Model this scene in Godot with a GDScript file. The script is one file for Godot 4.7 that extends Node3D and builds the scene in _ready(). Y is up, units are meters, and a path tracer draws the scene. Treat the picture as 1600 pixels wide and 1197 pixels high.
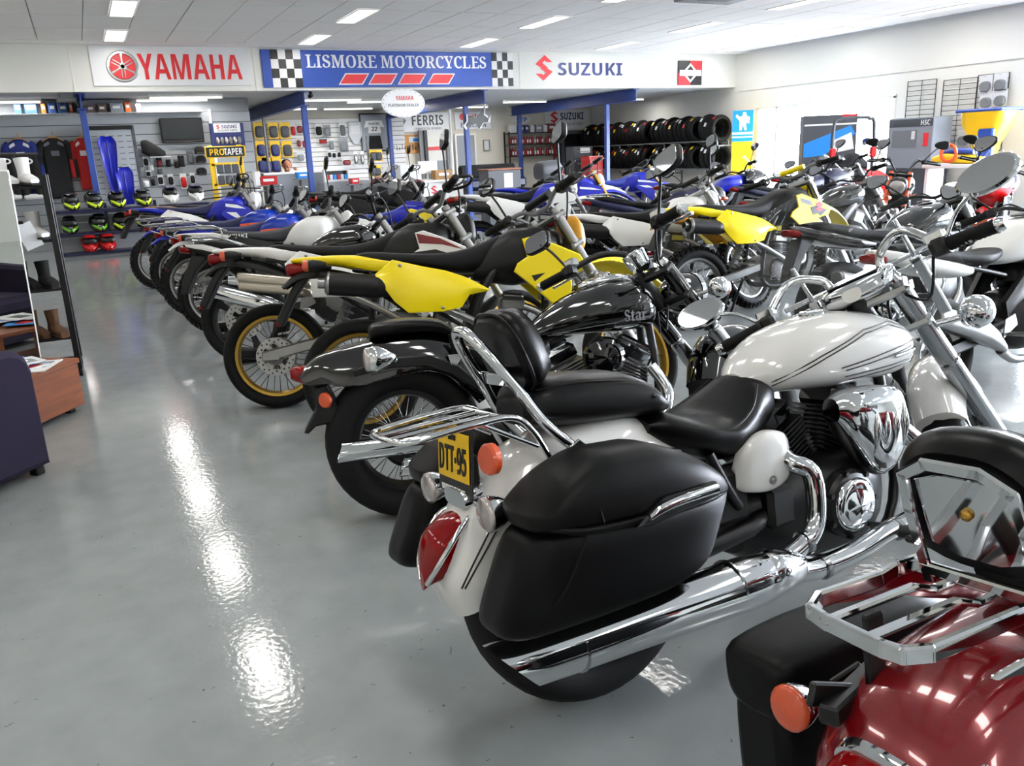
extends Node3D
# A motorcycle showroom: angled rows of bikes, mezzanine with shop walls behind, daylight door in the right wall.
# x runs along the back wall, -z runs towards it; the camera stands at the origin.

const FOCAL := 1280.0
const EYE := Vector3(0, 1.4, 0)
const CEIL := 3.33          # showroom ceiling
const MEZ := 2.61           # underside of the mezzanine
const ZB := -15.7           # face of the bulkhead
const ZW := -22.0           # back wall
const XR := 14.0            # right wall
const XL := -4.2            # left wall
const TX := 0.607           # ceiling tile width
const TZ := 1.215           # ceiling tile length

var cam_basis := Basis(Vector3(0.8889269, -0.04181164, 0.45613677), Vector3(0.16033826, 0.96122552, -0.2243594), Vector3(-0.42906947, 0.27257528, 0.86116323))
var M := {}
var taken := {}
var rng := RandomNumberGenerator.new()


# ---------------------------------------------------------------- geometry collector
class Geo:
	var v := PackedVector3Array()
	var n := PackedVector3Array()
	var uv := PackedVector2Array()
	var ix := PackedInt32Array()
	var xf := Transform3D.IDENTITY

	func vert(p: Vector3, nn: Vector3, t := Vector2.ZERO) -> int:
		v.append(xf * p)
		n.append((xf.basis * nn).normalized())
		uv.append(t)
		return v.size() - 1

	func tri(a: int, b: int, c: int) -> void:
		ix.append(a)
		if (v[b] - v[a]).cross(v[c] - v[a]).dot(n[a] + n[b] + n[c]) > 0.0:
			ix.append(c)
			ix.append(b)
		else:
			ix.append(b)
			ix.append(c)

	func quad(a: Vector3, b: Vector3, c: Vector3, d: Vector3, nn: Vector3) -> Geo:
		var i := vert(a, nn, Vector2(0, 0))
		vert(b, nn, Vector2(1, 0))
		vert(c, nn, Vector2(1, 1))
		vert(d, nn, Vector2(0, 1))
		tri(i, i + 1, i + 2)
		tri(i, i + 2, i + 3)
		return self

	# smooth surface over rows of points; wrap closes each row
	func grid(rows: Array, wrap := true, wrap_rows := false) -> Geo:
		var R := rows.size()
		var C: int = rows[0].size()
		var s := v.size()
		var sgn := 0.0
		var nn := PackedVector3Array()
		for i in R:
			var row: PackedVector3Array = rows[i]
			var mid := Vector3.ZERO
			for p in row:
				mid += p
			mid /= C
			var up: PackedVector3Array = rows[(i + 1) % R] if (i < R - 1 or wrap_rows) else row
			var dn: PackedVector3Array = rows[(i - 1 + R) % R] if (i > 0 or wrap_rows) else row
			for j in C:
				var j1 := (j + 1) % C if (wrap or j < C - 1) else j
				var j0 := (j - 1 + C) % C if (wrap or j > 0) else j
				var du := row[j1] - row[j0]
				var dv := up[j] - dn[j]
				var q := du.cross(dv)
				if q.length_squared() < 1e-16:
					q = Vector3.ZERO
				else:
					q = q.normalized()
					sgn += q.dot(row[j] - mid)
				nn.append(q)
		var f := 1.0 if sgn >= 0.0 else -1.0
		for i in R:
			var row: PackedVector3Array = rows[i]
			for j in C:
				var q := nn[i * C + j] * f
				if q == Vector3.ZERO:
					q = nn[(i + 1 if i < R - 1 else i - 1) * C + j] * f
				vert(row[j], q if q != Vector3.ZERO else Vector3.UP, Vector2(float(j) / C, float(i) / R))
		for i in (R if wrap_rows else R - 1):
			for j in (C if wrap else C - 1):
				var a := s + i * C + j
				var b := s + i * C + (j + 1) % C
				var c := s + ((i + 1) % R) * C + (j + 1) % C
				var d := s + ((i + 1) % R) * C + j
				tri(a, b, c)
				tri(a, c, d)
		return self

	func fan(ring: PackedVector3Array, nn: Vector3) -> Geo:
		var mid := Vector3.ZERO
		for p in ring:
			mid += p
		mid /= ring.size()
		var c := vert(mid, nn, Vector2(0.5, 0.5))
		for p in ring:
			vert(p, nn)
		for j in ring.size():
			tri(c, c + 1 + j, c + 1 + (j + 1) % ring.size())
		return self

	# swept tube; r is a number or one radius per point
	func tube(pts: Array, r, seg := 8, sub := 0, caps := true) -> Geo:
		var P := PackedVector3Array()
		var Q := PackedFloat32Array()
		var N := pts.size()
		for i in N:
			var ri: float = r[i] if r is Array else r
			P.append(pts[i])
			Q.append(ri)
			if sub > 0 and i < N - 1:
				var rn: float = r[i + 1] if r is Array else r
				var p0: Vector3 = pts[max(i - 1, 0)]
				var p3: Vector3 = pts[min(i + 2, N - 1)]
				var a: Vector3 = pts[i]
				var b: Vector3 = pts[i + 1]
				for k in range(1, sub + 1):
					var t := float(k) / (sub + 1)
					P.append(a.cubic_interpolate(b, p0, p3, t))
					Q.append(lerpf(ri, rn, t))
		var rows := []
		var T := (P[1] - P[0]).normalized()
		var U := T.cross(Vector3.UP if absf(T.y) < 0.9 else Vector3.RIGHT).normalized()
		for i in P.size():
			var t1 := (P[min(i + 1, P.size() - 1)] - P[max(i - 1, 0)]).normalized()
			U = (U - t1 * U.dot(t1)).normalized()
			var W := t1.cross(U)
			var ring := PackedVector3Array()
			for j in seg:
				var an := TAU * j / seg
				ring.append(P[i] + (U * cos(an) + W * sin(an)) * Q[i])
			rows.append(ring)
		grid(rows)
		if caps:
			fan(rows[0], (P[0] - P[1]).normalized())
			fan(rows[-1], (P[-1] - P[-2]).normalized())
		return self

	# turned about the local z axis; prof holds Vector2(radius, z); flat gives crisp edges
	func lathe(prof: Array, seg := 24, flat := true) -> Geo:
		if flat:
			for i in prof.size() - 1:
				_turn([prof[i], prof[i + 1]], seg)
		else:
			_turn(prof, seg)
		return self

	func _turn(prof: Array, seg: int) -> void:
		var s := v.size()
		for i in prof.size():
			var d: Vector2 = prof[min(i + 1, prof.size() - 1)] - prof[max(i - 1, 0)]
			var q := Vector2(d.y, -d.x).normalized()
			for j in seg + 1:
				var an := TAU * j / seg
				var c := cos(an)
				var k := sin(an)
				vert(Vector3(prof[i].x * c, prof[i].x * k, prof[i].y), Vector3(q.x * c, q.x * k, q.y), Vector2(float(j) / seg, float(i) / prof.size()))
		for i in prof.size() - 1:
			for j in seg:
				var a := s + i * (seg + 1) + j
				tri(a, a + 1, a + seg + 2)
				tri(a, a + seg + 2, a + seg + 1)

	# box with chamfered edges, turned by b
	func box(c: Vector3, s: Vector3, bev := 0.0, b := Basis.IDENTITY) -> Geo:
		var keep := xf
		xf = xf * Transform3D(b, c)
		var h := s * 0.5
		bev = minf(bev, minf(h.x, minf(h.y, h.z)) * 0.9)
		var k := h - Vector3.ONE * bev
		for ax in 3:
			for sg in [-1.0, 1.0]:
				var nn := Vector3.ZERO
				nn[ax] = sg
				var a1 := (ax + 1) % 3
				var a2 := (ax + 2) % 3
				var q := []
				for e in [[-1, -1], [1, -1], [1, 1], [-1, 1]]:
					var p := Vector3.ZERO
					p[ax] = sg * h[ax]
					p[a1] = e[0] * k[a1]
					p[a2] = e[1] * k[a2]
					q.append(p)
				quad(q[0], q[1], q[2], q[3], nn)
		if bev > 0.0:
			for ax in 3:
				var a1 := (ax + 1) % 3
				var a2 := (ax + 2) % 3
				for e in [[-1, -1], [1, -1], [1, 1], [-1, 1]]:
					var q := []
					for f in [[-1, 0], [1, 0], [1, 1], [-1, 1]]:
						var p := Vector3.ZERO
						p[ax] = f[0] * k[ax]
						p[a1] = e[0] * (h[a1] if f[1] == 0 else k[a1])
						p[a2] = e[1] * (k[a2] if f[1] == 0 else h[a2])
						q.append(p)
					var nn := Vector3.ZERO
					nn[a1] = e[0]
					nn[a2] = e[1]
					quad(q[0], q[1], q[2], q[3], nn.normalized())
			for sx in [-1.0, 1.0]:
				for sy in [-1.0, 1.0]:
					for sz in [-1.0, 1.0]:
						var nn := Vector3(sx, sy, sz)
						var i := vert(Vector3(h.x, k.y, k.z) * nn, nn)
						vert(Vector3(k.x, h.y, k.z) * nn, nn)
						vert(Vector3(k.x, k.y, h.z) * nn, nn)
						tri(i, i + 1, i + 2)
		xf = keep
		return self

	# outline in x, y pushed from z0 to z1, both rims chamfered
	func prism(poly: Array, z0: float, z1: float, bev := 0.0) -> Geo:
		var P := PackedVector2Array(poly)
		if Geometry2D.is_polygon_clockwise(P):
			P.reverse()
		var N := P.size()
		var E := PackedVector2Array()
		for i in N:
			var d := (P[(i + 1) % N] - P[i]).normalized()
			E.append(Vector2(d.y, -d.x))
		var I := PackedVector2Array()
		for i in N:
			var b := (E[i] + E[(i - 1 + N) % N])
			b = b / maxf(b.length_squared() * 0.5, 0.3)
			I.append(P[i] - b * bev)
		for i in N:
			var j := (i + 1) % N
			var e0 := E[(i - 1 + N) % N]
			var e1 := E[i]
			var e2 := E[j]
			var na := (e1 + e0).normalized() if e1.dot(e0) > 0.75 else e1
			var nb := (e1 + e2).normalized() if e1.dot(e2) > 0.75 else e1
			var A := Vector3(na.x, na.y, 0)
			var B := Vector3(nb.x, nb.y, 0)
			var s := vert(Vector3(P[i].x, P[i].y, z0 + bev), A)
			vert(Vector3(P[j].x, P[j].y, z0 + bev), B)
			vert(Vector3(P[j].x, P[j].y, z1 - bev), B)
			vert(Vector3(P[i].x, P[i].y, z1 - bev), A)
			tri(s, s + 1, s + 2)
			tri(s, s + 2, s + 3)
			if bev > 0.0:
				for z in [[z0 + bev, z0, -1.0], [z1 - bev, z1, 1.0]]:
					var w := Vector3(0, 0, z[2])
					s = vert(Vector3(P[i].x, P[i].y, z[0]), (A + w).normalized())
					vert(Vector3(P[j].x, P[j].y, z[0]), (B + w).normalized())
					vert(Vector3(I[j].x, I[j].y, z[1]), (B + w).normalized())
					vert(Vector3(I[i].x, I[i].y, z[1]), (A + w).normalized())
					tri(s, s + 1, s + 2)
					tri(s, s + 2, s + 3)
		var T := Geometry2D.triangulate_polygon(P)
		for z in [[z0, -1.0], [z1, 1.0]]:
			var s := v.size()
			for i in N:
				vert(Vector3(I[i].x, I[i].y, z[0]), Vector3(0, 0, z[1]), I[i])
			for i in range(0, T.size(), 3):
				tri(s + T[i], s + T[i + 1], s + T[i + 2])
		return self

	# body along x: stations [x, y, half width, up, down, exponent, z]; smooth, closed ends
	func hull(st: Array, seg := 20, sub := 3) -> Geo:
		var S := []
		for i in st.size():
			S.append(st[i])
			if i < st.size() - 1:
				var a: Array = st[max(i - 1, 0)]
				var b: Array = st[i]
				var c: Array = st[i + 1]
				var d: Array = st[min(i + 2, st.size() - 1)]
				for k in range(1, sub + 1):
					var t := float(k) / (sub + 1)
					var o := []
					for m in maxi(b.size(), 6):
						var B: float = b[m]
						var C: float = c[m]
						var x := cubic_interpolate(B, C, a[m], d[m], t)
						o.append(clampf(x, minf(B, C) - absf(C - B) * 0.1, maxf(B, C) + absf(C - B) * 0.1))
					S.append(o)
		var rows := []
		for s in S:
			var ring := PackedVector3Array()
			var zc: float = s[6] if s.size() > 6 else 0.0
			var e: float = 2.0 / s[5]
			for j in seg:
				var an := TAU * (j + 0.5) / seg
				var c := cos(an)
				var k := sin(an)
				var y: float = signf(k) * pow(absf(k), e) * (s[3] if k > 0 else s[4])
				ring.append(Vector3(s[0], s[1] + y, zc + signf(c) * pow(absf(c), e) * s[2]))
			rows.append(ring)
		grid(rows)
		fan(rows[0], Vector3(signf(st[0][0] - st[-1][0]), 0, 0))
		fan(rows[-1], Vector3(signf(st[-1][0] - st[0][0]), 0, 0))
		return self

	# curved sheet between two outlines (same count) in x, y; w = [[w at top, w at bottom] per station], bulge outwards, th thick
	func panel(top: Array, bot: Array, w: Array, bulge := 0.01, th := 0.004, nt := 6, side := 1.0) -> Geo:
		var rows := []
		var N := top.size()
		var ts := [0.0, 0.03]
		for k in range(1, nt):
			ts.append(float(k) / nt)
		ts.append_array([0.97, 1.0])
		for i in N:
			var a: Vector2 = top[i]
			var b: Vector2 = bot[i]
			var ends := 1.0 if (i > 0 and i < N - 1) else 0.4
			var ring := PackedVector3Array()
			for t in ts:
				var q := a.lerp(b, t)
				ring.append(Vector3(q.x, q.y, side * (lerpf(w[i][0], w[i][1], t) + bulge * ends * sin(PI * t))))
			for k in range(ts.size() - 1, -1, -1):
				var t: float = ts[k]
				var q := a.lerp(b, t)
				ring.append(Vector3(q.x, q.y, side * (lerpf(w[i][0], w[i][1], t) + bulge * ends * sin(PI * t) - th)))
			rows.append(ring)
		grid(rows)
		fan(rows[0], Vector3(-1, 0, 0))
		fan(rows[-1], Vector3(1, 0, 0))
		return self

	func mesh() -> ArrayMesh:
		var a := []
		a.resize(Mesh.ARRAY_MAX)
		a[Mesh.ARRAY_VERTEX] = v
		a[Mesh.ARRAY_NORMAL] = n
		a[Mesh.ARRAY_TEX_UV] = uv
		a[Mesh.ARRAY_INDEX] = ix
		var m := ArrayMesh.new()
		m.add_surface_from_arrays(Mesh.PRIMITIVE_TRIANGLES, a)
		return m


# ---------------------------------------------------------------- naming, tagging
func numbered(called: String) -> String:
	taken[called] = taken.get(called, -1) + 1
	return called if taken[called] == 0 else "%s_%03d" % [called, taken[called]]

func tag(o: Node, label: String, category: String, group := "") -> Node:
	o.set_meta("label", label)
	o.set_meta("category", category)
	if group:
		o.set_meta("group", group)
	return o

func thing(called: String, label: String, category: String, at := Vector3.ZERO, turn := 0.0, group := "") -> Node3D:
	var o := Node3D.new()
	o.name = numbered(called)
	add_child(o)
	o.position = at
	o.rotation.y = turn
	tag(o, label, category, group)
	return o

func show_mesh(called: String, mesh: Mesh, mat: Material, parent: Node) -> MeshInstance3D:
	var o := MeshInstance3D.new()
	o.mesh = mesh
	o.material_override = mat
	if parent == self:
		o.name = numbered(called)
		add_child(o)
	else:
		o.name = called
		parent.add_child(o, true)
	return o

func part(called: String, g: Geo, mat: Material, parent: Node) -> MeshInstance3D:
	return show_mesh(called, g.mesh(), mat, parent)

func struct(called: String, g: Geo, mat: Material) -> MeshInstance3D:
	var o := part(called, g, mat, self)
	o.set_meta("kind", "structure")
	return o

func copy(src: Node3D, at: Vector3, label := "", turn := 0.0) -> Node3D:
	var c: Node3D = src.duplicate()
	var base := String(src.name)
	if base.length() > 4 and base.substr(base.length() - 4, 1) == "_" and base.right(3).is_valid_int():
		base = base.substr(0, base.length() - 4)
	c.name = numbered(base)
	add_child(c)
	c.position = at
	c.rotation.y = turn
	if label:
		c.set_meta("label", label)
	return c

func ray(u: float, w: float) -> Vector3:
	return cam_basis * Vector3((u - 800.0) / FOCAL, -(w - 598.5) / FOCAL, -1.0)

func wz(u: float, w: float, z: float) -> Vector3:      # where the line of sight through a pixel meets the plane z
	var r := ray(u, w)
	return EYE + r * (z / r.z)

func wx(u: float, w: float, x: float) -> Vector3:
	var r := ray(u, w)
	return EYE + r * (x / r.x)

func wy(u: float, w: float, y: float) -> Vector3:
	var r := ray(u, w)
	return EYE + r * ((y - EYE.y) / r.y)

func V(x: float, y: float, z: float) -> Vector3:
	return Vector3(x, y, z)

func P2(a: Array) -> Array:
	var o := []
	for i in range(0, a.size(), 2):
		o.append(Vector2(a[i], a[i + 1]))
	return o

# frame whose z axis points along d
func along(at: Vector3, d: Vector3) -> Transform3D:
	var z := d.normalized()
	var x := (Vector3.UP if absf(z.y) < 0.95 else Vector3.RIGHT).cross(z).normalized()
	return Transform3D(Basis(x, z.cross(x), z), at)

# flat lettering standing on a face; at is its centre, wide its width in metres
func lettering(text: String, mat: Material, parent: Node, at: Vector3, wide: float, tall: float, serif := false, bold := true, turn := 0.0, called := "lettering") -> MeshInstance3D:
	var t := TextMesh.new()
	var f := SystemFont.new()
	f.font_names = PackedStringArray(["Droid Serif" if serif else "Droid Sans"])
	f.font_weight = 700 if bold else 400
	t.font = f
	t.text = text
	t.font_size = 48
	t.pixel_size = 0.01
	t.depth = 0.02
	t.curve_step = 1.5
	var o := show_mesh(called, t, mat, parent)
	var b := t.get_aabb()
	var s := Vector3(wide / maxf(b.size.x, 0.01), tall / maxf(b.size.y, 0.01), 0.15)
	o.basis = Basis(Vector3.UP, turn) * Basis.from_scale(s)
	o.position = at - o.basis * b.get_center()
	return o


# ---------------------------------------------------------------- materials
func mat(called: String, c: Color, rough := 0.5, metal := 0.0, extra := {}) -> StandardMaterial3D:
	var m := StandardMaterial3D.new()
	m.resource_name = called
	m.albedo_color = c
	m.roughness = rough
	m.metallic = metal
	for k in extra:
		m.set(k, extra[k])
	M[called] = m
	return m

func noise(freq: float, a: Color, b: Color, size := 256, kind := FastNoiseLite.TYPE_SIMPLEX_SMOOTH, oct := 4, normal := 0.0) -> NoiseTexture2D:
	var f := FastNoiseLite.new()
	f.seed = 7
	f.noise_type = kind
	f.frequency = freq
	f.fractal_octaves = oct
	var t := NoiseTexture2D.new()
	t.width = size
	t.height = size
	t.seamless = true
	t.noise = f
	if normal > 0.0:
		t.as_normal_map = true
		t.bump_strength = normal
	else:
		var g := Gradient.new()
		g.set_color(0, a)
		g.set_color(1, b)
		t.color_ramp = g
	return t


func _ready() -> void:
	rng.seed = 11
	var cam := Camera3D.new()
	cam.name = "camera"
	cam.fov = rad_to_deg(2.0 * atan(598.5 / FOCAL))
	cam.near = 0.02
	cam.far = 200.0
	add_child(cam)
	cam.transform = Transform3D(cam_basis.orthonormalized(), EYE)
	cam.current = true

	var env := Environment.new()
	var sky := Sky.new()
	var psm := ProceduralSkyMaterial.new()
	psm.sky_top_color = Color(0.74, 0.80, 0.90)
	psm.sky_horizon_color = Color(0.95, 0.97, 1.0)
	psm.ground_bottom_color = Color(0.55, 0.55, 0.53)
	psm.ground_horizon_color = Color(0.8, 0.8, 0.8)
	psm.sky_energy_multiplier = 8.0
	psm.ground_energy_multiplier = 4.0
	sky.sky_material = psm
	env.background_mode = Environment.BG_SKY
	env.sky = sky
	env.tonemap_mode = Environment.TONE_MAPPER_LINEAR
	env.tonemap_exposure = 0.70
	env.sdfgi_enabled = true
	env.ssao_enabled = true
	env.ssil_enabled = true
	var we := WorldEnvironment.new()
	we.name = "world_environment"
	we.environment = env
	add_child(we)

	var sun := DirectionalLight3D.new()
	sun.name = "sun"
	sun.light_energy = 11.0
	sun.light_color = Color(1.0, 0.97, 0.92)
	sun.light_angular_distance = 0.6
	sun.shadow_enabled = true
	add_child(sun)
	sun.rotation_degrees = Vector3(-62, 150, 0)

	materials()
	structure()
	ceiling_lights()
	shop_back()
	shop_right()
	lounge_corner()
	cruisers()
	bike_rows()


func materials() -> void:
	var skin_bump := noise(0.03, Color.BLACK, Color.WHITE, 256, FastNoiseLite.TYPE_CELLULAR, 3, 3.0)
	var fine := noise(0.2, Color.BLACK, Color.WHITE, 256, FastNoiseLite.TYPE_SIMPLEX, 2, 2.0)
	# the shell
	var fl := mat("epoxy_floor", Color(0.60, 0.62, 0.622), 0.105)
	fl.albedo_texture = floor_print()
	fl.roughness_texture = noise(0.02, Color(0.75, 0.75, 0.75), Color(1, 1, 1), 512)
	fl.normal_enabled = true
	fl.normal_texture = noise(0.09, Color.BLACK, Color.WHITE, 1024, FastNoiseLite.TYPE_SIMPLEX_SMOOTH, 4, 1.2)
	fl.normal_scale = 0.10
	fl.uv1_triplanar = true
	fl.uv1_world_triplanar = true
	fl.uv1_scale = Vector3(0.4, 0.4, 0.4)
	mat("wall_white", Color(0.90, 0.90, 0.88), 0.7)
	mat("wall_cream", Color(0.86, 0.84, 0.79), 0.8)
	mat("ceiling_tile", Color(0.955, 0.95, 0.945), 0.85)
	mat("ceiling_grid", Color(0.72, 0.72, 0.74), 0.7)
	mat("mezzanine_board", Color(0.78, 0.79, 0.80), 0.8)
	mat("slat_grey", Color(0.60, 0.62, 0.64), 0.6)
	mat("slat_white", Color(0.93, 0.93, 0.93), 0.6)
	mat("slat_groove", Color(0.25, 0.26, 0.27), 0.8)
	mat("post_blue", Color(0.13, 0.24, 0.52), 0.45)
	mat("concrete", Color(0.75, 0.74, 0.71), 0.9)
	# metals
	mat("chrome", Color(0.86, 0.87, 0.88), 0.06, 1.0)
	mat("chrome_soft", Color(0.66, 0.67, 0.68), 0.18, 1.0)
	mat("steel", Color(0.62, 0.62, 0.62), 0.32, 1.0)
	mat("brushed_steel", Color(0.66, 0.63, 0.58), 0.28, 1.0)
	mat("aluminium", Color(0.56, 0.56, 0.555), 0.32, 0.95)
	mat("cast_grey", Color(0.42, 0.42, 0.42), 0.5, 0.6)
	mat("black_metal", Color(0.028, 0.028, 0.031), 0.4, 0.2)
	mat("gold_rim", Color(0.62, 0.49, 0.20), 0.34, 0.9)
	mat("blue_rim", Color(0.06, 0.10, 0.45), 0.35, 0.7)
	mat("gold_fork", Color(0.70, 0.55, 0.25), 0.25, 0.9)
	# rubber, leather, plastic
	var rub := mat("rubber", Color(0.028, 0.028, 0.03), 0.72, 0.0, {"metallic_specular": 0.35})
	rub.normal_enabled = true
	rub.normal_texture = fine
	rub.normal_scale = 0.15
	rub.uv1_triplanar = true
	rub.uv1_scale = Vector3(8, 8, 8)
	var le := mat("leather", Color(0.024, 0.024, 0.027), 0.32, 0.0, {"metallic_specular": 0.3})
	le.normal_enabled = true
	le.normal_texture = skin_bump
	le.normal_scale = 0.12
	le.uv1_triplanar = true
	le.uv1_scale = Vector3(5, 5, 5)
	var sv := mat("seat_vinyl", Color(0.045, 0.047, 0.052), 0.58, 0.0, {"metallic_specular": 0.35})
	sv.normal_enabled = true
	sv.normal_texture = fine
	sv.normal_scale = 0.1
	sv.uv1_triplanar = true
	sv.uv1_scale = Vector3(6, 6, 6)
	mat("seat_grey", Color(0.20, 0.21, 0.225), 0.6)
	mat("seat_blue", Color(0.10, 0.12, 0.28), 0.6)
	mat("seat_royal", Color(0.10, 0.18, 0.55), 0.55)
	mat("bag_vinyl", Color(0.032, 0.032, 0.035), 0.42, 0.0, {"metallic_specular": 0.25, "normal_enabled": true, "normal_texture": skin_bump, "normal_scale": 0.06, "uv1_triplanar": true, "uv1_scale": Vector3(4, 4, 4)})
	mat("black_plastic", Color(0.03, 0.031, 0.034), 0.45, 0.0, {"metallic_specular": 0.4})
	mat("black_gloss", Color(0.015, 0.015, 0.018), 0.08, 0.0, {"clearcoat_enabled": true, "clearcoat": 1.0, "clearcoat_roughness": 0.03})
	mat("grey_plastic", Color(0.25, 0.26, 0.28), 0.5)
	mat("mid_grey", Color(0.45, 0.46, 0.47), 0.5)
	mat("pearl_white", Color(0.83, 0.83, 0.82), 0.2, 0.0, {"clearcoat_enabled": true, "clearcoat": 1.0, "clearcoat_roughness": 0.03})
	mat("candy_red", Color(0.45, 0.015, 0.05), 0.2, 0.25, {"clearcoat_enabled": true, "clearcoat": 1.0, "clearcoat_roughness": 0.04})
	mat("plastic_yellow", Color(0.93, 0.83, 0.03), 0.3)
	mat("plastic_amber", Color(0.75, 0.52, 0.03), 0.4)
	mat("plastic_white", Color(0.88, 0.88, 0.87), 0.35)
	mat("plastic_blue", Color(0.05, 0.10, 0.62), 0.3)
	mat("plastic_navy", Color(0.03, 0.05, 0.20), 0.35)
	mat("tank_blue", Color(0.03, 0.18, 0.60), 0.22)
	mat("plastic_red", Color(0.70, 0.04, 0.05), 0.3)
	mat("plastic_maroon", Color(0.45, 0.10, 0.12), 0.4)
	mat("plastic_orange", Color(0.85, 0.30, 0.05), 0.4)
	mat("lime", Color(0.75, 0.88, 0.02), 0.35)
	mat("grass_green", Color(0.35, 0.62, 0.05), 0.35)
	mat("sky_blue", Color(0.05, 0.50, 0.82), 0.4)
	mat("lens_red", Color(0.45, 0.008, 0.015), 0.08, 0.0, {"metallic_specular": 0.4})
	mat("lens_amber", Color(0.74, 0.25, 0.02), 0.12, 0.0, {"clearcoat_enabled": true, "clearcoat": 1.0})
	mat("lens_clear", Color(0.74, 0.71, 0.70), 0.16, 0.75, {"clearcoat_enabled": true, "clearcoat": 1.0})
	mat("mirror_glass", Color(0.80, 0.81, 0.83), 0.02, 1.0)
	mat("wall_mirror", Color(0.85, 0.86, 0.85), 0.01, 1.0)
	var ws := mat("windshield", Color(0.93, 0.96, 0.98, 0.02), 0.02)
	ws.transparency = BaseMaterial3D.TRANSPARENCY_ALPHA
	var wg := mat("window_glass", Color(0.92, 0.97, 0.96, 0.06), 0.02)
	wg.transparency = BaseMaterial3D.TRANSPARENCY_ALPHA
	# prints and paints
	mat("print_red", Color(0.80, 0.12, 0.15), 0.4)
	mat("print_blue", Color(0.10, 0.25, 0.58), 0.4)
	mat("print_navy", Color(0.12, 0.16, 0.38), 0.4)
	mat("print_black", Color(0.03, 0.03, 0.03), 0.4)
	mat("print_white", Color(0.92, 0.92, 0.92), 0.4)
	mat("print_grey", Color(0.45, 0.45, 0.47), 0.4)
	mat("sign_white", Color(0.90, 0.91, 0.92), 0.25)
	mat("sign_yellow", Color(0.92, 0.74, 0.05), 0.4)
	mat("screen_off", Color(0.10, 0.11, 0.12), 0.15)
	mat("cardboard", Color(0.62, 0.47, 0.30), 0.8)
	mat("box_blue", Color(0.16, 0.30, 0.55), 0.6)
	mat("box_orange", Color(0.80, 0.38, 0.12), 0.6)
	mat("box_grey", Color(0.55, 0.57, 0.60), 0.6)
	mat("box_brown", Color(0.35, 0.26, 0.20), 0.7)
	mat("paper", Color(0.86, 0.87, 0.88), 0.6)
	mat("pack_clear", Color(0.70, 0.72, 0.74), 0.3)
	var wd := mat("timber", Color(0.55, 0.29, 0.12), 0.45)
	wd.albedo_texture = noise(0.006, Color(0.78, 0.74, 0.70), Color(1, 1, 1), 512, FastNoiseLite.TYPE_SIMPLEX_SMOOTH, 5)
	wd.uv1_triplanar = true
	wd.uv1_scale = Vector3(0.6, 4, 0.6)
	mat("pine", Color(0.78, 0.55, 0.28), 0.55)
	var so := mat("sofa_fabric", Color(0.175, 0.14, 0.25), 0.95)
	so.albedo_texture = noise(0.35, Color(0.55, 0.55, 0.6), Color(1, 1, 1), 256, FastNoiseLite.TYPE_SIMPLEX, 2)
	so.uv1_triplanar = true
	so.uv1_scale = Vector3(4, 4, 4)
	mat("cloth_black", Color(0.05, 0.05, 0.055), 0.9)
	mat("cloth_blue", Color(0.07, 0.14, 0.42), 0.85)
	mat("cloth_red", Color(0.62, 0.06, 0.06), 0.85)
	mat("cloth_white", Color(0.85, 0.85, 0.85), 0.85)
	mat("cloth_grey", Color(0.35, 0.36, 0.38), 0.85)
	mat("boot_tan", Color(0.36, 0.24, 0.14), 0.8)
	mat("skin", Color(0.72, 0.48, 0.38), 0.6, 0.0, {"subsurf_scatter_enabled": true, "subsurf_scatter_strength": 0.1})
	mat("hair_dark", Color(0.05, 0.04, 0.035), 0.7)
	# lights
	mat("tube_glow", Color(1, 1, 1), 0.5, 0.0, {"emission_enabled": true, "emission": Color(1.0, 0.99, 0.97), "emission_energy_multiplier": 3.0})


# mottled epoxy with grit specks and scuffs trodden in
func floor_print() -> ImageTexture:
	var n := FastNoiseLite.new()
	n.seed = 3
	n.frequency = 0.012
	n.fractal_octaves = 4
	var im := n.get_seamless_image(1024, 1024)
	im.convert(Image.FORMAT_RGB8)
	for y in 1024:
		for x in 1024:
			var q := 0.93 + 0.07 * im.get_pixel(x, y).r
			im.set_pixel(x, y, Color(q, q, q))
	for k in 260:
		var x := rng.randi_range(4, 1015)
		var y := rng.randi_range(4, 1015)
		var d := rng.randf_range(0.25, 0.7)
		for j in rng.randi_range(1, 4):
			im.set_pixel(clampi(x + rng.randi_range(-1, 2), 0, 1023), clampi(y + rng.randi_range(-1, 1), 0, 1023), Color(d, d, d))
	for k in 10:
		var p := Vector2(rng.randf_range(60, 960), rng.randf_range(60, 960))
		var a := rng.randf_range(0, TAU)
		for j in rng.randi_range(8, 22):
			p += Vector2(cos(a), sin(a))
			a += rng.randf_range(-0.2, 0.2)
			im.set_pixel(int(p.x), int(p.y), Color(0.62, 0.62, 0.62))
	im.generate_mipmaps()
	return ImageTexture.create_from_image(im)


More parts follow.
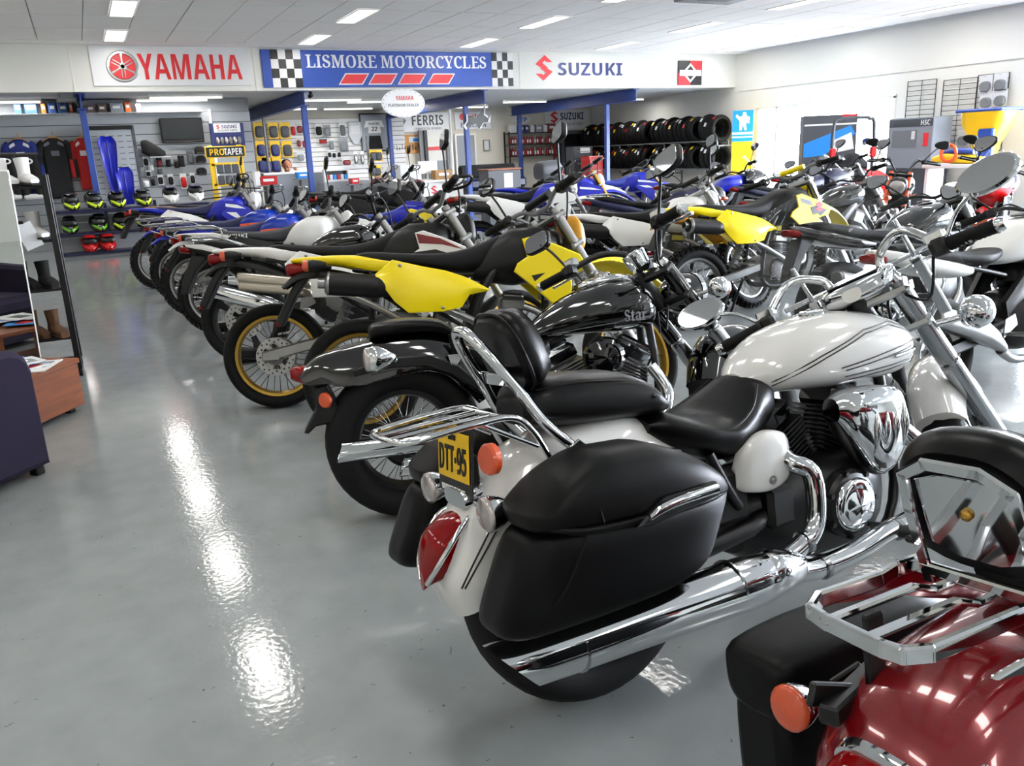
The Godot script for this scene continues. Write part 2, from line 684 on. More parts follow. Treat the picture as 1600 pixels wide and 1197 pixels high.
# ---------------------------------------------------------------- the shell of the showroom
func structure() -> void:
	struct("floor", Geo.new().box(V((XL + XR) / 2, -0.1, (ZW + 8) / 2), V(XR - XL + 0.4, 0.2, 8 - ZW + 0.4)), M.epoxy_floor)
	# fine expansion joints cut across the floor
	var j := struct("trim_1", Geo.new().box(V(4.9, 0.0004, -7.62), V(18, 0.0008, 0.006)), M.mid_grey)
	j.set_meta("label", "hairline joint across the grey floor")
	# ceiling slab with loose tiles under it
	var slab := Node3D.new()
	slab.name = "ceiling"
	slab.set_meta("kind", "structure")
	add_child(slab)
	part("slab", Geo.new().box(V((XL + XR) / 2, CEIL + 0.17, (ZB + 8) / 2), V(XR - XL + 0.4, 0.3, 8 - ZB + 0.4)), M.ceiling_grid, slab)
	var variants := []
	for k in 3:
		var g := Geo.new()
		g.box(V(0, 0.011 + 0.001 * k, 0), V(TX - 0.012, 0.02, TZ - 0.03), 0.003)
		variants.append(g.mesh())
	var half := Geo.new().box(V(0, 0.011, 0), V(TX - 0.32, 0.02, TZ - 0.012), 0.003).mesh()
	for ix in range(-4, 23):
		for iz in 7:
			var cx := -0.233 + TX * (ix + 0.5)
			var cz := -15.215 + TZ * (iz + 0.5)
			if cx < XL or cx > XR:
				continue
			var lit: bool = posmod(ix - 1, 5) == 0 and iz % 2 == 0
			var o := show_mesh("ceiling_tile", half if lit else variants[posmod(ix * 7 + iz * 3, 3)], M.ceiling_tile, slab)
			o.position = V(cx - (0.154 if lit else 0.0), CEIL - 0.004, cz)
	part("edge_tile_strip", Geo.new().box(V((XL + XR) / 2, CEIL + 0.007, -15.46), V(XR - XL, 0.02, 0.47)), M.ceiling_tile, slab)
	part("board", Geo.new().box(V((XL + XR) / 2, CEIL + 0.007, (8 - 15.215 + TZ * 7) / 2), V(XR - XL, 0.02, 8 + 15.215 - TZ * 7)), M.ceiling_tile, slab)
	# walls
	struct("wall_left", Geo.new().box(V(XL - 0.1, 1.7, (ZW + 8) / 2), V(0.2, 3.6, 8 - ZW + 0.4)), M.wall_cream)
	struct("wall_back", Geo.new().box(V((XL + XR) / 2, 1.3, ZW - 0.1), V(XR - XL + 0.4, 2.8, 0.2)), M.wall_cream)
	struct("wall_front", Geo.new().box(V((XL + XR) / 2, 1.7, 8.1), V(XR - XL + 0.4, 3.6, 0.2)), M.wall_white)
	# right wall with a shop door and, nearer, a display window
	var dz0 := -14.95
	var dz1 := -11.25
	var dh := 2.1
	var g := Geo.new()
	g.box(V(XR + 0.1, 1.7, (ZW + dz0) / 2), V(0.2, 3.6, dz0 - ZW))
	g.box(V(XR + 0.1, (dh + 3.5) / 2, (dz0 + dz1) / 2), V(0.2, 3.5 - dh, dz1 - dz0))
	g.box(V(XR + 0.1, 1.7, (dz1 - 8.3) / 2), V(0.2, 3.6, -8.3 - dz1))
	g.box(V(XR + 0.1, 3.15, (-8.3 + 5) / 2), V(0.2, 0.7, 13.3))
	g.box(V(XR + 0.1, 0.2, (-8.3 + 5) / 2), V(0.2, 0.4, 13.3))
	g.box(V(XR + 0.1, 1.7, 6.5), V(0.2, 3.6, 3.0))
	struct("wall_right", g, M.wall_white)
	var d := Node3D.new()
	d.name = "door_1"
	d.set_meta("kind", "structure")
	add_child(d)
	for z in [dz0 + 0.03, dz0 + 0.62, dz1 - 0.03]:
		part("door_frame", Geo.new().box(V(XR + 0.05, dh / 2, z), V(0.14, dh, 0.06), 0.005), M.wall_white, d)
	part("door_head", Geo.new().box(V(XR + 0.05, dh + 0.0, (dz0 + dz1) / 2), V(0.14, 0.08, dz1 - dz0), 0.005), M.wall_white, d)
	part("awning_soffit", Geo.new().box(V(XR + 0.75, dh + 0.10, -12.4), V(1.2, 0.06, 2.3)), M.concrete, d)
	part("side_light", Geo.new().box(V(XR + 0.06, dh / 2, dz0 + 0.33), V(0.01, dh, 0.52)), M.window_glass, d)
	var w := Node3D.new()
	w.name = "window_1"
	w.set_meta("kind", "structure")
	add_child(w)
	for k in 7:
		part("window_frame", Geo.new().box(V(XR + 0.05, 1.6, -8.3 + k * 13.3 / 6), V(0.08, 2.4, 0.06)), M.aluminium, w)
	for k in 6:
		part("pane", Geo.new().box(V(XR + 0.05, 1.6, -8.3 + (k + 0.5) * 13.3 / 6), V(0.008, 2.4, 2.15)), M.window_glass, w)
	# cornice line high on the right wall
	struct("trim_2", Geo.new().box(V(XR - 0.012, 2.52, -8.5), V(0.024, 0.03, 14)), M.wall_white)
	# forecourt outside
	var fc := struct("floor_forecourt", Geo.new().box(V(XR + 12.3, -0.12, -6), V(24, 0.2, 60)), M.concrete)
	fc.set_meta("label", "sunlit concrete forecourt outside the shop door")
	# bulkhead and mezzanine
	var bh := struct("wall_bulkhead", Geo.new().box(V((XL + XR) / 2, (MEZ + CEIL + 0.1) / 2, ZB - 0.1), V(XR - XL, CEIL + 0.1 - MEZ, 0.2)), M.wall_white)
	for px in [110.0, 397.0, 812.0]:
		part("joint_cover", Geo.new().box(V(wz(px, 100, ZB).x, (MEZ + CEIL) / 2, ZB + 0.004), V(0.03, CEIL - MEZ - 0.01, 0.008), 0.002), M.wall_white, bh)
	struct("ceiling_mezzanine", Geo.new().box(V((XL + XR) / 2, MEZ + 0.1, (ZB - 0.2 + ZW) / 2), V(XR - XL, 0.2, ZB - 0.2 - ZW)), M.mezzanine_board)
	# blue steel: beams run back from the bulkhead, posts carry them
	for bx in [0.22, 3.87, 7.5, 11.2]:
		var b := Node3D.new()
		b.name = "trim_%d" % (3 + [0.22, 3.87, 7.5, 11.2].find(bx))
		b.set_meta("kind", "structure")
		b.set_meta("label", "blue steel beam under the mezzanine")
		add_child(b)
		var zn := ZB - 0.03
		var L := zn - (-21.75)
		part("top_flange", Geo.new().box(V(bx, 2.59, zn - L / 2), V(0.15, 0.012, L)), M.post_blue, b)
		part("web", Geo.new().box(V(bx, 2.47, zn - L / 2), V(0.012, 0.22, L)), M.post_blue, b)
		part("bottom_flange", Geo.new().box(V(bx, 2.355, zn - L / 2), V(0.15, 0.012, L)), M.post_blue, b)
	var posts := [[0.22, -15.95, "second row of helmets"], [3.87, -15.85, "mounted security camera"], [7.5, -16.7, "black and white fox head badge"], [11.2, -16.9, "tyre racks beside it"], [3.87, -21.65, "handlebar display stand"], [7.5, -21.65, "timber key rack"], [11.2, -21.3, "red oil bottles"]]
	for p in posts:
		var t := thing("blue_post", "blue square steel post next to the " + p[2], "post", V(p[0], 0, p[1]))
		part("shaft", Geo.new().box(V(0, 1.175, 0), V(0.1, 2.35, 0.1), 0.008), M.post_blue, t)
		part("base_plate", Geo.new().box(V(0, 0.008, 0), V(0.2, 0.016, 0.2), 0.003), M.post_blue, t)
	for p in [[415, 3.95, -21.2], [705, 7.05, -17.8]]:
		var q := wz(p[0], 220, p[2])
		var t := thing("conduit_pole", "thin grey pole rising to the mezzanine near a blue post" if p[0] < 500 else "thin white pole rising beside the reception sign", "pole", V(q.x, 0, p[2]))
		part("shaft", Geo.new().tube([V(0, 0, 0), V(0, MEZ, 0)], 0.03, 10), M.mid_grey if p[0] < 500 else M.slat_white, t)
		part("flange", Geo.new().tube([V(0, 0, 0), V(0, 0.012, 0)], 0.06, 14), M.mid_grey, t)


func lamp(called: String, label: String, at: Vector3, size: Vector2, energy: float, group: String, tube := false) -> Node3D:
	var t := thing(called, label, "light", at, 0.0, group)
	if tube:      # a batten with one bare tube, length along x
		part("batten", Geo.new().box(V(0, 0.03, 0), V(size.x, 0.04, 0.06), 0.006), M.wall_white, t)
		var g := Geo.new()
		part("tube", g.tube([V(-size.x / 2 + 0.02, -0.012, 0), V(size.x / 2 - 0.02, -0.012, 0)], 0.016, 10), M.tube_glow, t)
		for s in [-1, 1]:
			part("end_cap", Geo.new().box(V(s * (size.x / 2 - 0.01), -0.008, 0), V(0.025, 0.05, 0.045), 0.004), M.wall_white, t)
	else:         # a recessed troffer
		var f := Geo.new()
		for s in [-1, 1]:
			f.box(V(s * (size.x / 2 - 0.006), 0.004, 0), V(0.012, 0.014, size.y), 0.002)
			f.box(V(0, 0.004, s * (size.y / 2 - 0.006)), V(size.x - 0.024, 0.014, 0.012), 0.002)
		part("frame", f, M.wall_white, t)
		part("diffuser", Geo.new().box(V(0, 0.006, 0), V(size.x - 0.024, 0.006, size.y - 0.024)), M.tube_glow, t)
	var l := AreaLight3D.new()
	l.name = "area_light"
	l.area_size = size if not tube else Vector2(size.x, 0.05)
	l.area_normalize_energy = true
	l.light_energy = energy
	l.light_color = Color(1.0, 0.985, 0.96)
	l.set("area_range", 30.0)
	l.shadow_enabled = true
	t.add_child(l)
	l.rotation_degrees = Vector3(-90, 0, 0)
	l.position = V(0, -0.006 if not tube else -0.035, 0)
	return t


func ceiling_lights() -> void:
	for ix in range(-1, 5):
		for iz in range(0, 9):
			var x := -0.233 + TX * (1 + 5 * ix) + TX - 0.154
			var z := -15.215 + TZ * (0.5 + 2 * iz)
			if x > XR - 0.5 or x < XL or z > 7:
				continue
			lamp("ceiling_light", "recessed white rectangular light panel in the showroom ceiling", V(x, CEIL - 0.012, z), Vector2(0.30, TZ - 0.012), 2.4, "ceiling light panels")
	# bare tubes under the mezzanine
	for p in [[292, 161, -16.35], [272, 175, -17.0], [4, 181, -17.0], [520, 166, -17.5], [585, 163, -18.2], [670, 176, -19.2], [820, 170, -19.0], [975, 168, -18.6], [455, 172, -20.4], [545, 176, -20.6], [730, 180, -20.8]]:
		var q := wz(p[0], p[1], p[2])
		q.y = MEZ - 0.05
		lamp("fluorescent_tube", "bare fluorescent tube batten hung under the mezzanine", q, Vector2(1.25, 0.06), 3.2, "fluorescent tubes under the mezzanine", true)


# ---------------------------------------------------------------- motorcycle kit (x forward, y up, z to the rider's right)
func bike(called: String, label: String, at: Vector2, head: float, lean: float, group := "") -> Node3D:
	var o := thing(called, label, "motorcycle", V(at.x, 0, at.y), 0.0, group)
	var h := deg_to_rad(head)
	var l := deg_to_rad(lean)
	var fx := V(cos(h), 0, -sin(h))
	var r := V(sin(h), 0, cos(h))
	o.transform = Transform3D(Basis(fx, cos(l) * Vector3.UP - sin(l) * r, cos(l) * r + sin(l) * Vector3.UP), V(at.x, 0, at.y))
	return o

# turn about the steering axis through top, positive to the rider's left
func steer(top: Vector2, axle: Vector2, deg: float) -> Transform3D:
	var up := V(top.x - axle.x, top.y - axle.y, 0).normalized()
	var t := V(top.x, top.y, 0)
	var b := Basis(up, deg_to_rad(deg))
	return Transform3D(b, t - b * t)

var mesh_cache := {}

func wheel(b: Node3D, called: String, at: Vector2, R: float, hw: float, rim: float, o := {}, xf := Transform3D.IDENTITY) -> Node3D:
	var w := Node3D.new()
	w.name = called
	b.add_child(w, true)
	w.transform = xf * Transform3D(Basis.IDENTITY, V(at.x, at.y, 0))
	var key := "%.3f %.3f %.3f %s" % [R, hw, rim, str(o)]
	if not mesh_cache.has(key):
		var C := {}
		var prof := []
		var rc := (R + rim) / 2
		var hr := (R - rim) / 2
		for k in 25:
			var a := TAU * k / 24
			prof.append(Vector2(rc + hr * signf(sin(a)) * pow(absf(sin(a)), 0.85), -hw * signf(cos(a)) * pow(absf(cos(a)), 0.8)))
		var g := Geo.new().lathe(prof, 44, false)
		if o.get("knobs", false):
			for k in 40:
				var a := TAU * k / 40
				for s in [-1, 0, 1]:
					var aa := a + (0.5 if s == 0 else 0.0) * TAU / 40
					var bb := Basis(Vector3.BACK, aa) * Basis(Vector3.UP, s * -0.7)
					g.box(Basis(Vector3.BACK, aa) * V(R + (0.005 if s == 0 else -0.004), 0, s * hw * 0.78), V(0.030, 0.026, hw * 0.5), 0.0, bb)
		C.tyre = g.mesh()
		g = Geo.new().lathe([Vector2(rim + 0.012, -hw * 0.62), Vector2(rim + 0.012, -hw * 0.56), Vector2(rim - 0.012, -hw * 0.5), Vector2(rim - 0.022, -hw * 0.1), Vector2(rim - 0.022, hw * 0.1), Vector2(rim - 0.012, hw * 0.5), Vector2(rim + 0.012, hw * 0.56), Vector2(rim + 0.012, hw * 0.62)], 44)
		if o.get("alloy", 0) > 0:
			for k in int(o.alloy):
				var a: float = TAU * k / o.alloy
				g.xf = Transform3D(Basis(Vector3.BACK, a), Vector3.ZERO)
				g.hull([[0.03, 0, 0.035, 0.035, 0.035, 3.0], [rim * 0.5, 0, 0.022, 0.02, 0.02, 3.0], [rim - 0.015, 0, 0.03, 0.03, 0.03, 3.0]], 10, 1)
			g.xf = Transform3D.IDENTITY
		C.rim = g.mesh()
		g = Geo.new().lathe([Vector2(0.012, -0.09), Vector2(0.05, -0.085), Vector2(0.05, -0.06), Vector2(0.035, -0.05), Vector2(0.03, 0), Vector2(0.035, 0.05), Vector2(0.05, 0.06), Vector2(0.05, 0.085), Vector2(0.012, 0.09)], 20)
		C.hub = g.mesh()
		if o.get("alloy", 0) == 0:
			g = Geo.new()
			var ns: int = o.get("spokes", 36)
			for k in ns:
				var a := TAU * k / ns
				var s := 1.0 if k % 2 == 0 else -1.0
				var a2 := a + (0.34 if (k / 2) % 2 == 0 else -0.34)
				g.tube([V(0.046 * cos(a2), 0.046 * sin(a2), s * 0.065), V((rim - 0.014) * cos(a), (rim - 0.014) * sin(a), s * 0.008)], 0.0022, 4, 0, false)
			C.spokes = g.mesh()
		var dr: float = o.get("disc", 0.0)
		if dr > 0.0:
			var ring := []
			var pts := PackedVector2Array()
			g = Geo.new()
			for k in 48:       # wavy outer edge
				var a := TAU * k / 48
				pts.append(Vector2(cos(a), sin(a)) * dr)
			g.lathe([Vector2(dr, 0.068), Vector2(dr, 0.073), Vector2(dr * 0.68, 0.073), Vector2(dr * 0.68, 0.068), Vector2(dr, 0.068)], 40)
			for k in 6:
				var a := TAU * k / 6
				g.box(V(cos(a), sin(a), 0) * dr * 0.52 + V(0, 0, 0.07), V(dr * 0.42, 0.02, 0.005), 0.0, Basis(Vector3.BACK, a + 0.35))
			g.lathe([Vector2(dr * 0.36, 0.067), Vector2(dr * 0.36, 0.074), Vector2(0.03, 0.074)], 24)
			for k in 24:
				var a := TAU * k / 24
				var q := V(cos(a), sin(a), 0) * dr * (0.78 if k % 2 == 0 else 0.9) + V(0, 0, 0.0735)
				ring.append(q)
			C.disc = g.mesh()
			g = Geo.new()
			for q in ring:
				g.xf = Transform3D(Basis.IDENTITY, q)
				g.lathe([Vector2(0.0055, 0.0), Vector2(0.0055, 0.0006), Vector2(0.0, 0.0006)], 8)
			C.holes = g.mesh()
		mesh_cache[key] = C
	var C: Dictionary = mesh_cache[key]
	show_mesh("tyre", C.tyre, M.rubber, w)
	show_mesh("rim", C.rim, M[o.get("rim", "aluminium")], w)
	show_mesh("hub", C.hub, M[o.get("hub", "cast_grey")], w)
	if C.has("spokes"):
		show_mesh("spokes", C.spokes, M[o.get("spoke_mat", "chrome_soft")], w).set_meta("kind", "stuff")
	if C.has("disc"):
		show_mesh("brake_disc", C.disc, M.steel, w)
		show_mesh("disc_holes", C.holes, M.black_metal, w).set_meta("kind", "stuff")
	return w

# mudguard: shell along a path of points with half width and side drop per point
func guard(path: Array, hw: Array, drop: Array, pw := 2.6, th := 0.004, sub := 3) -> Geo:
	var P := []
	var H := []
	var D := []
	for i in path.size():
		P.append(path[i])
		H.append(hw[i])
		D.append(drop[i])
		if i < path.size() - 1:
			for k in range(1, sub + 1):
				var t := float(k) / (sub + 1)
				P.append(path[i].cubic_interpolate(path[i + 1], path[max(i - 1, 0)], path[min(i + 2, path.size() - 1)], t))
				H.append(lerpf(hw[i], hw[i + 1], t))
				D.append(lerpf(drop[i], drop[i + 1], t))
	var rows := []
	for i in P.size():
		var tg: Vector2 = (P[min(i + 1, P.size() - 1)] - P[max(i - 1, 0)]).normalized()
		var nn := Vector2(-tg.y, tg.x)
		var ring := PackedVector3Array()
		for side in 2:
			for k in 17:
				var t := (k if side == 0 else 16 - k) / 8.0 - 1.0
				var sg := signf(t)
				var z: float = H[i] * sg * (1.0 - pow(1.0 - absf(t), 1.7))
				var off: float = D[i] * pow(absf(t), pw)
				var q: Vector2 = P[i] - nn * (off + th * side)
				ring.append(V(q.x, q.y, z * (1.0 - 0.03 * side)))
		rows.append(ring)
	var g := Geo.new()
	g.grid(rows)
	g.fan(rows[0], V(-1, 0, 0))
	g.fan(rows[-1], V(1, 0, 0))
	return g

# points along a mudguard's flank at the same crossways setting t, for lining it
func guard_line(path: Array, hw: Array, drop: Array, pw: float, t: float, from: int, to: int, out := 0.001) -> Array:
	var o := []
	for i in range(from, to + 1):
		var tg: Vector2 = (path[min(i + 1, path.size() - 1)] - path[max(i - 1, 0)]).normalized()
		var q: Vector2 = path[i] - Vector2(-tg.y, tg.x) * (drop[i] * pow(absf(t), pw) - out)
		o.append(V(q.x, q.y, signf(t) * (hw[i] * (1.0 - pow(1.0 - absf(t), 1.7)) + out)))
	return o

# half width of a hull at x, y
func hull_w(st: Array, x: float, y: float) -> float:
	for i in st.size() - 1:
		if x >= st[i][0] and x <= st[i + 1][0]:
			var t: float = (x - st[i][0]) / (st[i + 1][0] - st[i][0])
			var o := []
			for m in 6:
				var B: float = st[i][m]
				var C: float = st[i + 1][m]
				var q := cubic_interpolate(B, C, st[max(i - 1, 0)][m], st[min(i + 2, st.size() - 1)][m], t)
				o.append(clampf(q, minf(B, C) - absf(C - B) * 0.1, maxf(B, C) + absf(C - B) * 0.1))
			var hh: float = o[3] if y > o[1] else o[4]
			var f := clampf(absf(y - o[1]) / maxf(hh, 0.001), 0.0, 0.999)
			return o[2] * pow(1.0 - pow(f, o[5]), 1.0 / o[5])
	return 0.0

# fine painted line lying on a hull's flank
func pinstripe(st: Array, pts: Array, r: float, side := 1.0) -> Geo:
	var c := []
	for i in pts.size() - 1:
		for k in 6:
			var q: Vector2 = pts[i].lerp(pts[i + 1], k / 6.0)
			c.append(V(q.x, q.y, side * (hull_w(st, q.x, q.y) + r * 0.3)))
	var e: Vector2 = pts[-1]
	c.append(V(e.x, e.y, side * (hull_w(st, e.x, e.y) + r * 0.3)))
	return Geo.new().tube(c, r, 5)

func ball(g: Geo, c: Vector3, r: Vector3, seg := 16) -> Geo:
	var rows := []
	for i in range(1, seg / 2):
		var a := PI * i / (seg / 2)
		var ring := PackedVector3Array()
		for j in seg:
			var t := TAU * j / seg
			ring.append(c + V(r.x * sin(a) * cos(t), r.y * cos(a), r.z * sin(a) * sin(t)))
		rows.append(ring)
	g.grid(rows)
	g.fan(rows[0], Vector3.UP)
	g.fan(rows[-1], Vector3.DOWN)
	return g

# finned cylinder standing on base along dir
func finned(b: Node3D, base: Vector3, dir: Vector3, size: Vector2, h: float, m: Material, head: Material, called := "cylinder") -> void:
	var g := Geo.new()
	g.xf = along(base, dir)
	g.lathe([Vector2(size.x * 0.8, 0), Vector2(size.x * 0.8, h)], 20)
	var nf := int(h / 0.014)
	for k in nf:
		g.box(V(0, 0, 0.01 + k * 0.014), V(size.x * 2, size.y * 2, 0.004), 0.001)
	var c := part(called, g, m, b)
	g = Geo.new()
	g.xf = along(base + dir.normalized() * h, dir)
	g.box(V(0, 0, 0.035), V(size.x * 1.7, size.y * 1.8, 0.07), 0.015)
	g.box(V(0, 0, 0.08), V(size.x * 1.2, size.y * 1.5, 0.03), 0.012)
	part("head_cover", g, head, c)

func mirror(b: Node3D, stem: Array, c: Vector3, size: Vector2, face: Vector3, shape := 0, xf := Transform3D.IDENTITY, shell := "black_plastic") -> void:
	var g := Geo.new()
	g.tube(stem, 0.006, 8, 3)
	var st := part("mirror_stem", g, M[shell] if shell != "black_plastic" else M.black_metal, b)
	st.transform = xf
	var poly := []
	for k in 28:
		var a := TAU * k / 28
		var e := 0.55 if shape == 1 else (0.8 if shape == 2 else 1.0)
		var q := Vector2(signf(cos(a)) * pow(absf(cos(a)), e) * size.x, signf(sin(a)) * pow(absf(sin(a)), e) * size.y)
		if shape == 2:
			q.y *= 1.0 - 0.3 * q.x / size.x
		poly.append(q)
	g = Geo.new()
	g.xf = along(c, face)
	g.prism(poly, -0.03, 0.0, 0.008)
	var h := part("mirror_shell", g, M[shell], b)
	h.transform = xf
	g = Geo.new()
	g.xf = along(c + face.normalized() * 0.0005, face)
	var inner := []
	for q in poly:
		inner.append(q * 0.9)
	g.prism(inner, 0.0, 0.0015, 0.0005)
	part("mirror_glass", g, M.mirror_glass, h)

func lever(b: Node3D, from: Vector3, to: Vector3, xf: Transform3D, m := "aluminium") -> void:
	var mid := from.lerp(to, 0.4) + V(0.02, 0.0, 0)
	var g := Geo.new()
	g.tube([from, mid, to], [0.007, 0.006, 0.006], 6, 3)
	ball(g, to, V(0.009, 0.009, 0.009), 8)
	part("lever", g, M[m], b).transform = xf

func grip(b: Node3D, a: Vector3, e: Vector3, xf: Transform3D, cap := "chrome") -> void:
	var g := Geo.new()
	var d := (e - a).normalized()
	g.tube([a, a + d * 0.004, e - d * 0.012, e], [0.023, 0.0205, 0.02, 0.0195], 14)
	for k in 9:
		g.tube([a.lerp(e, 0.08 + k * 0.1), a.lerp(e, 0.11 + k * 0.1)], 0.0212, 12, 0, true)
	var o := part("grip", g, M.rubber, b)
	o.transform = xf
	g = Geo.new()
	g.tube([e - d * 0.004, e + d * 0.006, e + d * 0.02], [0.02, 0.0215, 0.016], 12)
	part("bar_end", g, M[cap], o)
	g = Geo.new()
	g.box(a - d * 0.03, V(0.058, 0.052, 0.05), 0.012, Basis(Vector3.UP, 0.2))
	g.tube([a - d * 0.01, a + d * 0.002], 0.027, 14)
	part("switch_block", g, M.black_plastic, b).transform = xf

func indicator(b: Node3D, root: Vector3, at: Vector3, face: Vector3, lens: String, shell: String, r := 0.03, xf := Transform3D.IDENTITY) -> void:
	var g := Geo.new()
	g.tube([root, at - face.normalized() * 0.02], 0.008, 8)
	g.xf = along(at, face)
	g.lathe([Vector2(0.004, -r * 1.7), Vector2(r * 0.55, -r * 1.3), Vector2(r * 0.9, -r * 0.5), Vector2(r, 0), Vector2(r, r * 0.15)], 18, false)
	var o := part("indicator", g, M[shell], b)
	o.transform = xf
	g = Geo.new()
	g.xf = along(at, face)
	g.lathe([Vector2(r * 0.97, 0), Vector2(r * 0.97, r * 0.25), Vector2(r * 0.75, r * 0.42), Vector2(0.0, r * 0.5)], 18, false)
	part("lens", g, M[lens], o)

# round casing lying on the engine flank
func side_case(b: Node3D, called: String, at: Vector3, r: float, th: float, m: Material, side := 1.0) -> MeshInstance3D:
	var g := Geo.new()
	g.xf = Transform3D(Basis.from_scale(V(1, 1, side)), at)
	g.lathe([Vector2(r, 0), Vector2(r, th * 0.6), Vector2(r * 0.9, th * 0.85), Vector2(r * 0.7, th), Vector2(r * 0.68, th * 0.85), Vector2(r * 0.5, th * 0.9), Vector2(0, th)], 28)
	for k in 7:
		var a := TAU * k / 7
		g.tube([V(r * 0.95 * cos(a), r * 0.95 * sin(a), th * 0.3), V(r * 0.95 * cos(a), r * 0.95 * sin(a), th * 0.95)], 0.008, 8)
	return part(called, g, m, b)

# fork, front wheel, bars of a cruiser
func cruiser_front(b: Node3D, p: Dictionary) -> Transform3D:
	var top: Vector2 = p.top
	var ax: Vector2 = p.axle
	var xf := steer(top, ax, p.steer)
	wheel(b, "front_wheel", ax, p.R, p.hw, p.rim_r, p.wheel, xf)
	for s in [-1.0, 1.0]:
		var g := Geo.new()
		var T := V(top.x, top.y, s * 0.105)
		var A := V(ax.x - 0.01, ax.y, s * 0.105)
		g.tube([T + (T - A) * 0.02, T.lerp(A, 0.5)], 0.024, 14)
		var leg := part("fork_leg", g, M.chrome_soft, b)
		leg.transform = xf
		g = Geo.new()
		g.tube([T.lerp(A, 0.02), T.lerp(A, 0.46)], 0.033, 16)
		part("fork_cover", g, M[p.cover], leg)
		g = Geo.new()
		g.tube([T.lerp(A, 0.48), T.lerp(A, 0.5), T.lerp(A, 0.97), A], [0.031, 0.034, 0.031, 0.026], 16)
		g.box(A, V(0.05, 0.05, 0.04), 0.01)
		part("fork_slider", g, M[p.slider], leg)
		g = Geo.new()
		g.tube([T + (T - A) * 0.02, T + (T - A) * 0.045], [0.026, 0.018], 14)
		part("fork_cap", g, M.chrome, leg)
	var g := Geo.new()
	var rake := atan2(ax.x - top.x, top.y - ax.y)
	for t in [0.03, 0.22]:
		var c := top.lerp(ax, t)
		g.box(V(c.x - 0.02, c.y, 0), V(0.07, 0.03, 0.28), 0.01, Basis(Vector3.BACK, rake))
	part("triple_clamp", g, M[p.clamp], b).transform = xf
	g = Geo.new()
	g.tube([V(top.x - 0.045, top.y, 0), V(top.lerp(ax, 0.25).x - 0.05, top.lerp(ax, 0.25).y, 0)], 0.035, 12)
	part("steering_head", g, M.black_metal, b)
	# bars
	var G: Vector2 = p.grip
	for s in [-1.0, 1.0]:
		g = Geo.new()
		var R0 := V(top.x + 0.0, top.y + 0.03, s * 0.045)
		var R1 := V(top.x + 0.01, top.y + p.rise * 0.8, s * 0.10)
		var e := V(G.x, G.y, s * 0.43)
		var a := V(G.x + 0.035, G.y + 0.012, s * 0.30)
		g.tube([V(top.x, top.y + 0.03, 0), R0, V(top.x + 0.01, top.y + p.rise * 0.35, s * 0.075), R1, V((top.x + a.x) * 0.5 + 0.02, top.y + p.rise, s * 0.19), a, e], 0.0135, 12, 4)
		part("handlebar", g, M[p.bar], b).transform = xf
		grip(b, a, e, xf, p.cap)
		g = Geo.new()
		g.box(a + V(0.02, 0.035, -s * 0.03), V(0.045, 0.04, 0.06), 0.008)
		part("brake_reservoir" if s > 0 else "clutch_perch", g, M[p.cap], b).transform = xf
		lever(b, a + V(0.035, 0.0, -s * 0.03), V(G.x + 0.06, G.y - 0.01, s * 0.42), xf, p.cap)
		g = Geo.new()
		g.tube([a + V(0.01, -0.01, -s * 0.05), a + V(0.06, -0.12, -s * 0.12), V(top.x + 0.06, top.y - 0.02, s * 0.06), V(top.x + 0.02, top.y - 0.25, s * 0.02)], 0.005, 6, 4)
		part("cable", g, M.black_plastic, b).transform = xf
	for s in [-1.0, 1.0]:
		g = Geo.new().box(V(top.x, top.y + 0.025, s * 0.045), V(0.04, 0.05, 0.035), 0.008)
		part("bar_clamp", g, M[p.cap], b).transform = xf
	# front mudguard
	var f := guard(p.fender, p.fender_w, p.fender_d, 2.2)
	part("front_mudguard", f, M[p.paint], b).transform = xf
	# headlamp
	var hl: Vector2 = p.lamp
	g = Geo.new()
	g.xf = along(V(hl.x, hl.y, 0), V(1, -0.05, 0))
	g.lathe([Vector2(0.01, -0.14), Vector2(0.05, -0.125), Vector2(0.08, -0.07), Vector2(0.09, 0), Vector2(0.092, 0.02)], 24, false)
	var hd := part("headlamp", g, M[p.shell], b)
	hd.transform = xf
	g = Geo.new()
	g.xf = along(V(hl.x, hl.y, 0), V(1, -0.05, 0))
	g.lathe([Vector2(0.094, 0.005), Vector2(0.094, 0.03), Vector2(0.082, 0.03)], 24)
	part("lamp_ring", g, M.chrome, hd)
	g = Geo.new()
	g.xf = along(V(hl.x, hl.y, 0), V(1, -0.05, 0))
	g.lathe([Vector2(0.083, 0.022), Vector2(0.05, 0.034), Vector2(0, 0.038)], 24, false)
	part("lens", g, M.lens_clear, hd)
	return xf


func cruisers() -> void:
	white_cruiser()
	black_cruiser()
	red_cruiser()


# silencer with a slash-cut tail, along x at height y and side z
func slash_cut(x0: float, x1: float, y0: float, y1: float, z: float, r: float, cut: float) -> Geo:
	var rows := []
	for k in 14:
		var t := k / 13.0
		var ring := PackedVector3Array()
		for j in 28:
			var a := TAU * j / 28
			var yy := sin(a)
			var x := lerpf(x0, x1, t)
			if t < 0.15:
				x += (-cut * yy) * (1.0 - t / 0.15)
			var rr := r * (1.0 - 0.12 * (1.0 - t)) if t < 0.85 else r * (1.0 - 0.35 * pow((t - 0.85) / 0.15, 2.0))
			ring.append(V(x, lerpf(y0, y1, t) + rr * yy, z + rr * cos(a)))
		rows.append(ring)
	# the bore seen through the open tail
	for k in 4:
		var ring := PackedVector3Array()
		for j in 28:
			var a := TAU * j / 28
			var yy := sin(a)
			var rr := r * 0.82
			ring.append(V(x0 + 0.005 + k * 0.03 - cut * yy, lerpf(y0, y1, 0.02) + rr * yy, z + rr * cos(a)))
		rows.push_front(ring)
	var g := Geo.new()
	g.grid(rows)
	return g


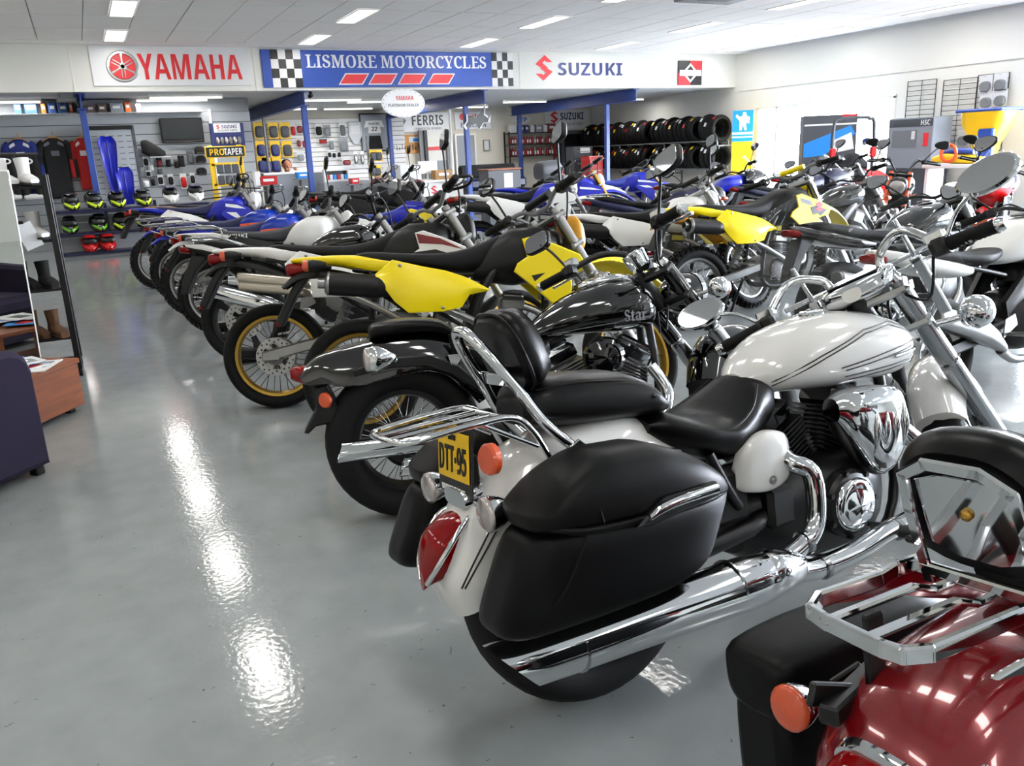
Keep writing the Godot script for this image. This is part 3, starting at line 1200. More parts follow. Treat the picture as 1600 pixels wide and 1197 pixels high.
func white_cruiser() -> void:
	var b := bike("touring_cruiser", "white touring cruiser with black hard saddlebags, chrome exhaust and clear windscreen", Vector2(0.985, -1.61), 2, 9)
	wheel(b, "rear_wheel", Vector2(0.02, 0.33), 0.33, 0.088, 0.215, {"alloy": 7, "disc": 0.14, "rim": "chrome_soft"})
	# frame and swingarm
	var g := Geo.new()
	for s in [-1.0, 1.0]:
		g.tube([V(0.02, 0.33, s * 0.13), V(0.5, 0.36, s * 0.13), V(0.62, 0.42, s * 0.10)], 0.028, 10, 2)
		g.tube([V(0.45, 0.62, s * 0.09), V(0.6, 0.45, s * 0.10), V(0.68, 0.22, s * 0.12), V(1.0, 0.18, s * 0.12), V(1.16, 0.34, s * 0.09), V(1.15, 0.78, s * 0.04)], 0.018, 10, 3)
	g.tube([V(1.16, 0.82, 0), V(0.9, 0.74, 0), V(0.5, 0.66, 0), V(0.25, 0.62, 0)], 0.025, 10, 2)
	part("frame", g, M.black_metal, b)
	# rear mudguard
	var path := P2([-0.365, 0.35, -0.38, 0.43, -0.345, 0.52, -0.275, 0.62, -0.155, 0.70, 0.0, 0.735, 0.16, 0.735, 0.32, 0.68])
	var fw := [0.10, 0.12, 0.135, 0.14, 0.14, 0.14, 0.14, 0.13]
	var fd := [0.05, 0.10, 0.17, 0.21, 0.22, 0.21, 0.19, 0.14]
	var rf := part("rear_mudguard", guard(path, fw, fd, 3.0), M.pearl_white, b)
	for s in [-1.0, 1.0]:
		for q in [[0.62, 1, 5], [0.67, 1, 5], [0.76, 4, 7], [0.80, 4, 7]]:
			part("pinstripe", Geo.new().tube(guard_line(path, fw, fd, 3.0, s * q[0], q[1], q[2]), 0.0024, 5, 4), M.print_black, rf)
	# tail lamp, plate, indicators
	g = Geo.new()
	g.hull([[-0.415, 0.44, 0.012, 0.02, 0.03, 2.2], [-0.392, 0.48, 0.05, 0.06, 0.055, 2.4], [-0.33, 0.52, 0.062, 0.055, 0.09, 2.6], [-0.27, 0.55, 0.055, 0.03, 0.10, 2.6]], 20, 3)
	var tl := part("tail_lamp", g, M.lens_red, b)
	tl.set_meta("label", "tall red tail lamp")
	g = Geo.new()
	for s in [-1.0, 1.0]:
		g.tube([V(-0.41, 0.43, s * 0.02), V(-0.385, 0.49, s * 0.062), V(-0.325, 0.56, s * 0.07), V(-0.28, 0.58, s * 0.05)], 0.007, 8, 3)
	part("lamp_trim", g, M.chrome, tl)
	g = Geo.new()
	g.tube([V(-0.27, 0.605, -0.13), V(-0.27, 0.605, 0.13)], 0.016, 12)
	g.hull([[-0.305, 0.61, 0.06, 0.025, 0.02, 3.0], [-0.26, 0.615, 0.065, 0.03, 0.028, 3.0], [-0.21, 0.62, 0.055, 0.025, 0.02, 3.0]], 16, 2)
	part("indicator_bar", g, M.chrome, b)
	for s in [-1.0, 1.0]:
		indicator(b, V(-0.27, 0.605, s * 0.10), V(-0.295, 0.605, s * 0.165), V(-1, 0, 0), "lens_clear", "chrome", 0.042)
	g = Geo.new()
	g.box(V(-0.285, 0.70, -0.01), V(0.006, 0.17, 0.19), 0.002, Basis(Vector3.BACK, -0.12))
	var pl := part("number_plate", g, M.print_black, b)
	pl.set_meta("label", "yellow number plate in a black surround")
	g = Geo.new()
	g.box(V(-0.2895, 0.712, -0.01), V(0.003, 0.115, 0.175), 0.001, Basis(Vector3.BACK, -0.12))
	var face := part("plate_face", g, M.sign_yellow, pl)
	var tx := lettering("DTT·95", M.print_black, pl, V(-0.2925, 0.704, -0.01), 0.155, 0.065, false, true, -PI / 2, "characters")
	tx.transform = Transform3D(Basis(Vector3.BACK, -0.12), V(-0.2925, 0.704, -0.01)) * Transform3D(Basis.IDENTITY, V(0.2925, -0.704, 0.01)) * tx.transform
	var tw := lettering("NSW", M.print_black, pl, V(-0.2875, 0.757, -0.01), 0.04, 0.014, false, true, -PI / 2, "characters")
	tw.rotate_z(0.0)
	lettering("MOTORCYCLES", M.print_white, pl, V(-0.3005, 0.63, -0.01), 0.13, 0.014, false, true, -PI / 2, "characters")
	g = Geo.new()
	g.box(V(-0.255, 0.66, 0), V(0.03, 0.10, 0.05), 0.006)
	part("plate_bracket", g, M.black_metal, b)
	g = Geo.new()
	g.xf = along(V(-0.265, 0.72, 0.14), V(-1, 0.1, 0.15))
	g.lathe([Vector2(0.0, -0.01), Vector2(0.037, -0.008), Vector2(0.037, 0.006), Vector2(0.032, 0.012), Vector2(0, 0.014)], 20)
	part("reflector", g, M.lens_amber, b)
	# luggage rack behind the sissy bar
	g = Geo.new()
	for s in [-1.0, 1.0]:
		g.tube([V(-0.09, 0.66, s * 0.125), V(-0.14, 0.76, s * 0.125), V(-0.19, 0.80, s * 0.12), V(-0.30, 0.80, s * 0.12), V(-0.43, 0.79, s * 0.11), V(-0.46, 0.79, s * 0.07), V(-0.465, 0.79, 0)], 0.008, 10, 4)
		g.tube([V(-0.27, 0.80, s * 0.118), V(-0.13, 0.72, s * 0.125)], 0.006, 8)
		g.tube([V(-0.20, 0.80, s * 0.04), V(-0.46, 0.79, s * 0.035)], 0.006, 8)
	g.tube([V(-0.20, 0.80, -0.12), V(-0.20, 0.80, 0.12)], 0.007, 8)
	part("luggage_rack", g, M.chrome, b)
	# sissy bar and backrest
	g = Geo.new()
	g.tube([V(0.02, 0.62, 0.14), V(-0.04, 0.70, 0.135), V(-0.10, 0.77, 0.115), V(-0.15, 0.86, 0.09), V(-0.205, 0.95, 0.065), V(-0.23, 0.995, 0.035), V(-0.235, 1.005, 0), V(-0.23, 0.995, -0.035), V(-0.205, 0.95, -0.065), V(-0.15, 0.86, -0.09), V(-0.10, 0.77, -0.115), V(-0.04, 0.70, -0.135), V(0.02, 0.62, -0.14)], 0.0135, 12, 4)
	g.box(V(-0.15, 0.875, 0), V(0.01, 0.035, 0.16), 0.003, Basis(Vector3.BACK, 0.35))
	var sb := part("sissy_bar", g, M.chrome, b)
	g = Geo.new()
	for s in [-1.0, 1.0]:
		g.prism(P2([-0.07, 0.70, -0.03, 0.72, 0.10, 0.60, 0.07, 0.57]), s * 0.147 - 0.004, s * 0.147 + 0.004, 0.002)
	part("sissy_bar_plate", g, M.chrome, sb)
	g = Geo.new()
	var keep := Transform3D(Basis(Vector3.BACK, 0.32), V(-0.105, 0.945, 0))
	g.xf = keep
	var rows := []
	for k in 9:      # padded cushion, stations through its thickness
		var t := k / 8.0
		var sc := 0.86 + 0.14 * sin(PI * clampf(t * 1.1, 0, 1))
		var ring := PackedVector3Array()
		for j in 32:
			var a := TAU * j / 32
			ring.append(V((t - 0.5) * 0.08, signf(sin(a)) * pow(absf(sin(a)), 0.7) * 0.105 * sc, signf(cos(a)) * pow(absf(cos(a)), 0.7) * (0.112 - 0.012 * sin(a)) * sc))
		rows.append(ring)
	g.grid(rows)
	g.fan(rows[0], V(-1, 0, 0))
	g.fan(rows[-1], V(1, 0, 0))
	var bk := part("backrest_pad", g, M.leather, b)
	g = Geo.new()
	g.xf = keep
	var loop := []
	for j in 33:
		var a := TAU * j / 32
		loop.append(V(-0.025, signf(sin(a)) * pow(absf(sin(a)), 0.7) * 0.105, signf(cos(a)) * pow(absf(cos(a)), 0.7) * (0.112 - 0.012 * sin(a))))
	g.tube(loop, 0.004, 6)
	part("piping", g, M.leather, bk)
	# seats
	g = Geo.new()
	g.hull([[-0.13, 0.79, 0.07, 0.035, 0.03, 2.6], [-0.09, 0.80, 0.11, 0.06, 0.05, 2.8], [0.02, 0.79, 0.125, 0.075, 0.055, 3.0], [0.15, 0.775, 0.13, 0.075, 0.05, 3.0], [0.23, 0.765, 0.13, 0.05, 0.05, 2.8], [0.27, 0.75, 0.12, 0.02, 0.03, 2.6]], 28, 3)
	var ps := part("passenger_seat", g, M.leather, b)
	g = Geo.new()
	for s in [-1.0, 1.0]:
		g.tube([V(-0.10, 0.845, s * 0.09), V(0.02, 0.845, s * 0.105), V(0.16, 0.825, s * 0.11), V(0.235, 0.80, s * 0.10)], 0.003, 6, 3)
	g.tube([V(0.215, 0.775, -0.132), V(0.215, 0.82, -0.07), V(0.215, 0.828, 0), V(0.215, 0.82, 0.07), V(0.215, 0.775, 0.132)], 0.006, 8, 4)
	part("strap_and_piping", g, M.leather, ps)
	g = Geo.new()
	g.hull([[0.20, 0.70, 0.12, 0.02, 0.03, 2.5], [0.26, 0.685, 0.15, 0.045, 0.06, 2.8], [0.36, 0.655, 0.175, 0.035, 0.075, 2.8], [0.45, 0.635, 0.175, 0.04, 0.085, 2.6], [0.53, 0.645, 0.155, 0.07, 0.085, 2.4], [0.60, 0.665, 0.125, 0.095, 0.085, 2.3], [0.66, 0.68, 0.095, 0.095, 0.07, 2.2], [0.70, 0.69, 0.06, 0.05, 0.05, 2.0]], 28, 3)
	var rs := part("rider_seat", g, M.leather, b)
	g = Geo.new()
	for s in [-1.0, 1.0]:
		g.tube([V(0.24, 0.715, s * 0.12), V(0.36, 0.668, s * 0.158), V(0.45, 0.655, s * 0.158), V(0.54, 0.69, s * 0.135), V(0.60, 0.74, s * 0.095)], 0.0035, 6, 4)
	part("piping", g, M.leather, rs)
	# tank
	var tk := [[0.60, 0.735, 0.05, 0.03, 0.035, 2.2], [0.66, 0.755, 0.10, 0.065, 0.06, 2.3], [0.78, 0.775, 0.145, 0.095, 0.09, 2.4], [0.95, 0.78, 0.172, 0.115, 0.11, 2.4], [1.08, 0.775, 0.175, 0.11, 0.11, 2.4], [1.18, 0.765, 0.16, 0.09, 0.095, 2.4], [1.235, 0.76, 0.12, 0.06, 0.065, 2.3], [1.255, 0.76, 0.06, 0.03, 0.03, 2.2]]
	g = Geo.new()
	g.hull(tk, 36, 5)
	var tank := part("fuel_tank", g, M.pearl_white, b)
	for s in [-1.0, 1.0]:
		for q in [[0.64, 0.73, 0.80, 0.79, 0.97, 0.842, 1.10, 0.85, 1.20, 0.815], [0.66, 0.725, 0.82, 0.785, 0.97, 0.832, 1.09, 0.842, 1.20, 0.803], [0.87, 0.745, 1.03, 0.765, 1.21, 0.785], [0.89, 0.735, 1.05, 0.752, 1.22, 0.772], [0.90, 0.715, 1.08, 0.722, 1.22, 0.735], [0.93, 0.70, 1.08, 0.708, 1.21, 0.722]]:
			part("pinstripe", pinstripe(tk, P2(q), 0.0022, s), M.print_black, tank)
		part("badge", pinstripe(tk, P2([1.08, 0.748, 1.15, 0.752, 1.215, 0.755]), 0.006, s), M.chrome, tank)
	g = Geo.new()
	g.xf = along(V(0.94, 0.885, 0), V(-0.05, 1, 0))
	g.lathe([Vector2(0.04, 0), Vector2(0.04, 0.012), Vector2(0.034, 0.018), Vector2(0, 0.02)], 24)
	part("filler_cap", g, M.chrome, tank)
	# engine: V-twin
	g = Geo.new()
	g.hull([[0.50, 0.36, 0.11, 0.08, 0.10, 3.0], [0.62, 0.36, 0.16, 0.12, 0.16, 3.2], [0.82, 0.36, 0.175, 0.14, 0.17, 3.4], [0.98, 0.36, 0.165, 0.12, 0.16, 3.2], [1.06, 0.36, 0.12, 0.07, 0.10, 3.0]], 24, 2)
	part("crankcase", g, M.black_metal, b)
	finned(b, V(0.76, 0.46, 0), V(-0.5, 1, 0), Vector2(0.085, 0.085), 0.14, M.black_metal, M.black_gloss)
	finned(b, V(0.92, 0.46, 0), V(0.5, 1, 0), Vector2(0.085, 0.085), 0.14, M.black_metal, M.black_gloss)
	side_case(b, "clutch_cover", V(0.83, 0.36, 0.165), 0.10, 0.045, M.black_metal)
	g = Geo.new()
	g.xf = Transform3D(Basis.IDENTITY, V(0.83, 0.36, 0.20))
	g.lathe([Vector2(0.078, -0.005), Vector2(0.078, 0.012), Vector2(0.066, 0.022), Vector2(0.052, 0.018), Vector2(0.044, 0.024), Vector2(0.0, 0.03)], 28, false)
	part("clutch_ring", g, M.chrome, b)
	# chrome air box, deep wedge with flutes
	g = Geo.new()
	g.hull([[0.80, 0.63, 0.03, 0.04, 0.03, 2.4, 0.17], [0.85, 0.61, 0.055, 0.075, 0.09, 2.8, 0.18], [0.94, 0.58, 0.062, 0.105, 0.16, 3.0, 0.185], [1.03, 0.585, 0.058, 0.085, 0.13, 2.8, 0.18], [1.08, 0.60, 0.03, 0.045, 0.06, 2.4, 0.165]], 26, 4)
	var ab := part("air_cleaner", g, M.chrome, b)
	g = Geo.new()
	for k in 4:
		var x := 0.90 + k * 0.04
		g.tube([V(x, 0.63, 0.236), V(x - 0.003, 0.57, 0.246), V(x - 0.008, 0.50, 0.236)], [0.004, 0.010, 0.004], 8, 3)
	part("flute", g, M.chrome, ab)
	# side covers
	for s in [-1.0, 1.0]:
		g = Geo.new()
		g.hull([[0.435, 0.52, 0.008, 0.03, 0.03, 2.6, s * 0.155], [0.46, 0.53, 0.022, 0.07, 0.055, 3.2, s * 0.165], [0.53, 0.54, 0.028, 0.09, 0.075, 3.6, s * 0.172], [0.60, 0.545, 0.024, 0.07, 0.065, 3.4, s * 0.168], [0.635, 0.545, 0.008, 0.03, 0.035, 2.6, s * 0.155]], 28, 4)
		var sc := part("side_cover", g, M.pearl_white, b)
		g = Geo.new()
		g.xf = Transform3D(Basis.IDENTITY, V(0.53, 0.50, s * 0.198))
		g.lathe([Vector2(0.012, -0.01), Vector2(0.012, 0.004), Vector2(0.006, 0.004), Vector2(0.006, 0.001), Vector2(0, 0.001)], 14)
		part("cover_bolt", g, M.steel, sc)
	g = Geo.new()
	g.box(V(0.42, 0.47, 0.13), V(0.14, 0.16, 0.06), 0.02)
	g.box(V(0.60, 0.40, 0.14), V(0.10, 0.12, 0.05), 0.015)
	g.tube([V(0.36, 0.60, 0.15), V(0.40, 0.50, 0.165), V(0.44, 0.44, 0.16)], 0.014, 8, 2)
	part("battery_tray", g, M.black_plastic, b)
	# exhaust
	g = slash_cut(-0.345, 0.45, 0.308, 0.292, 0.285, 0.068, 0.055)
	var mf := part("silencer", g, M.chrome, b)
	for x in [-0.185, 0.27]:
		g = Geo.new()
		g.xf = along(V(x, 0.302, 0.285), V(1, -0.02, 0))
		var br := 0.0625 if x < 0 else 0.0665
		g.lathe([Vector2(0.058, -0.003), Vector2(br, -0.003), Vector2(br, 0.003), Vector2(0.058, 0.003)], 28)
		part("joint_band", g, M.chrome_soft, mf)
	g = Geo.new()
	g.hull([[0.36, 0.292, 0.062, 0.055, 0.055, 2.2, 0.285], [0.42, 0.295, 0.064, 0.06, 0.055, 2.4, 0.28], [0.50, 0.285, 0.05, 0.045, 0.04, 2.4, 0.27], [0.54, 0.28, 0.035, 0.03, 0.03, 2.2, 0.26]], 22, 3)
	part("collector", g, M.chrome, mf)
	g = Geo.new()
	g.tube([V(0.46, 0.30, 0.262), V(0.56, 0.325, 0.255), V(0.615, 0.36, 0.25), V(0.64, 0.43, 0.24), V(0.64, 0.505, 0.225), V(0.60, 0.535, 0.19), V(0.62, 0.57, 0.13)], 0.027, 14, 4)
	part("exhaust_pipe", g, M.chrome, b)
	g = Geo.new()
	g.tube([V(0.48, 0.27, 0.26), V(0.60, 0.245, 0.255), V(0.76, 0.245, 0.25), V(0.90, 0.265, 0.245), V(1.05, 0.28, 0.24), V(1.16, 0.34, 0.22), V(1.18, 0.45, 0.17), V(1.10, 0.55, 0.12)], 0.029, 14, 4)
	part("exhaust_pipe", g, M.chrome, b)
	for q in [[0.57, 0.33, 0.31, 0.255], [0.63, 0.245, 0.0, 0.255], [0.95, 0.268, 0.0, 0.245]]:
		g = Geo.new()
		g.xf = along(V(q[0], q[1] - 0.003, q[3]), V(1, 0.1, 0))
		g.lathe([Vector2(0.027, -0.008), Vector2(0.034, -0.007), Vector2(0.034, 0.007), Vector2(0.027, 0.008)], 18)
		part("pipe_clamp", g, M.chrome_soft, b)
	g = Geo.new()
	g.tube([V(0.90, 0.27, 0.20), V(0.98, 0.26, 0.33)], 0.02, 10)
	g.box(V(1.0, 0.265, 0.36), V(0.22, 0.02, 0.1), 0.008)
	part("floor_board", g, M.black_metal, b)
	# saddlebags
	for s in [-1.0, 1.0]:
		g = Geo.new()
		g.xf = Transform3D(Basis(V(1, 0, 0), V(0.5, 1, 0), V(0, 0, 1)), V(-0.25, 0, 0))
		var zb: float = 0.285 * s
		g.hull([[-0.345, 0.485, 0.015, 0.03, 0.03, 3.0, zb], [-0.342, 0.486, 0.05, 0.08, 0.07, 4.0, zb], [-0.322, 0.487, 0.082, 0.105, 0.095, 4.5, zb], [-0.26, 0.488, 0.104, 0.115, 0.105, 5.0, zb], [-0.10, 0.488, 0.112, 0.115, 0.105, 5.0, zb], [0.08, 0.488, 0.108, 0.115, 0.10, 5.0, zb], [0.18, 0.492, 0.085, 0.105, 0.085, 4.5, zb], [0.215, 0.50, 0.045, 0.08, 0.06, 3.5, zb]], 36, 4)
		var bag := part("saddlebag", g, M.bag_vinyl, b)
		bag.set_meta("label", "black leather-look hard saddlebag with chrome catch")
		g = Geo.new()
		g.hull([[-0.29, 0.622, 0.02, 0.005, 0.01, 3.0, zb], [-0.285, 0.622, 0.06, 0.012, 0.025, 3.0, zb], [-0.265, 0.622, 0.10, 0.03, 0.03, 3.2, zb], [-0.20, 0.615, 0.114, 0.085, 0.03, 3.2, zb], [-0.10, 0.608, 0.118, 0.125, 0.03, 3.0, zb], [0.02, 0.60, 0.118, 0.125, 0.025, 3.0, zb], [0.13, 0.592, 0.11, 0.09, 0.02, 3.0, zb], [0.21, 0.58, 0.085, 0.05, 0.02, 2.8, zb], [0.25, 0.57, 0.05, 0.015, 0.015, 2.6, zb]], 36, 4)
		part("saddlebag_lid", g, M.bag_vinyl, bag)
		g = Geo.new()
		g.tube([V(-0.27, 0.612, s * 0.37), V(-0.20, 0.594, s * 0.40), V(-0.06, 0.584, s * 0.403), V(0.10, 0.578, s * 0.397), V(0.21, 0.572, s * 0.36)], 0.008, 8, 4)
		g.tube([V(-0.15, 0.60, s * 0.402), V(-0.15, 0.655, s * 0.392), V(-0.09, 0.71, s * 0.345), V(0.03, 0.70, s * 0.34), V(0.15, 0.655, s * 0.335)], 0.0028, 6, 4)
		g.tube([V(-0.19, 0.585, s * 0.398), V(-0.25, 0.49, s * 0.396), V(-0.31, 0.42, s * 0.375)], 0.0025, 6, 4)
		part("stitched_seam", g, M.bag_vinyl, bag)
		g = Geo.new()
		g.prism(P2([-0.075, 0.572, -0.03, 0.602, 0.01, 0.62, 0.15, 0.62, 0.155, 0.588, -0.04, 0.566]), s * 0.404 - 0.01, s * 0.404 + 0.012, 0.005)
		part("catch_base", g, M.black_plastic, bag)
		g = Geo.new()
		g.hull([[-0.045, 0.586, 0.008, 0.008, 0.006, 2.4, s * 0.416], [-0.01, 0.60, 0.012, 0.012, 0.010, 2.6, s * 0.418], [0.06, 0.606, 0.013, 0.013, 0.010, 2.6, s * 0.418], [0.145, 0.606, 0.010, 0.012, 0.010, 2.6, s * 0.416]], 16, 3)
		part("catch", g, M.chrome, bag)
	# front end
	var xf := cruiser_front(b, {"top": Vector2(1.17, 0.92), "axle": Vector2(1.68, 0.325), "steer": 33.0, "R": 0.325, "hw": 0.066, "rim_r": 0.215, "wheel": {"alloy": 7, "disc": 0.145, "rim": "chrome_soft"}, "cover": "chrome_soft", "slider": "chrome_soft", "clamp": "chrome_soft", "grip": Vector2(1.01, 0.935), "rise": 0.13, "bar": "chrome", "cap": "chrome", "fender": P2([1.34, 0.49, 1.42, 0.60, 1.54, 0.66, 1.68, 0.675, 1.82, 0.64, 1.93, 0.56, 2.0, 0.45]), "fender_w": [0.08, 0.09, 0.092, 0.092, 0.092, 0.088, 0.07], "fender_d": [0.10, 0.14, 0.17, 0.18, 0.17, 0.13, 0.08], "paint": "pearl_white", "lamp": Vector2(1.40, 0.87), "shell": "chrome"})
	# instrument nacelle
	g = Geo.new()
	g.hull([[1.06, 0.935, 0.03, 0.01, 0.03, 2.6], [1.10, 0.95, 0.10, 0.015, 0.05, 3.0], [1.18, 0.97, 0.12, 0.018, 0.07, 3.0], [1.26, 0.98, 0.08, 0.012, 0.06, 2.6]], 24, 3)
	var nc := part("instrument_pod", g, M.chrome, b)
	nc.transform = xf
	g = Geo.new()
	g.box(V(1.165, 0.985, 0), V(0.10, 0.006, 0.16), 0.003, Basis(Vector3.BACK, 0.22))
	part("dial", g, M.screen_off, nc)
	# windscreen with chrome struts
	var pane := []
	for i in 12:
		var t := i / 11.0
		var ring := PackedVector3Array()
		for side in 1:
			for k in 19:
				var u := k / 9.0 - 1.0
				var hwid := lerpf(0.29, 0.30, t) if t < 0.55 else 0.30 * pow(maxf(1.0 - pow((t - 0.55) / 0.45, 3.0) * 0.55, 0.0), 1.0)
				if t < 0.2:
					hwid *= 0.8 + t
				var base := Vector2(1.40, 0.76).lerp(Vector2(1.13, 1.30), t)
				var back := 0.11 * u * u
				ring.append(V(base.x - back + 0.004 * side, base.y - back * 0.25, u * hwid))
		pane.append(ring)
	g = Geo.new()
	g.grid(pane, false)
	var scr := part("windscreen", g, M.windshield, b)
	scr.transform = xf
	scr.set_meta("label", "clear windscreen with chrome struts")
	g = Geo.new()
	for s in [-1.0, 1.0]:
		g.tube([V(1.345, 0.80, s * 0.16), V(1.26, 0.97, s * 0.17), V(1.19, 1.10, s * 0.17)], 0.008, 8, 2)
		g.box(V(1.30, 0.88, s * 0.17), V(0.02, 0.22, 0.035), 0.005, Basis(Vector3.BACK, 0.47))
		g.tube([V(1.33, 0.83, s * 0.17), V(1.36, 0.78, s * 0.11)], 0.009, 8)
	g.tube([V(1.225, 0.985, -0.26), V(1.275, 0.99, -0.15), V(1.29, 0.99, 0), V(1.275, 0.99, 0.15), V(1.225, 0.985, 0.26)], 0.009, 10, 3)
	g.tube([V(1.245, 0.955, -0.25), V(1.295, 0.96, -0.15), V(1.31, 0.96, 0), V(1.295, 0.96, 0.15), V(1.245, 0.955, 0.25)], 0.006, 10, 3)
	part("screen_frame", g, M.chrome, scr)
	for s in [-1.0, 1.0]:
		mirror(b, [V(1.05, 0.955, s * 0.29), V(1.04, 1.02, s * 0.35), V(1.01, 1.05, s * 0.42)], V(1.0, 1.075, s * 0.455), Vector2(0.085, 0.048), V(-1, 0.25, -s * 0.15), 0, xf, "chrome")
		# chrome passing lamps and clear indicators
		g = Geo.new()
		ball(g, V(1.40, 0.75, s * 0.24), V(0.055, 0.055, 0.055), 24)
		g.tube([V(1.36, 0.76, s * 0.12), V(1.39, 0.75, s * 0.20)], 0.012, 10)
		var pass_l := part("passing_lamp", g, M.chrome, b)
		pass_l.transform = xf
		g = Geo.new()
		g.xf = along(V(1.44, 0.75, s * 0.24), V(1, 0, 0))
		g.lathe([Vector2(0.042, -0.01), Vector2(0.042, 0.006), Vector2(0.03, 0.014), Vector2(0, 0.018)], 20, false)
		part("lens", g, M.lens_clear, pass_l)
	# side stand on the far side
	g = Geo.new()
	g.tube([V(0.72, 0.22, -0.15), V(0.80, 0.06, -0.24)], 0.012, 8)
	g.box(V(0.81, 0.055, -0.25), V(0.06, 0.012, 0.04), 0.004)
	part("side_stand", g, M.black_metal, b)


func black_cruiser() -> void:
	var b := bike("solo_cruiser", "black cruiser with spoked wheels, studded mudguard pad and star lettering on tank", Vector2(0.895, -2.95), -14, 8)
	var X := 0.09
	wheel(b, "rear_wheel", Vector2(X, 0.315), 0.315, 0.082, 0.195, {"spokes": 36, "rim": "black_metal", "hub": "black_metal"})
	var g := Geo.new()
	g.xf = Transform3D(Basis.IDENTITY, V(X, 0.315, 0.06))
	g.lathe([Vector2(0.10, 0), Vector2(0.10, 0.02), Vector2(0.085, 0.035), Vector2(0.04, 0.045), Vector2(0, 0.045)], 28)
	part("drum_brake", g, M.black_metal, b)
	g = Geo.new()
	for s in [-1.0, 1.0]:
		g.tube([V(X, 0.315, s * 0.125), V(0.5, 0.36, s * 0.125), V(0.60, 0.42, s * 0.10)], 0.024, 10, 2)
		g.tube([V(0.40, 0.56, s * 0.08), V(0.56, 0.42, s * 0.10), V(0.66, 0.22, s * 0.12), V(1.0, 0.18, s * 0.12), V(1.14, 0.36, s * 0.09), V(1.12, 0.76, s * 0.04)], 0.017, 10, 3)
	g.tube([V(1.14, 0.80, 0), V(0.85, 0.70, 0), V(0.45, 0.58, 0), V(0.2, 0.56, 0)], 0.024, 10, 2)
	part("frame", g, M.black_metal, b)
	var path := P2([-0.30, 0.61, -0.22, 0.675, -0.08, 0.71, 0.08, 0.735, 0.22, 0.73, 0.34, 0.685, 0.43, 0.60, 0.49, 0.50])
	var rf := part("rear_mudguard", guard(path, [0.07, 0.10, 0.115, 0.12, 0.12, 0.12, 0.12, 0.11], [0.05, 0.12, 0.15, 0.15, 0.14, 0.14, 0.14, 0.12], 3.0), M.black_gloss, b)
	g = Geo.new()
	for s in [-1.0, 1.0]:
		g.prism(P2([-0.10, 0.62, 0.05, 0.655, 0.20, 0.65, 0.31, 0.60, 0.40, 0.51, 0.37, 0.50, 0.28, 0.57, 0.18, 0.61, 0.05, 0.615, -0.09, 0.595]), s * 0.128 - 0.008, s * 0.128 + 0.008, 0.004)
	part("mudguard_stay", g, M.black_metal, rf)
	g = Geo.new()
	g.hull([[-0.015, 0.74, 0.05, 0.02, 0.02, 2.8], [0.01, 0.755, 0.09, 0.028, 0.03, 3.0], [0.12, 0.765, 0.105, 0.028, 0.03, 3.0], [0.24, 0.755, 0.105, 0.028, 0.03, 3.0], [0.30, 0.73, 0.10, 0.025, 0.03, 2.8], [0.32, 0.715, 0.07, 0.015, 0.02, 2.6]], 24, 3)
	var pad := part("mudguard_pad", g, M.leather, b)
	for s in [-1.0, 1.0]:
		g = Geo.new()
		g.box(V(0.30, 0.665, s * 0.128), V(0.03, 0.12, 0.008), 0.003, Basis(Vector3.BACK, 0.1))
		var st := part("strap", g, M.leather, pad)
		g = Geo.new()
		g.prism(P2([0.27, 0.645, 0.33, 0.645, 0.31, 0.61, 0.295, 0.60, 0.28, 0.605]), s * 0.138 - 0.003, s * 0.138 + 0.003, 0.0015)
		part("buckle_plate", g, M.chrome, st)
		for q in [[0.30, 0.69, 0.134], [0.07, 0.645, 0.138]]:
			part("stud", ball(Geo.new(), V(q[0], q[1], s * q[2]), V(0.008, 0.008, 0.005), 10), M.chrome, pad)
	g = Geo.new()
	g.hull([[-0.325, 0.615, 0.02, 0.02, 0.02, 2.4], [-0.30, 0.615, 0.045, 0.03, 0.035, 2.6], [-0.25, 0.605, 0.05, 0.035, 0.04, 2.6], [-0.22, 0.60, 0.05, 0.03, 0.03, 2.6]], 18, 2)
	part("tail_lamp", g, M.lens_red, b)
	g = Geo.new()
	g.prism(P2([-0.24, 0.56, -0.19, 0.57, -0.15, 0.46, -0.17, 0.42, -0.25, 0.41, -0.28, 0.385, -0.295, 0.39, -0.245, 0.47]), -0.06, 0.06, 0.006)
	part("plate_hanger", g, M.black_plastic, b)
	g = Geo.new()
	g.xf = along(V(-0.205, 0.51, 0.072), V(-0.7, 0, 0.7))
	g.lathe([Vector2(0.03, -0.006), Vector2(0.03, 0.005), Vector2(0.026, 0.009), Vector2(0, 0.010)], 20)
	part("reflector", g, M.lens_amber, b)
	for s in [-1.0, 1.0]:
		g = Geo.new()
		g.tube([V(0.02, 0.655, s * 0.12), V(0.0, 0.66, s * 0.17)], 0.012, 10)
		g.hull([[-0.03, 0.66, 0.025, 0.045, 0.045, 2.2, s * 0.19], [0.0, 0.66, 0.03, 0.05, 0.05, 2.2, s * 0.19], [0.05, 0.66, 0.018, 0.025, 0.025, 2.0, s * 0.185], [0.07, 0.66, 0.006, 0.01, 0.01, 2.0, s * 0.18]], 18, 2)
		var bl := part("indicator", g, M.chrome, b)
		g = Geo.new()
		g.hull([[-0.052, 0.66, 0.008, 0.015, 0.015, 2.2, s * 0.19], [-0.045, 0.66, 0.022, 0.042, 0.042, 2.2, s * 0.19], [-0.028, 0.66, 0.026, 0.046, 0.046, 2.2, s * 0.19]], 18, 2)
		part("lens", g, M.lens_clear, bl)
	# seat
	g = Geo.new()
	g.hull([[0.36, 0.62, 0.08, 0.05, 0.03, 2.6], [0.42, 0.60, 0.14, 0.06, 0.05, 2.8], [0.52, 0.58, 0.16, 0.05, 0.06, 2.8], [0.62, 0.60, 0.13, 0.065, 0.06, 2.6], [0.69, 0.63, 0.08, 0.06, 0.05, 2.4]], 24, 3)
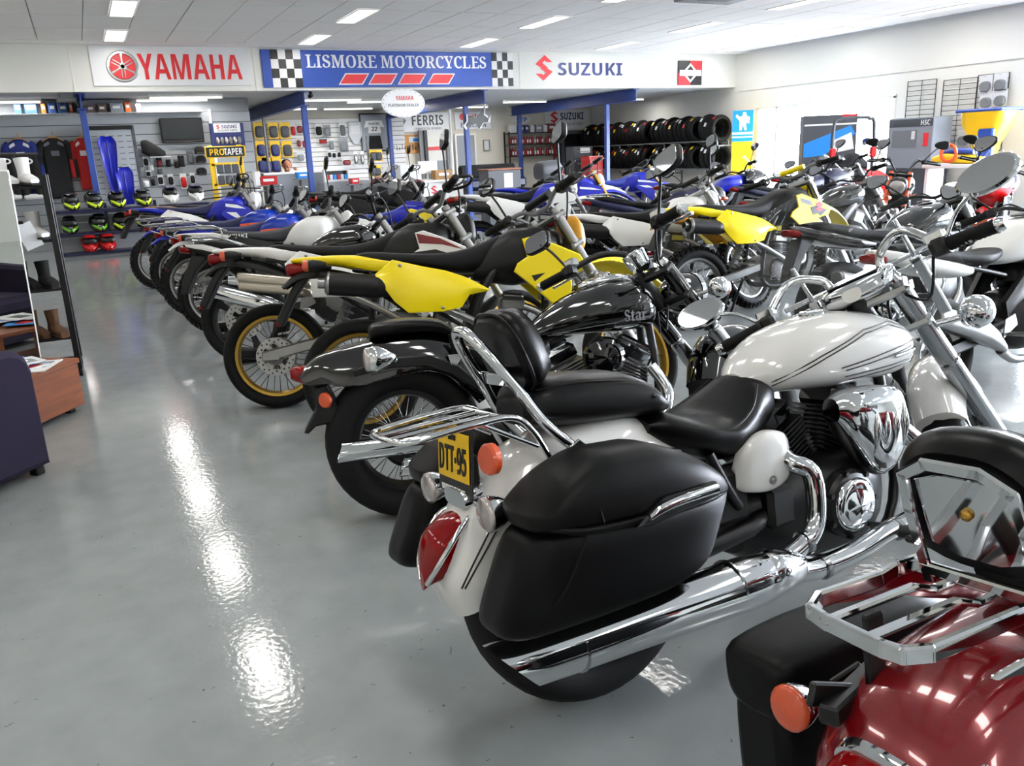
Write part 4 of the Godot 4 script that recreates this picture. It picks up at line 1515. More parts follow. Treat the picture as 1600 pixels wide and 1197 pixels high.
	part("rider_seat", g, M.leather, b)
	# tank with lettering
	var tk := [[0.61, 0.675, 0.05, 0.025, 0.025, 2.2], [0.68, 0.70, 0.09, 0.06, 0.04, 2.3], [0.80, 0.735, 0.125, 0.095, 0.07, 2.4], [0.95, 0.765, 0.148, 0.11, 0.10, 2.4], [1.06, 0.765, 0.148, 0.105, 0.10, 2.4], [1.13, 0.755, 0.12, 0.075, 0.08, 2.4], [1.155, 0.75, 0.06, 0.04, 0.04, 2.2]]
	g = Geo.new()
	g.hull(tk, 36, 5)
	var tank := part("fuel_tank", g, M.black_gloss, b)
	for s in [-1.0, 1.0]:
		for q in [[0.70, 0.685, 0.85, 0.70, 1.0, 0.715, 1.12, 0.725], [0.95, 0.705, 1.04, 0.74, 1.13, 0.75]]:
			part("pinstripe", pinstripe(tk, P2(q), 0.0016, s), M.print_grey, tank)
		var tx := lettering("Star", M.print_grey, tank, V(1.035, 0.735, s * (hull_w(tk, 1.035, 0.735) + 0.006)), 0.10, 0.045, true, true, 0.0 if s > 0 else PI, "star_lettering")
		tx.rotation.y += (0.12 if s > 0 else -0.12)
	g = Geo.new()
	g.hull([[0.84, 0.862, 0.03, 0.006, 0.03, 2.4], [0.90, 0.875, 0.055, 0.012, 0.03, 2.6], [1.02, 0.888, 0.065, 0.014, 0.03, 2.6], [1.10, 0.865, 0.03, 0.006, 0.03, 2.4]], 20, 3)
	g.xf = along(V(0.96, 0.893, 0), V(-0.05, 1, 0))
	g.lathe([Vector2(0.03, 0), Vector2(0.03, 0.012), Vector2(0.022, 0.018), Vector2(0, 0.018)], 20)
	part("tank_console", g, M.chrome, tank)
	# engine
	g = Geo.new()
	g.hull([[0.50, 0.34, 0.10, 0.07, 0.10, 3.0], [0.62, 0.34, 0.15, 0.11, 0.15, 3.2], [0.82, 0.34, 0.165, 0.12, 0.16, 3.4], [1.0, 0.34, 0.15, 0.10, 0.15, 3.2], [1.08, 0.34, 0.10, 0.06, 0.08, 3.0]], 24, 2)
	part("crankcase", g, M.black_metal, b)
	finned(b, V(0.78, 0.43, 0.02), V(-0.42, 1, 0), Vector2(0.08, 0.10), 0.13, M.cast_grey, M.chrome)
	finned(b, V(0.96, 0.43, 0.02), V(0.55, 1, 0), Vector2(0.08, 0.10), 0.13, M.cast_grey, M.chrome)
	side_case(b, "air_cleaner", V(0.90, 0.575, 0.11), 0.085, 0.06, M.black_gloss)
	side_case(b, "clutch_cover", V(0.80, 0.34, 0.155), 0.10, 0.04, M.black_gloss)
	g = Geo.new()
	g.box(V(0.50, 0.50, 0.11), V(0.18, 0.12, 0.05), 0.02)
	part("side_cover", g, M.black_gloss, b)
	# exhaust
	g = slash_cut(-0.17, 0.45, 0.335, 0.345, 0.235, 0.042, -0.012)
	part("silencer", g, M.chrome, b)
	g = slash_cut(0.05, 0.50, 0.255, 0.26, 0.235, 0.042, -0.012)
	part("silencer", g, M.chrome, b)
	g = Geo.new()
	g.tube([V(0.43, 0.345, 0.235), V(0.60, 0.36, 0.225), V(0.70, 0.44, 0.20), V(0.68, 0.53, 0.14)], 0.024, 12, 4)
	g.tube([V(0.48, 0.26, 0.235), V(0.80, 0.245, 0.225), V(1.05, 0.27, 0.21), V(1.15, 0.40, 0.17), V(1.10, 0.52, 0.12)], 0.024, 12, 4)
	part("exhaust_pipe", g, M.chrome, b)
	var xf := cruiser_front(b, {"top": Vector2(1.15, 0.89), "axle": Vector2(1.58, 0.315), "steer": 30.0, "R": 0.315, "hw": 0.062, "rim_r": 0.205, "wheel": {"spokes": 36, "disc": 0.14, "rim": "black_metal"}, "cover": "black_gloss", "slider": "chrome_soft", "clamp": "black_metal", "grip": Vector2(0.94, 0.985), "rise": 0.15, "bar": "black_metal", "cap": "chrome", "fender": P2([1.28, 0.42, 1.33, 0.53, 1.43, 0.62, 1.56, 0.65, 1.69, 0.63, 1.80, 0.55, 1.87, 0.45]), "fender_w": [0.09, 0.10, 0.10, 0.10, 0.10, 0.10, 0.08], "fender_d": [0.09, 0.12, 0.13, 0.14, 0.13, 0.11, 0.07], "paint": "black_gloss", "lamp": Vector2(1.36, 0.80), "shell": "black_gloss"})
	for s in [-1.0, 1.0]:
		mirror(b, [V(0.98, 1.01, s * 0.28), V(0.96, 1.11, s * 0.34), V(0.94, 1.16, s * 0.38)], V(0.94, 1.185, s * 0.41), Vector2(0.075, 0.045), V(-1, 0.2, -s * 0.15), 1, xf)
		g = Geo.new()
		ball(g, V(1.33, 0.76, s * 0.20), V(0.045, 0.045, 0.045), 20)
		g.tube([V(1.29, 0.76, s * 0.11), V(1.32, 0.76, s * 0.17)], 0.009, 8)
		var il := part("indicator", g, M.chrome, b)
		il.transform = xf
		g = Geo.new()
		g.xf = along(V(1.365, 0.76, s * 0.20), V(1, 0, 0))
		g.lathe([Vector2(0.034, -0.01), Vector2(0.03, 0.01), Vector2(0, 0.014)], 18, false)
		part("lens", g, M.lens_amber, il)
	g = Geo.new()
	g.xf = along(V(1.10, 0.97, 0), V(-0.5, 1, 0))
	g.lathe([Vector2(0.045, -0.05), Vector2(0.05, 0), Vector2(0.05, 0.012), Vector2(0.042, 0.014), Vector2(0, 0.012)], 24)
	part("speedometer", g, M.chrome, b).transform = xf
	g = Geo.new()
	g.tube([V(0.72, 0.22, -0.15), V(0.80, 0.05, -0.24)], 0.012, 8)
	g.box(V(0.81, 0.045, -0.25), V(0.06, 0.012, 0.04), 0.004)
	part("side_stand", g, M.black_metal, b)


func red_cruiser() -> void:
	var b := bike("red_cruiser", "candy red cruiser with chrome luggage rack, backrest and black leather panniers", Vector2(1.25, -0.50), 0, 9)
	wheel(b, "rear_wheel", Vector2(0, 0.32), 0.32, 0.085, 0.20, {"spokes": 36, "rim": "chrome_soft"})
	var g := Geo.new()
	var path := P2([-0.47, 0.50, -0.455, 0.58, -0.40, 0.655, -0.30, 0.71, -0.15, 0.735, 0.0, 0.735, 0.15, 0.72, 0.30, 0.66])
	part("rear_mudguard", guard(path, [0.13, 0.145, 0.15, 0.15, 0.15, 0.15, 0.15, 0.14], [0.06, 0.10, 0.14, 0.17, 0.18, 0.18, 0.17, 0.14], 2.6), M.candy_red, b)
	g = Geo.new()
	g.hull([[-0.515, 0.555, 0.03, 0.02, 0.03, 2.4], [-0.50, 0.565, 0.055, 0.03, 0.05, 2.6], [-0.46, 0.58, 0.065, 0.03, 0.07, 2.8], [-0.43, 0.59, 0.065, 0.025, 0.06, 2.8]], 22, 3)
	var tl := part("tail_lamp", g, M.lens_red, b)
	g = Geo.new()
	g.hull([[-0.445, 0.588, 0.07, 0.03, 0.06, 2.8], [-0.435, 0.592, 0.074, 0.032, 0.06, 2.8], [-0.425, 0.597, 0.07, 0.03, 0.06, 2.8]], 22, 2)
	part("lamp_shell", g, M.chrome, tl)
	g = Geo.new()
	g.box(V(-0.485, 0.600, 0), V(0.035, 0.008, 0.06), 0.003, Basis(Vector3.BACK, 0.4))
	part("clear_window", g, M.lens_clear, tl)
	# black hanger straps between rack and mudguard
	g = Geo.new()
	g.box(V(-0.35, 0.70, -0.075), V(0.035, 0.14, 0.012), 0.003)
	g.box(V(-0.34, 0.63, -0.10), V(0.24, 0.035, 0.012), 0.003, Basis(Vector3.BACK, -0.35))
	g.box(V(-0.37, 0.645, -0.10), V(0.16, 0.03, 0.03), 0.004, Basis(Vector3.UP, 0.3))
	g.prism(P2([-0.36, 0.64, -0.30, 0.65, -0.22, 0.55, -0.23, 0.51, -0.34, 0.60]), -0.155, -0.145, 0.003)
	part("pannier_bracket", g, M.black_metal, b)
	for s in [-1.0, 1.0]:
		indicator(b, V(-0.37, 0.64, s * 0.09), V(-0.425, 0.612, s * 0.165), V(-1, 0.12, -s * 0.1), "lens_amber", "chrome", 0.036)
	# rack
	g = Geo.new()
	var hoop := [V(-0.20, 0.795, -0.115), V(-0.255, 0.80, -0.11), V(-0.29, 0.795, -0.108), V(-0.42, 0.80, -0.105), V(-0.455, 0.80, -0.085), V(-0.465, 0.80, -0.05), V(-0.472, 0.80, 0.045), V(-0.468, 0.80, 0.07), V(-0.44, 0.80, 0.085), V(-0.32, 0.80, 0.088), V(-0.24, 0.80, 0.09), V(-0.17, 0.79, 0.092)]
	for i in hoop.size() - 1:
		var a: Vector3 = hoop[i]
		var e: Vector3 = hoop[i + 1]
		var d := e - a
		g.box((a + e) / 2, V(d.length() + 0.012, 0.024, 0.013), 0.003, Basis(d.normalized(), Vector3.UP, d.normalized().cross(Vector3.UP)).orthonormalized())
	for z in [-0.045, 0.02]:
		for q in [[-0.47, -0.30, 0.80, 0.80], [-0.30, -0.26, 0.80, 0.785], [-0.26, -0.19, 0.785, 0.785]]:
			g.box(V((q[0] + q[1]) / 2, (q[2] + q[3]) / 2 + 0.004, z), V(q[1] - q[0] + 0.01, 0.009, 0.016), 0.003, Basis(Vector3.BACK, atan2(q[3] - q[2], q[1] - q[0])))
	g.box(V(-0.20, 0.79, 0), V(0.016, 0.02, 0.23), 0.003)
	part("luggage_rack", g, M.chrome, b)
	# sissy bar frame, plate and pad, leaning back
	var keep := Transform3D(Basis(Vector3.BACK, 0.30), V(-0.22, 0.80, 0))
	g = Geo.new()
	g.xf = keep
	var fr := [V(0, -0.02, -0.085), V(0, 0.10, -0.085), V(0, 0.16, -0.08), V(0, 0.185, -0.04), V(0, 0.185, 0.04), V(0, 0.16, 0.08), V(0, 0.10, 0.085), V(0, -0.02, 0.085)]
	for i in fr.size() - 1:
		var a: Vector3 = fr[i]
		var e: Vector3 = fr[i + 1]
		var d := (e - a)
		g.box((a + e) / 2, V(0.008, d.length() + 0.01, 0.018), 0.002, Basis(Vector3.RIGHT, d.normalized(), Vector3.RIGHT.cross(d.normalized())))
	g.box(V(0, 0.0, 0), V(0.01, 0.02, 0.19), 0.003)
	var sb := part("sissy_bar", g, M.chrome, b)
	g = Geo.new()
	g.xf = keep
	g.xf = keep * Transform3D(Basis(Vector3.UP, PI / 2), V(0.012, 0, 0))
	g.prism(P2([-0.072, 0.045, -0.03, 0.03, 0.03, 0.03, 0.072, 0.045, 0.072, 0.15, 0.03, 0.165, -0.03, 0.165, -0.072, 0.15]), -0.003, 0.003, 0.0015)
	var plt := part("back_plate", g, M.chrome, sb)
	g = Geo.new()
	g.xf = keep
	ball(g, V(-0.004 + 0.010, 0.108, 0.0), V(0.006, 0.009, 0.009), 12)
	part("plate_screw", g, M.gold_fork, sb)
	g = Geo.new()
	g.xf = keep * Transform3D(Basis.IDENTITY, V(0.055, 0.105, 0))
	var rows := []
	for k in 9:
		var t := k / 8.0
		var sc := 0.84 + 0.16 * sin(PI * clampf(t * 1.1, 0, 1))
		var ring := PackedVector3Array()
		for j in 32:
			var a := TAU * j / 32
			ring.append(V((t - 0.5) * 0.08, signf(sin(a)) * pow(absf(sin(a)), 0.75) * 0.112 * sc, signf(cos(a)) * pow(absf(cos(a)), 0.75) * (0.13 - 0.02 * sin(a)) * sc))
		rows.append(ring)
	g.grid(rows)
	g.fan(rows[0], V(-1, 0, 0))
	g.fan(rows[-1], V(1, 0, 0))
	part("backrest_pad", g, M.leather, b)
	# flared chrome rails from the sissy bar along the mudguard
	g = Geo.new()
	for s in [-1.0, 1.0]:
		g = Geo.new()
		g.prism(P2([-0.40, 0.775, -0.26, 0.785, -0.15, 0.78, -0.02, 0.70, 0.05, 0.60, 0.0, 0.60, -0.10, 0.70, -0.24, 0.745]), s * 0.135 - 0.006, s * 0.135 + 0.006, 0.003)
		part("side_rail", g, M.chrome, sb)
	# panniers
	for s in [-1.0, 1.0]:
		var zb: float = s * 0.295
		g = Geo.new()
		g.hull([[-0.385, 0.47, 0.04, 0.08, 0.10, 3.0, zb], [-0.365, 0.47, 0.06, 0.11, 0.14, 3.8, zb], [-0.25, 0.47, 0.07, 0.13, 0.17, 4.4, zb], [-0.05, 0.47, 0.07, 0.13, 0.17, 4.4, zb], [0.06, 0.47, 0.05, 0.10, 0.12, 3.2, zb]], 28, 2)
		var bag := part("pannier", g, M.bag_vinyl, b)
		g = Geo.new()
		g.hull([[-0.392, 0.60, 0.05, 0.02, 0.06, 3.2, zb], [-0.37, 0.60, 0.072, 0.04, 0.075, 3.6, zb], [-0.25, 0.60, 0.08, 0.05, 0.085, 3.8, zb], [-0.05, 0.60, 0.08, 0.05, 0.085, 3.8, zb], [0.06, 0.59, 0.06, 0.03, 0.06, 3.0, zb]], 28, 2)
		part("flap", g, M.bag_vinyl, bag)
		for x in [-0.33, -0.08]:
			part("stud", ball(Geo.new(), V(x, 0.555, zb + s * 0.077), V(0.008, 0.008, 0.005), 10), M.black_metal, bag)
	# seat, tank, engine and front end lie outside the picture
	g = Geo.new()
	g.hull([[-0.12, 0.78, 0.08, 0.03, 0.04, 2.6], [0.0, 0.78, 0.12, 0.05, 0.05, 3.0], [0.18, 0.74, 0.14, 0.05, 0.06, 3.0], [0.36, 0.68, 0.17, 0.05, 0.07, 2.8], [0.55, 0.70, 0.12, 0.07, 0.07, 2.4], [0.62, 0.71, 0.07, 0.05, 0.05, 2.2]], 24, 3)
	part("seat", g, M.leather, b)
	g = Geo.new()
	g.hull([[0.58, 0.73, 0.05, 0.03, 0.03, 2.2], [0.75, 0.78, 0.14, 0.09, 0.09, 2.4], [0.95, 0.79, 0.16, 0.10, 0.11, 2.4], [1.15, 0.78, 0.14, 0.08, 0.09, 2.4], [1.22, 0.77, 0.06, 0.03, 0.03, 2.2]], 26, 3)
	part("fuel_tank", g, M.candy_red, b)
	g = Geo.new()
	g.hull([[0.45, 0.34, 0.10, 0.08, 0.10, 3.0], [0.62, 0.36, 0.16, 0.12, 0.16, 3.2], [0.95, 0.36, 0.165, 0.12, 0.16, 3.2], [1.06, 0.36, 0.10, 0.07, 0.10, 3.0]], 20, 2)
	for s in [-1.0, 1.0]:
		g.tube([V(0.0, 0.32, s * 0.13), V(0.5, 0.36, s * 0.13)], 0.025, 8)
	part("engine", g, M.black_metal, b)
	finned(b, V(0.76, 0.46, 0), V(-0.45, 1, 0), Vector2(0.08, 0.085), 0.14, M.cast_grey, M.chrome)
	finned(b, V(0.92, 0.46, 0), V(0.45, 1, 0), Vector2(0.08, 0.085), 0.14, M.cast_grey, M.chrome)
	cruiser_front(b, {"top": Vector2(1.17, 0.92), "axle": Vector2(1.65, 0.32), "steer": 30.0, "R": 0.32, "hw": 0.065, "rim_r": 0.21, "wheel": {"spokes": 36, "disc": 0.14, "rim": "chrome_soft"}, "cover": "chrome_soft", "slider": "chrome_soft", "clamp": "chrome_soft", "grip": Vector2(1.0, 0.98), "rise": 0.15, "bar": "chrome", "cap": "chrome", "fender": P2([1.34, 0.49, 1.42, 0.59, 1.54, 0.65, 1.66, 0.665, 1.80, 0.63, 1.92, 0.54]), "fender_w": [0.10, 0.11, 0.115, 0.115, 0.11, 0.09], "fender_d": [0.10, 0.13, 0.15, 0.15, 0.13, 0.09], "paint": "candy_red", "lamp": Vector2(1.38, 0.87), "shell": "chrome"})


func trail(called: String, label: String, at: Vector2, head: float, lean: float, p: Dictionary) -> Node3D:
	var b := bike(called, label, at, head, lean, p.get("group", ""))
	var k: float = p.get("low", 1.0)        # lower bodywork for farm bikes
	var wd := {"spokes": 32, "rim": p.get("rim", "aluminium"), "knobs": p.get("knobs", true), "disc": 0.11, "spoke_mat": p.get("spoke", "chrome_soft")}
	var Rr: float = 0.31 if p.get("knobs", true) else 0.305
	wheel(b, "rear_wheel", Vector2(0, Rr), Rr, 0.058 if p.get("knobs", true) else 0.068, 0.232, wd)
	var top := Vector2(1.0, 1.06 * k)
	var axle := Vector2(1.43, Rr)
	var xf := steer(top, axle, p.get("steer", 28.0))
	wheel(b, "front_wheel", axle, Rr, 0.045 if p.get("knobs", true) else 0.058, 0.24, wd, xf)
	var g := Geo.new()
	# swingarm, shock, frame
	for s in [-1.0, 1.0]:
		g.box(V(0.27, 0.375, s * 0.095), V(0.66, 0.062, 0.03), 0.008, Basis(Vector3.BACK, 0.20))
		g.box(V(-0.02, 0.312, s * 0.095), V(0.10, 0.055, 0.032), 0.006)
	g.box(V(0.50, 0.43, 0), V(0.12, 0.07, 0.2), 0.01)
	part("swingarm", g, M[p.get("swing", "aluminium")], b)
	g = Geo.new()
	var fm := p.get("frame", "black_metal") as String
	for s in [-1.0, 1.0]:
		g.tube([V(0.94, 0.92 * k, s * 0.04), V(0.72, 0.82 * k, s * 0.10), V(0.60, 0.62 * k, s * 0.11), V(0.56, 0.40, s * 0.10), V(0.62, 0.28, s * 0.09), V(0.86, 0.27, s * 0.09)], 0.02, 10, 3)
		g.tube([V(0.60, 0.80 * k, s * 0.10), V(0.30, 0.82 * k, s * 0.10), V(0.0, 0.86 * k, s * 0.08)], 0.012, 8, 2)
		g.tube([V(0.56, 0.52, s * 0.10), V(0.30, 0.70 * k, s * 0.10), V(0.08, 0.84 * k, s * 0.09)], 0.011, 8, 1)
		g.tube([V(0.98, 0.86 * k, s * 0.02), V(0.98, 0.62, s * 0.05), V(0.88, 0.30, s * 0.08)], 0.017, 8, 2)
	part("frame", g, M[fm], b)
	g = Geo.new()
	g.tube([V(0.36, 0.44, 0), V(0.52, 0.78 * k, 0)], 0.03, 10)
	for i in 7:
		g.xf = along(V(0.38, 0.46, 0).lerp(V(0.5, 0.70 * k, 0), i / 6.0), V(0.16, 0.34, 0))
		g.lathe([Vector2(0.03, -0.008), Vector2(0.045, -0.004), Vector2(0.045, 0.004), Vector2(0.03, 0.008)], 12)
	part("shock_absorber", g, M[p.get("spring", "mid_grey")], b)
	# engine
	g = Geo.new()
	g.hull([[0.54, 0.42, 0.08, 0.06, 0.08, 3.0], [0.62, 0.41, 0.125, 0.10, 0.11, 3.2], [0.76, 0.40, 0.135, 0.12, 0.12, 3.2], [0.88, 0.38, 0.10, 0.08, 0.09, 3.0]], 18, 2)
	part("crankcase", g, M.cast_grey, b)
	finned(b, V(0.78, 0.48, 0), V(0.12, 1, 0), Vector2(0.07, 0.075), 0.12, M.cast_grey, M.aluminium)
	side_case(b, "clutch_cover", V(0.70, 0.40, 0.12), 0.085, 0.035, M.cast_grey)
	side_case(b, "generator_cover", V(0.78, 0.40, -0.12), 0.075, 0.035, M.cast_grey, -1.0)
	g = Geo.new()
	g.tube([V(0.86, 0.62, 0.04), V(0.96, 0.56, 0.09), V(0.94, 0.45, 0.14), V(0.80, 0.44, 0.165), V(0.66, 0.52, 0.16), V(0.52, 0.60 * k, 0.155), V(0.30, 0.70 * k, 0.15), V(0.14, 0.765 * k, 0.15)], 0.02, 10, 3)
	part("exhaust_pipe", g, M[p.get("pipe", "steel")], b)
	# silencer
	match p.get("silencer", "round"):
		"twin":
			for z in [0.0, 1.0]:
				var sl := Geo.new()
				sl.hull([[-0.14, 0.765 - 0.045 * z, 0.05, 0.024, 0.024, 3.0, 0.16], [-0.13, 0.765 - 0.045 * z, 0.06, 0.03, 0.03, 3.6, 0.16], [0.20, 0.715 - 0.045 * z, 0.062, 0.032, 0.03, 3.6, 0.16], [0.26, 0.70 - 0.045 * z, 0.03, 0.02, 0.02, 2.6, 0.155]], 20, 2)
				part("silencer", sl, M.brushed_steel, b)
			var tp := Geo.new().tube([V(-0.20, 0.755, 0.16), V(-0.12, 0.745, 0.16)], [0.022, 0.026], 14)
			part("tail_pipe", tp, M.chrome, b)
		_:
			var sl := Geo.new()
			sl.xf = along(V(-0.135, 0.80 * k, 0.125), V(1, -0.12, 0))
			sl.lathe([Vector2(0.0, 0.0), Vector2(0.045, 0.0), Vector2(0.056, 0.012), Vector2(0.058, 0.03), Vector2(0.058, 0.26), Vector2(0.045, 0.32), Vector2(0.022, 0.38)], 22)
			var so := part("silencer", sl, M[p.get("can", "black_plastic")], b)
			var e := Geo.new()
			e.xf = along(V(-0.135, 0.80 * k, 0.125), V(1, -0.12, 0))
			e.lathe([Vector2(0.018, -0.035), Vector2(0.026, -0.035), Vector2(0.026, 0.0), Vector2(0.05, 0.002), Vector2(0.0595, 0.012), Vector2(0.0595, 0.022)], 20)
			part("end_cap", e, M.steel, so)
	# bodywork: tail, panels, seat, tank, shrouds
	var tw: float = p.get("tail_w", 1.0)
	g = Geo.new()
	g.hull([[-0.30, 0.925 * k, 0.045 * tw, 0.008, 0.012, 2.6], [-0.22, 0.925 * k, 0.075 * tw, 0.014, 0.025, 2.8], [-0.05, 0.915 * k, 0.095 * tw, 0.022, 0.04, 2.8], [0.10, 0.89 * k, 0.11 * tw, 0.035, 0.07, 2.8], [0.22, 0.875 * k, 0.11, 0.03, 0.07, 2.8]], 22, 3)
	part("tail_fairing", g, M[p.tail], b)
	g = guard(P2([-0.36, 0.80 * k, -0.26, 0.87 * k, -0.1, 0.87 * k, 0.1, 0.80 * k, 0.28, 0.66 * k]), [0.06, 0.08, 0.085, 0.085, 0.08], [0.02, 0.04, 0.05, 0.05, 0.04], 2.4)
	part("rear_mudguard", g, M[p.get("under", "black_plastic")], b)
	for s in [-1.0, 1.0]:
		g = Geo.new()
		g.panel([Vector2(0.11, 0.83 * k), Vector2(0.20, 0.895 * k), Vector2(0.34, 0.855 * k), Vector2(0.46, 0.825 * k), Vector2(0.54, 0.795 * k), Vector2(0.60, 0.765 * k), Vector2(0.67, 0.722 * k)], [Vector2(0.115, 0.815 * k), Vector2(0.195, 0.69 * k), Vector2(0.26, 0.63 * k), Vector2(0.43, 0.625 * k), Vector2(0.525, 0.64 * k), Vector2(0.57, 0.70 * k), Vector2(0.665, 0.712 * k)], [[0.14, 0.16], [0.155, 0.185], [0.17, 0.195], [0.172, 0.19], [0.168, 0.18], [0.16, 0.165], [0.15, 0.15]], 0.018, 0.005, 7, s)
		var sp := part("side_panel", g, M[p.panel], b)
		g = Geo.new()
		for q in [[0.235, 0.865, 0.168], [0.43, 0.645, 0.192]]:
			ball(g, V(q[0], q[1] * k, s * (q[2] + 0.004)), V(0.009, 0.009, 0.004), 10)
		part("panel_bolt", g, M.steel, sp)
	var sk: float = k
	g = Geo.new()
	g.hull([[0.02, 0.925 * sk, 0.06, 0.015, 0.02, 2.8], [0.10, 0.915 * sk, 0.10, 0.03, 0.03, 3.0], [0.30, 0.89 * sk, 0.115, 0.035, 0.035, 3.0], [0.48, 0.87 * sk, 0.115, 0.05, 0.05, 3.0], [0.62, 0.89 * sk, 0.105, 0.055, 0.08, 2.8], [0.74, 0.94 * sk, 0.085, 0.05, 0.09, 2.6], [0.80, 0.965 * sk, 0.06, 0.035, 0.06, 2.4]], 24, 3)
	var seat := part("seat", g, M[p.seat], b)
	if p.has("seat_text"):
		lettering(p.seat_text, M.print_white, seat, V(0.22, 0.885 * sk, 0.117), 0.20, 0.035, false, true, 0.0, "seat_lettering")
	g = Geo.new()
	var bt: float = p.get("tank_w", 1.0)
	g.hull([[0.60, 0.80 * k, 0.07, 0.04, 0.03, 2.6], [0.70, 0.86 * k, 0.12 * bt, 0.09, 0.11, 2.8], [0.82, 0.89 * k, 0.15 * bt, 0.13, 0.16, 2.8], [0.95, 0.90 * k, 0.15 * bt, 0.125, 0.16, 2.8], [1.04, 0.92 * k, 0.10, 0.09, 0.12, 2.6], [1.08, 0.93 * k, 0.05, 0.05, 0.06, 2.4]], 24, 3)
	var tank := part("fuel_tank", g, M[p.tank], b)
	g = Geo.new()
	g.xf = along(V(0.88, 1.02 * k, 0), V(-0.1, 1, 0))
	g.lathe([Vector2(0.035, 0), Vector2(0.035, 0.02), Vector2(0.03, 0.025), Vector2(0, 0.025)], 18)
	part("filler_cap", g, M.black_plastic, tank)
	if p.has("tank_stripe"):
		for s in [-1.0, 1.0]:
			g = Geo.new()
			g.panel(P2([0.67, 0.87 * k, 0.80, 0.875 * k, 0.92, 0.875 * k, 1.0, 0.93 * k]), P2([0.67, 0.80 * k, 0.80, 0.80 * k, 0.92, 0.79 * k, 1.0, 0.81 * k]), [[0.118 * bt, 0.12 * bt], [0.15 * bt, 0.152 * bt], [0.152 * bt, 0.154 * bt], [0.135 * bt, 0.137 * bt]], 0.003, 0.006, 3, s)
			part("tank_flash", g, M[p.tank_stripe], tank)
	if p.get("shroud", "") != "":
		for s in [-1.0, 1.0]:
			g = Geo.new()
			g.xf = Transform3D(Basis(V(1, 0, s * 0.18), V(0, 1, 0), V(0, 0, 1)), V(0, 0, s * (0.165 - 0.18 * 0.85)))
			var pl := []
			for q in P2([0.85, 0.96, 0.90, 0.97, 1.02, 0.92, 1.13, 0.865, 1.15, 0.83, 1.13, 0.79, 1.04, 0.775, 1.085, 0.735, 1.075, 0.65, 1.04, 0.57, 0.98, 0.63, 0.90, 0.71, 0.80, 0.80, 0.82, 0.84, 0.87, 0.87]):
				pl.append(Vector2(q.x, q.y * k))
			g.prism(pl, -0.006, 0.008, 0.005)
			var sh := part("radiator_shroud", g, M[p.shroud], b)
			if p.has("graphic"):
				var lay := 0.0
				for q in p.graphic:
					var gx := Geo.new()
					gx.xf = g.xf
					var face := 0.0078 + lay if s > 0 else -0.0058 - lay - 0.002
					gx.prism(P2(q.slice(1)), face, face + 0.002, 0.0004)
					part("graphic", gx, M[q[0]], sh)
					lay += 0.0012
			g = Geo.new()
			g.box(V(1.0, 0.76 * k, s * 0.10), V(0.03, 0.24, 0.10), 0.006, Basis(Vector3.BACK, -0.2))
			part("radiator", g, M.mid_grey, b)
			if p.get("vent", true):
				g = Geo.new()
				g.xf = Transform3D(Basis(V(1, 0, s * 0.18), V(0, 1, 0), V(0, 0, 1)), V(0, 0, s * (0.165 - 0.18 * 0.85)))
				g.prism(P2([0.885, 0.775 * k, 0.955, 0.785 * k, 0.90, 0.745 * k]), (0.0082 if s > 0 else -0.0082), (0.009 if s > 0 else -0.0062), 0.0002)
				part("shroud_vent", g, M.print_black, sh)
	# front end
	for s in [-1.0, 1.0]:
		var T := V(top.x, top.y, s * 0.10)
		var A := V(axle.x - 0.02, axle.y, s * 0.10)
		g = Geo.new()
		g.tube([T + (T - A) * 0.03, T.lerp(A, 0.02), T.lerp(A, 0.45), T.lerp(A, 0.5)], [0.022, 0.028, 0.028, 0.024], 14)
		var leg := part("fork_leg", g, M[p.get("fork", "aluminium")], b)
		leg.transform = xf
		g = Geo.new()
		if p.get("gaiter", false):
			for i in 12:
				var c := T.lerp(A, 0.42 + i * 0.035)
				g.xf = along(c, A - T)
				g.lathe([Vector2(0.026, -0.012), Vector2(0.034, 0.0), Vector2(0.026, 0.012)], 14)
			g.xf = Transform3D.IDENTITY
		g.tube([T.lerp(A, 0.48), T.lerp(A, 0.86), A], [0.022, 0.026, 0.03], 12)
		g.box(A, V(0.06, 0.06, 0.035), 0.01)
		part("fork_slider", g, M[p.get("slider", "steel")], leg)
	g = Geo.new()
	for t in [0.02, 0.22]:
		var c := top.lerp(axle, t)
		g.box(V(c.x, c.y, 0), V(0.09, 0.035, 0.26), 0.01, Basis(Vector3.BACK, 0.49))
	part("triple_clamp", g, M[p.get("clamp", "aluminium")], b).transform = xf
	part("front_mudguard", guard([Vector2(1.08, 0.80 * k), Vector2(1.22, 0.855 * k), Vector2(1.36, 0.87 * k), Vector2(1.52, 0.83 * k), Vector2(1.68, 0.74 * k), Vector2(1.76, 0.68 * k)], [0.07, 0.085, 0.085, 0.08, 0.065, 0.04], [0.03, 0.045, 0.05, 0.045, 0.03, 0.02], 2.2), M[p.get("front", p.shroud if p.get("shroud", "") != "" else p.tank)], b).transform = xf
	g = Geo.new()
	g.hull([[1.10, 0.985 * k, 0.05, 0.07, 0.08, 3.0], [1.15, 0.985 * k, 0.085, 0.095, 0.11, 3.2], [1.19, 0.975 * k, 0.075, 0.075, 0.09, 3.0]], 20, 2)
	var cowl := part("headlamp_cowl", g, M[p.get("cowl", "plastic_white")], b)
	cowl.transform = xf
	g = Geo.new()
	g.xf = along(V(1.185, 0.96 * k, 0), V(1, -0.1, 0))
	g.lathe([Vector2(0.06, -0.01), Vector2(0.055, 0.015), Vector2(0, 0.022)], 18, false)
	part("lens", g, M.lens_clear, cowl)
	# bars
	var G := Vector2(0.93, 1.06 * k + 0.075)
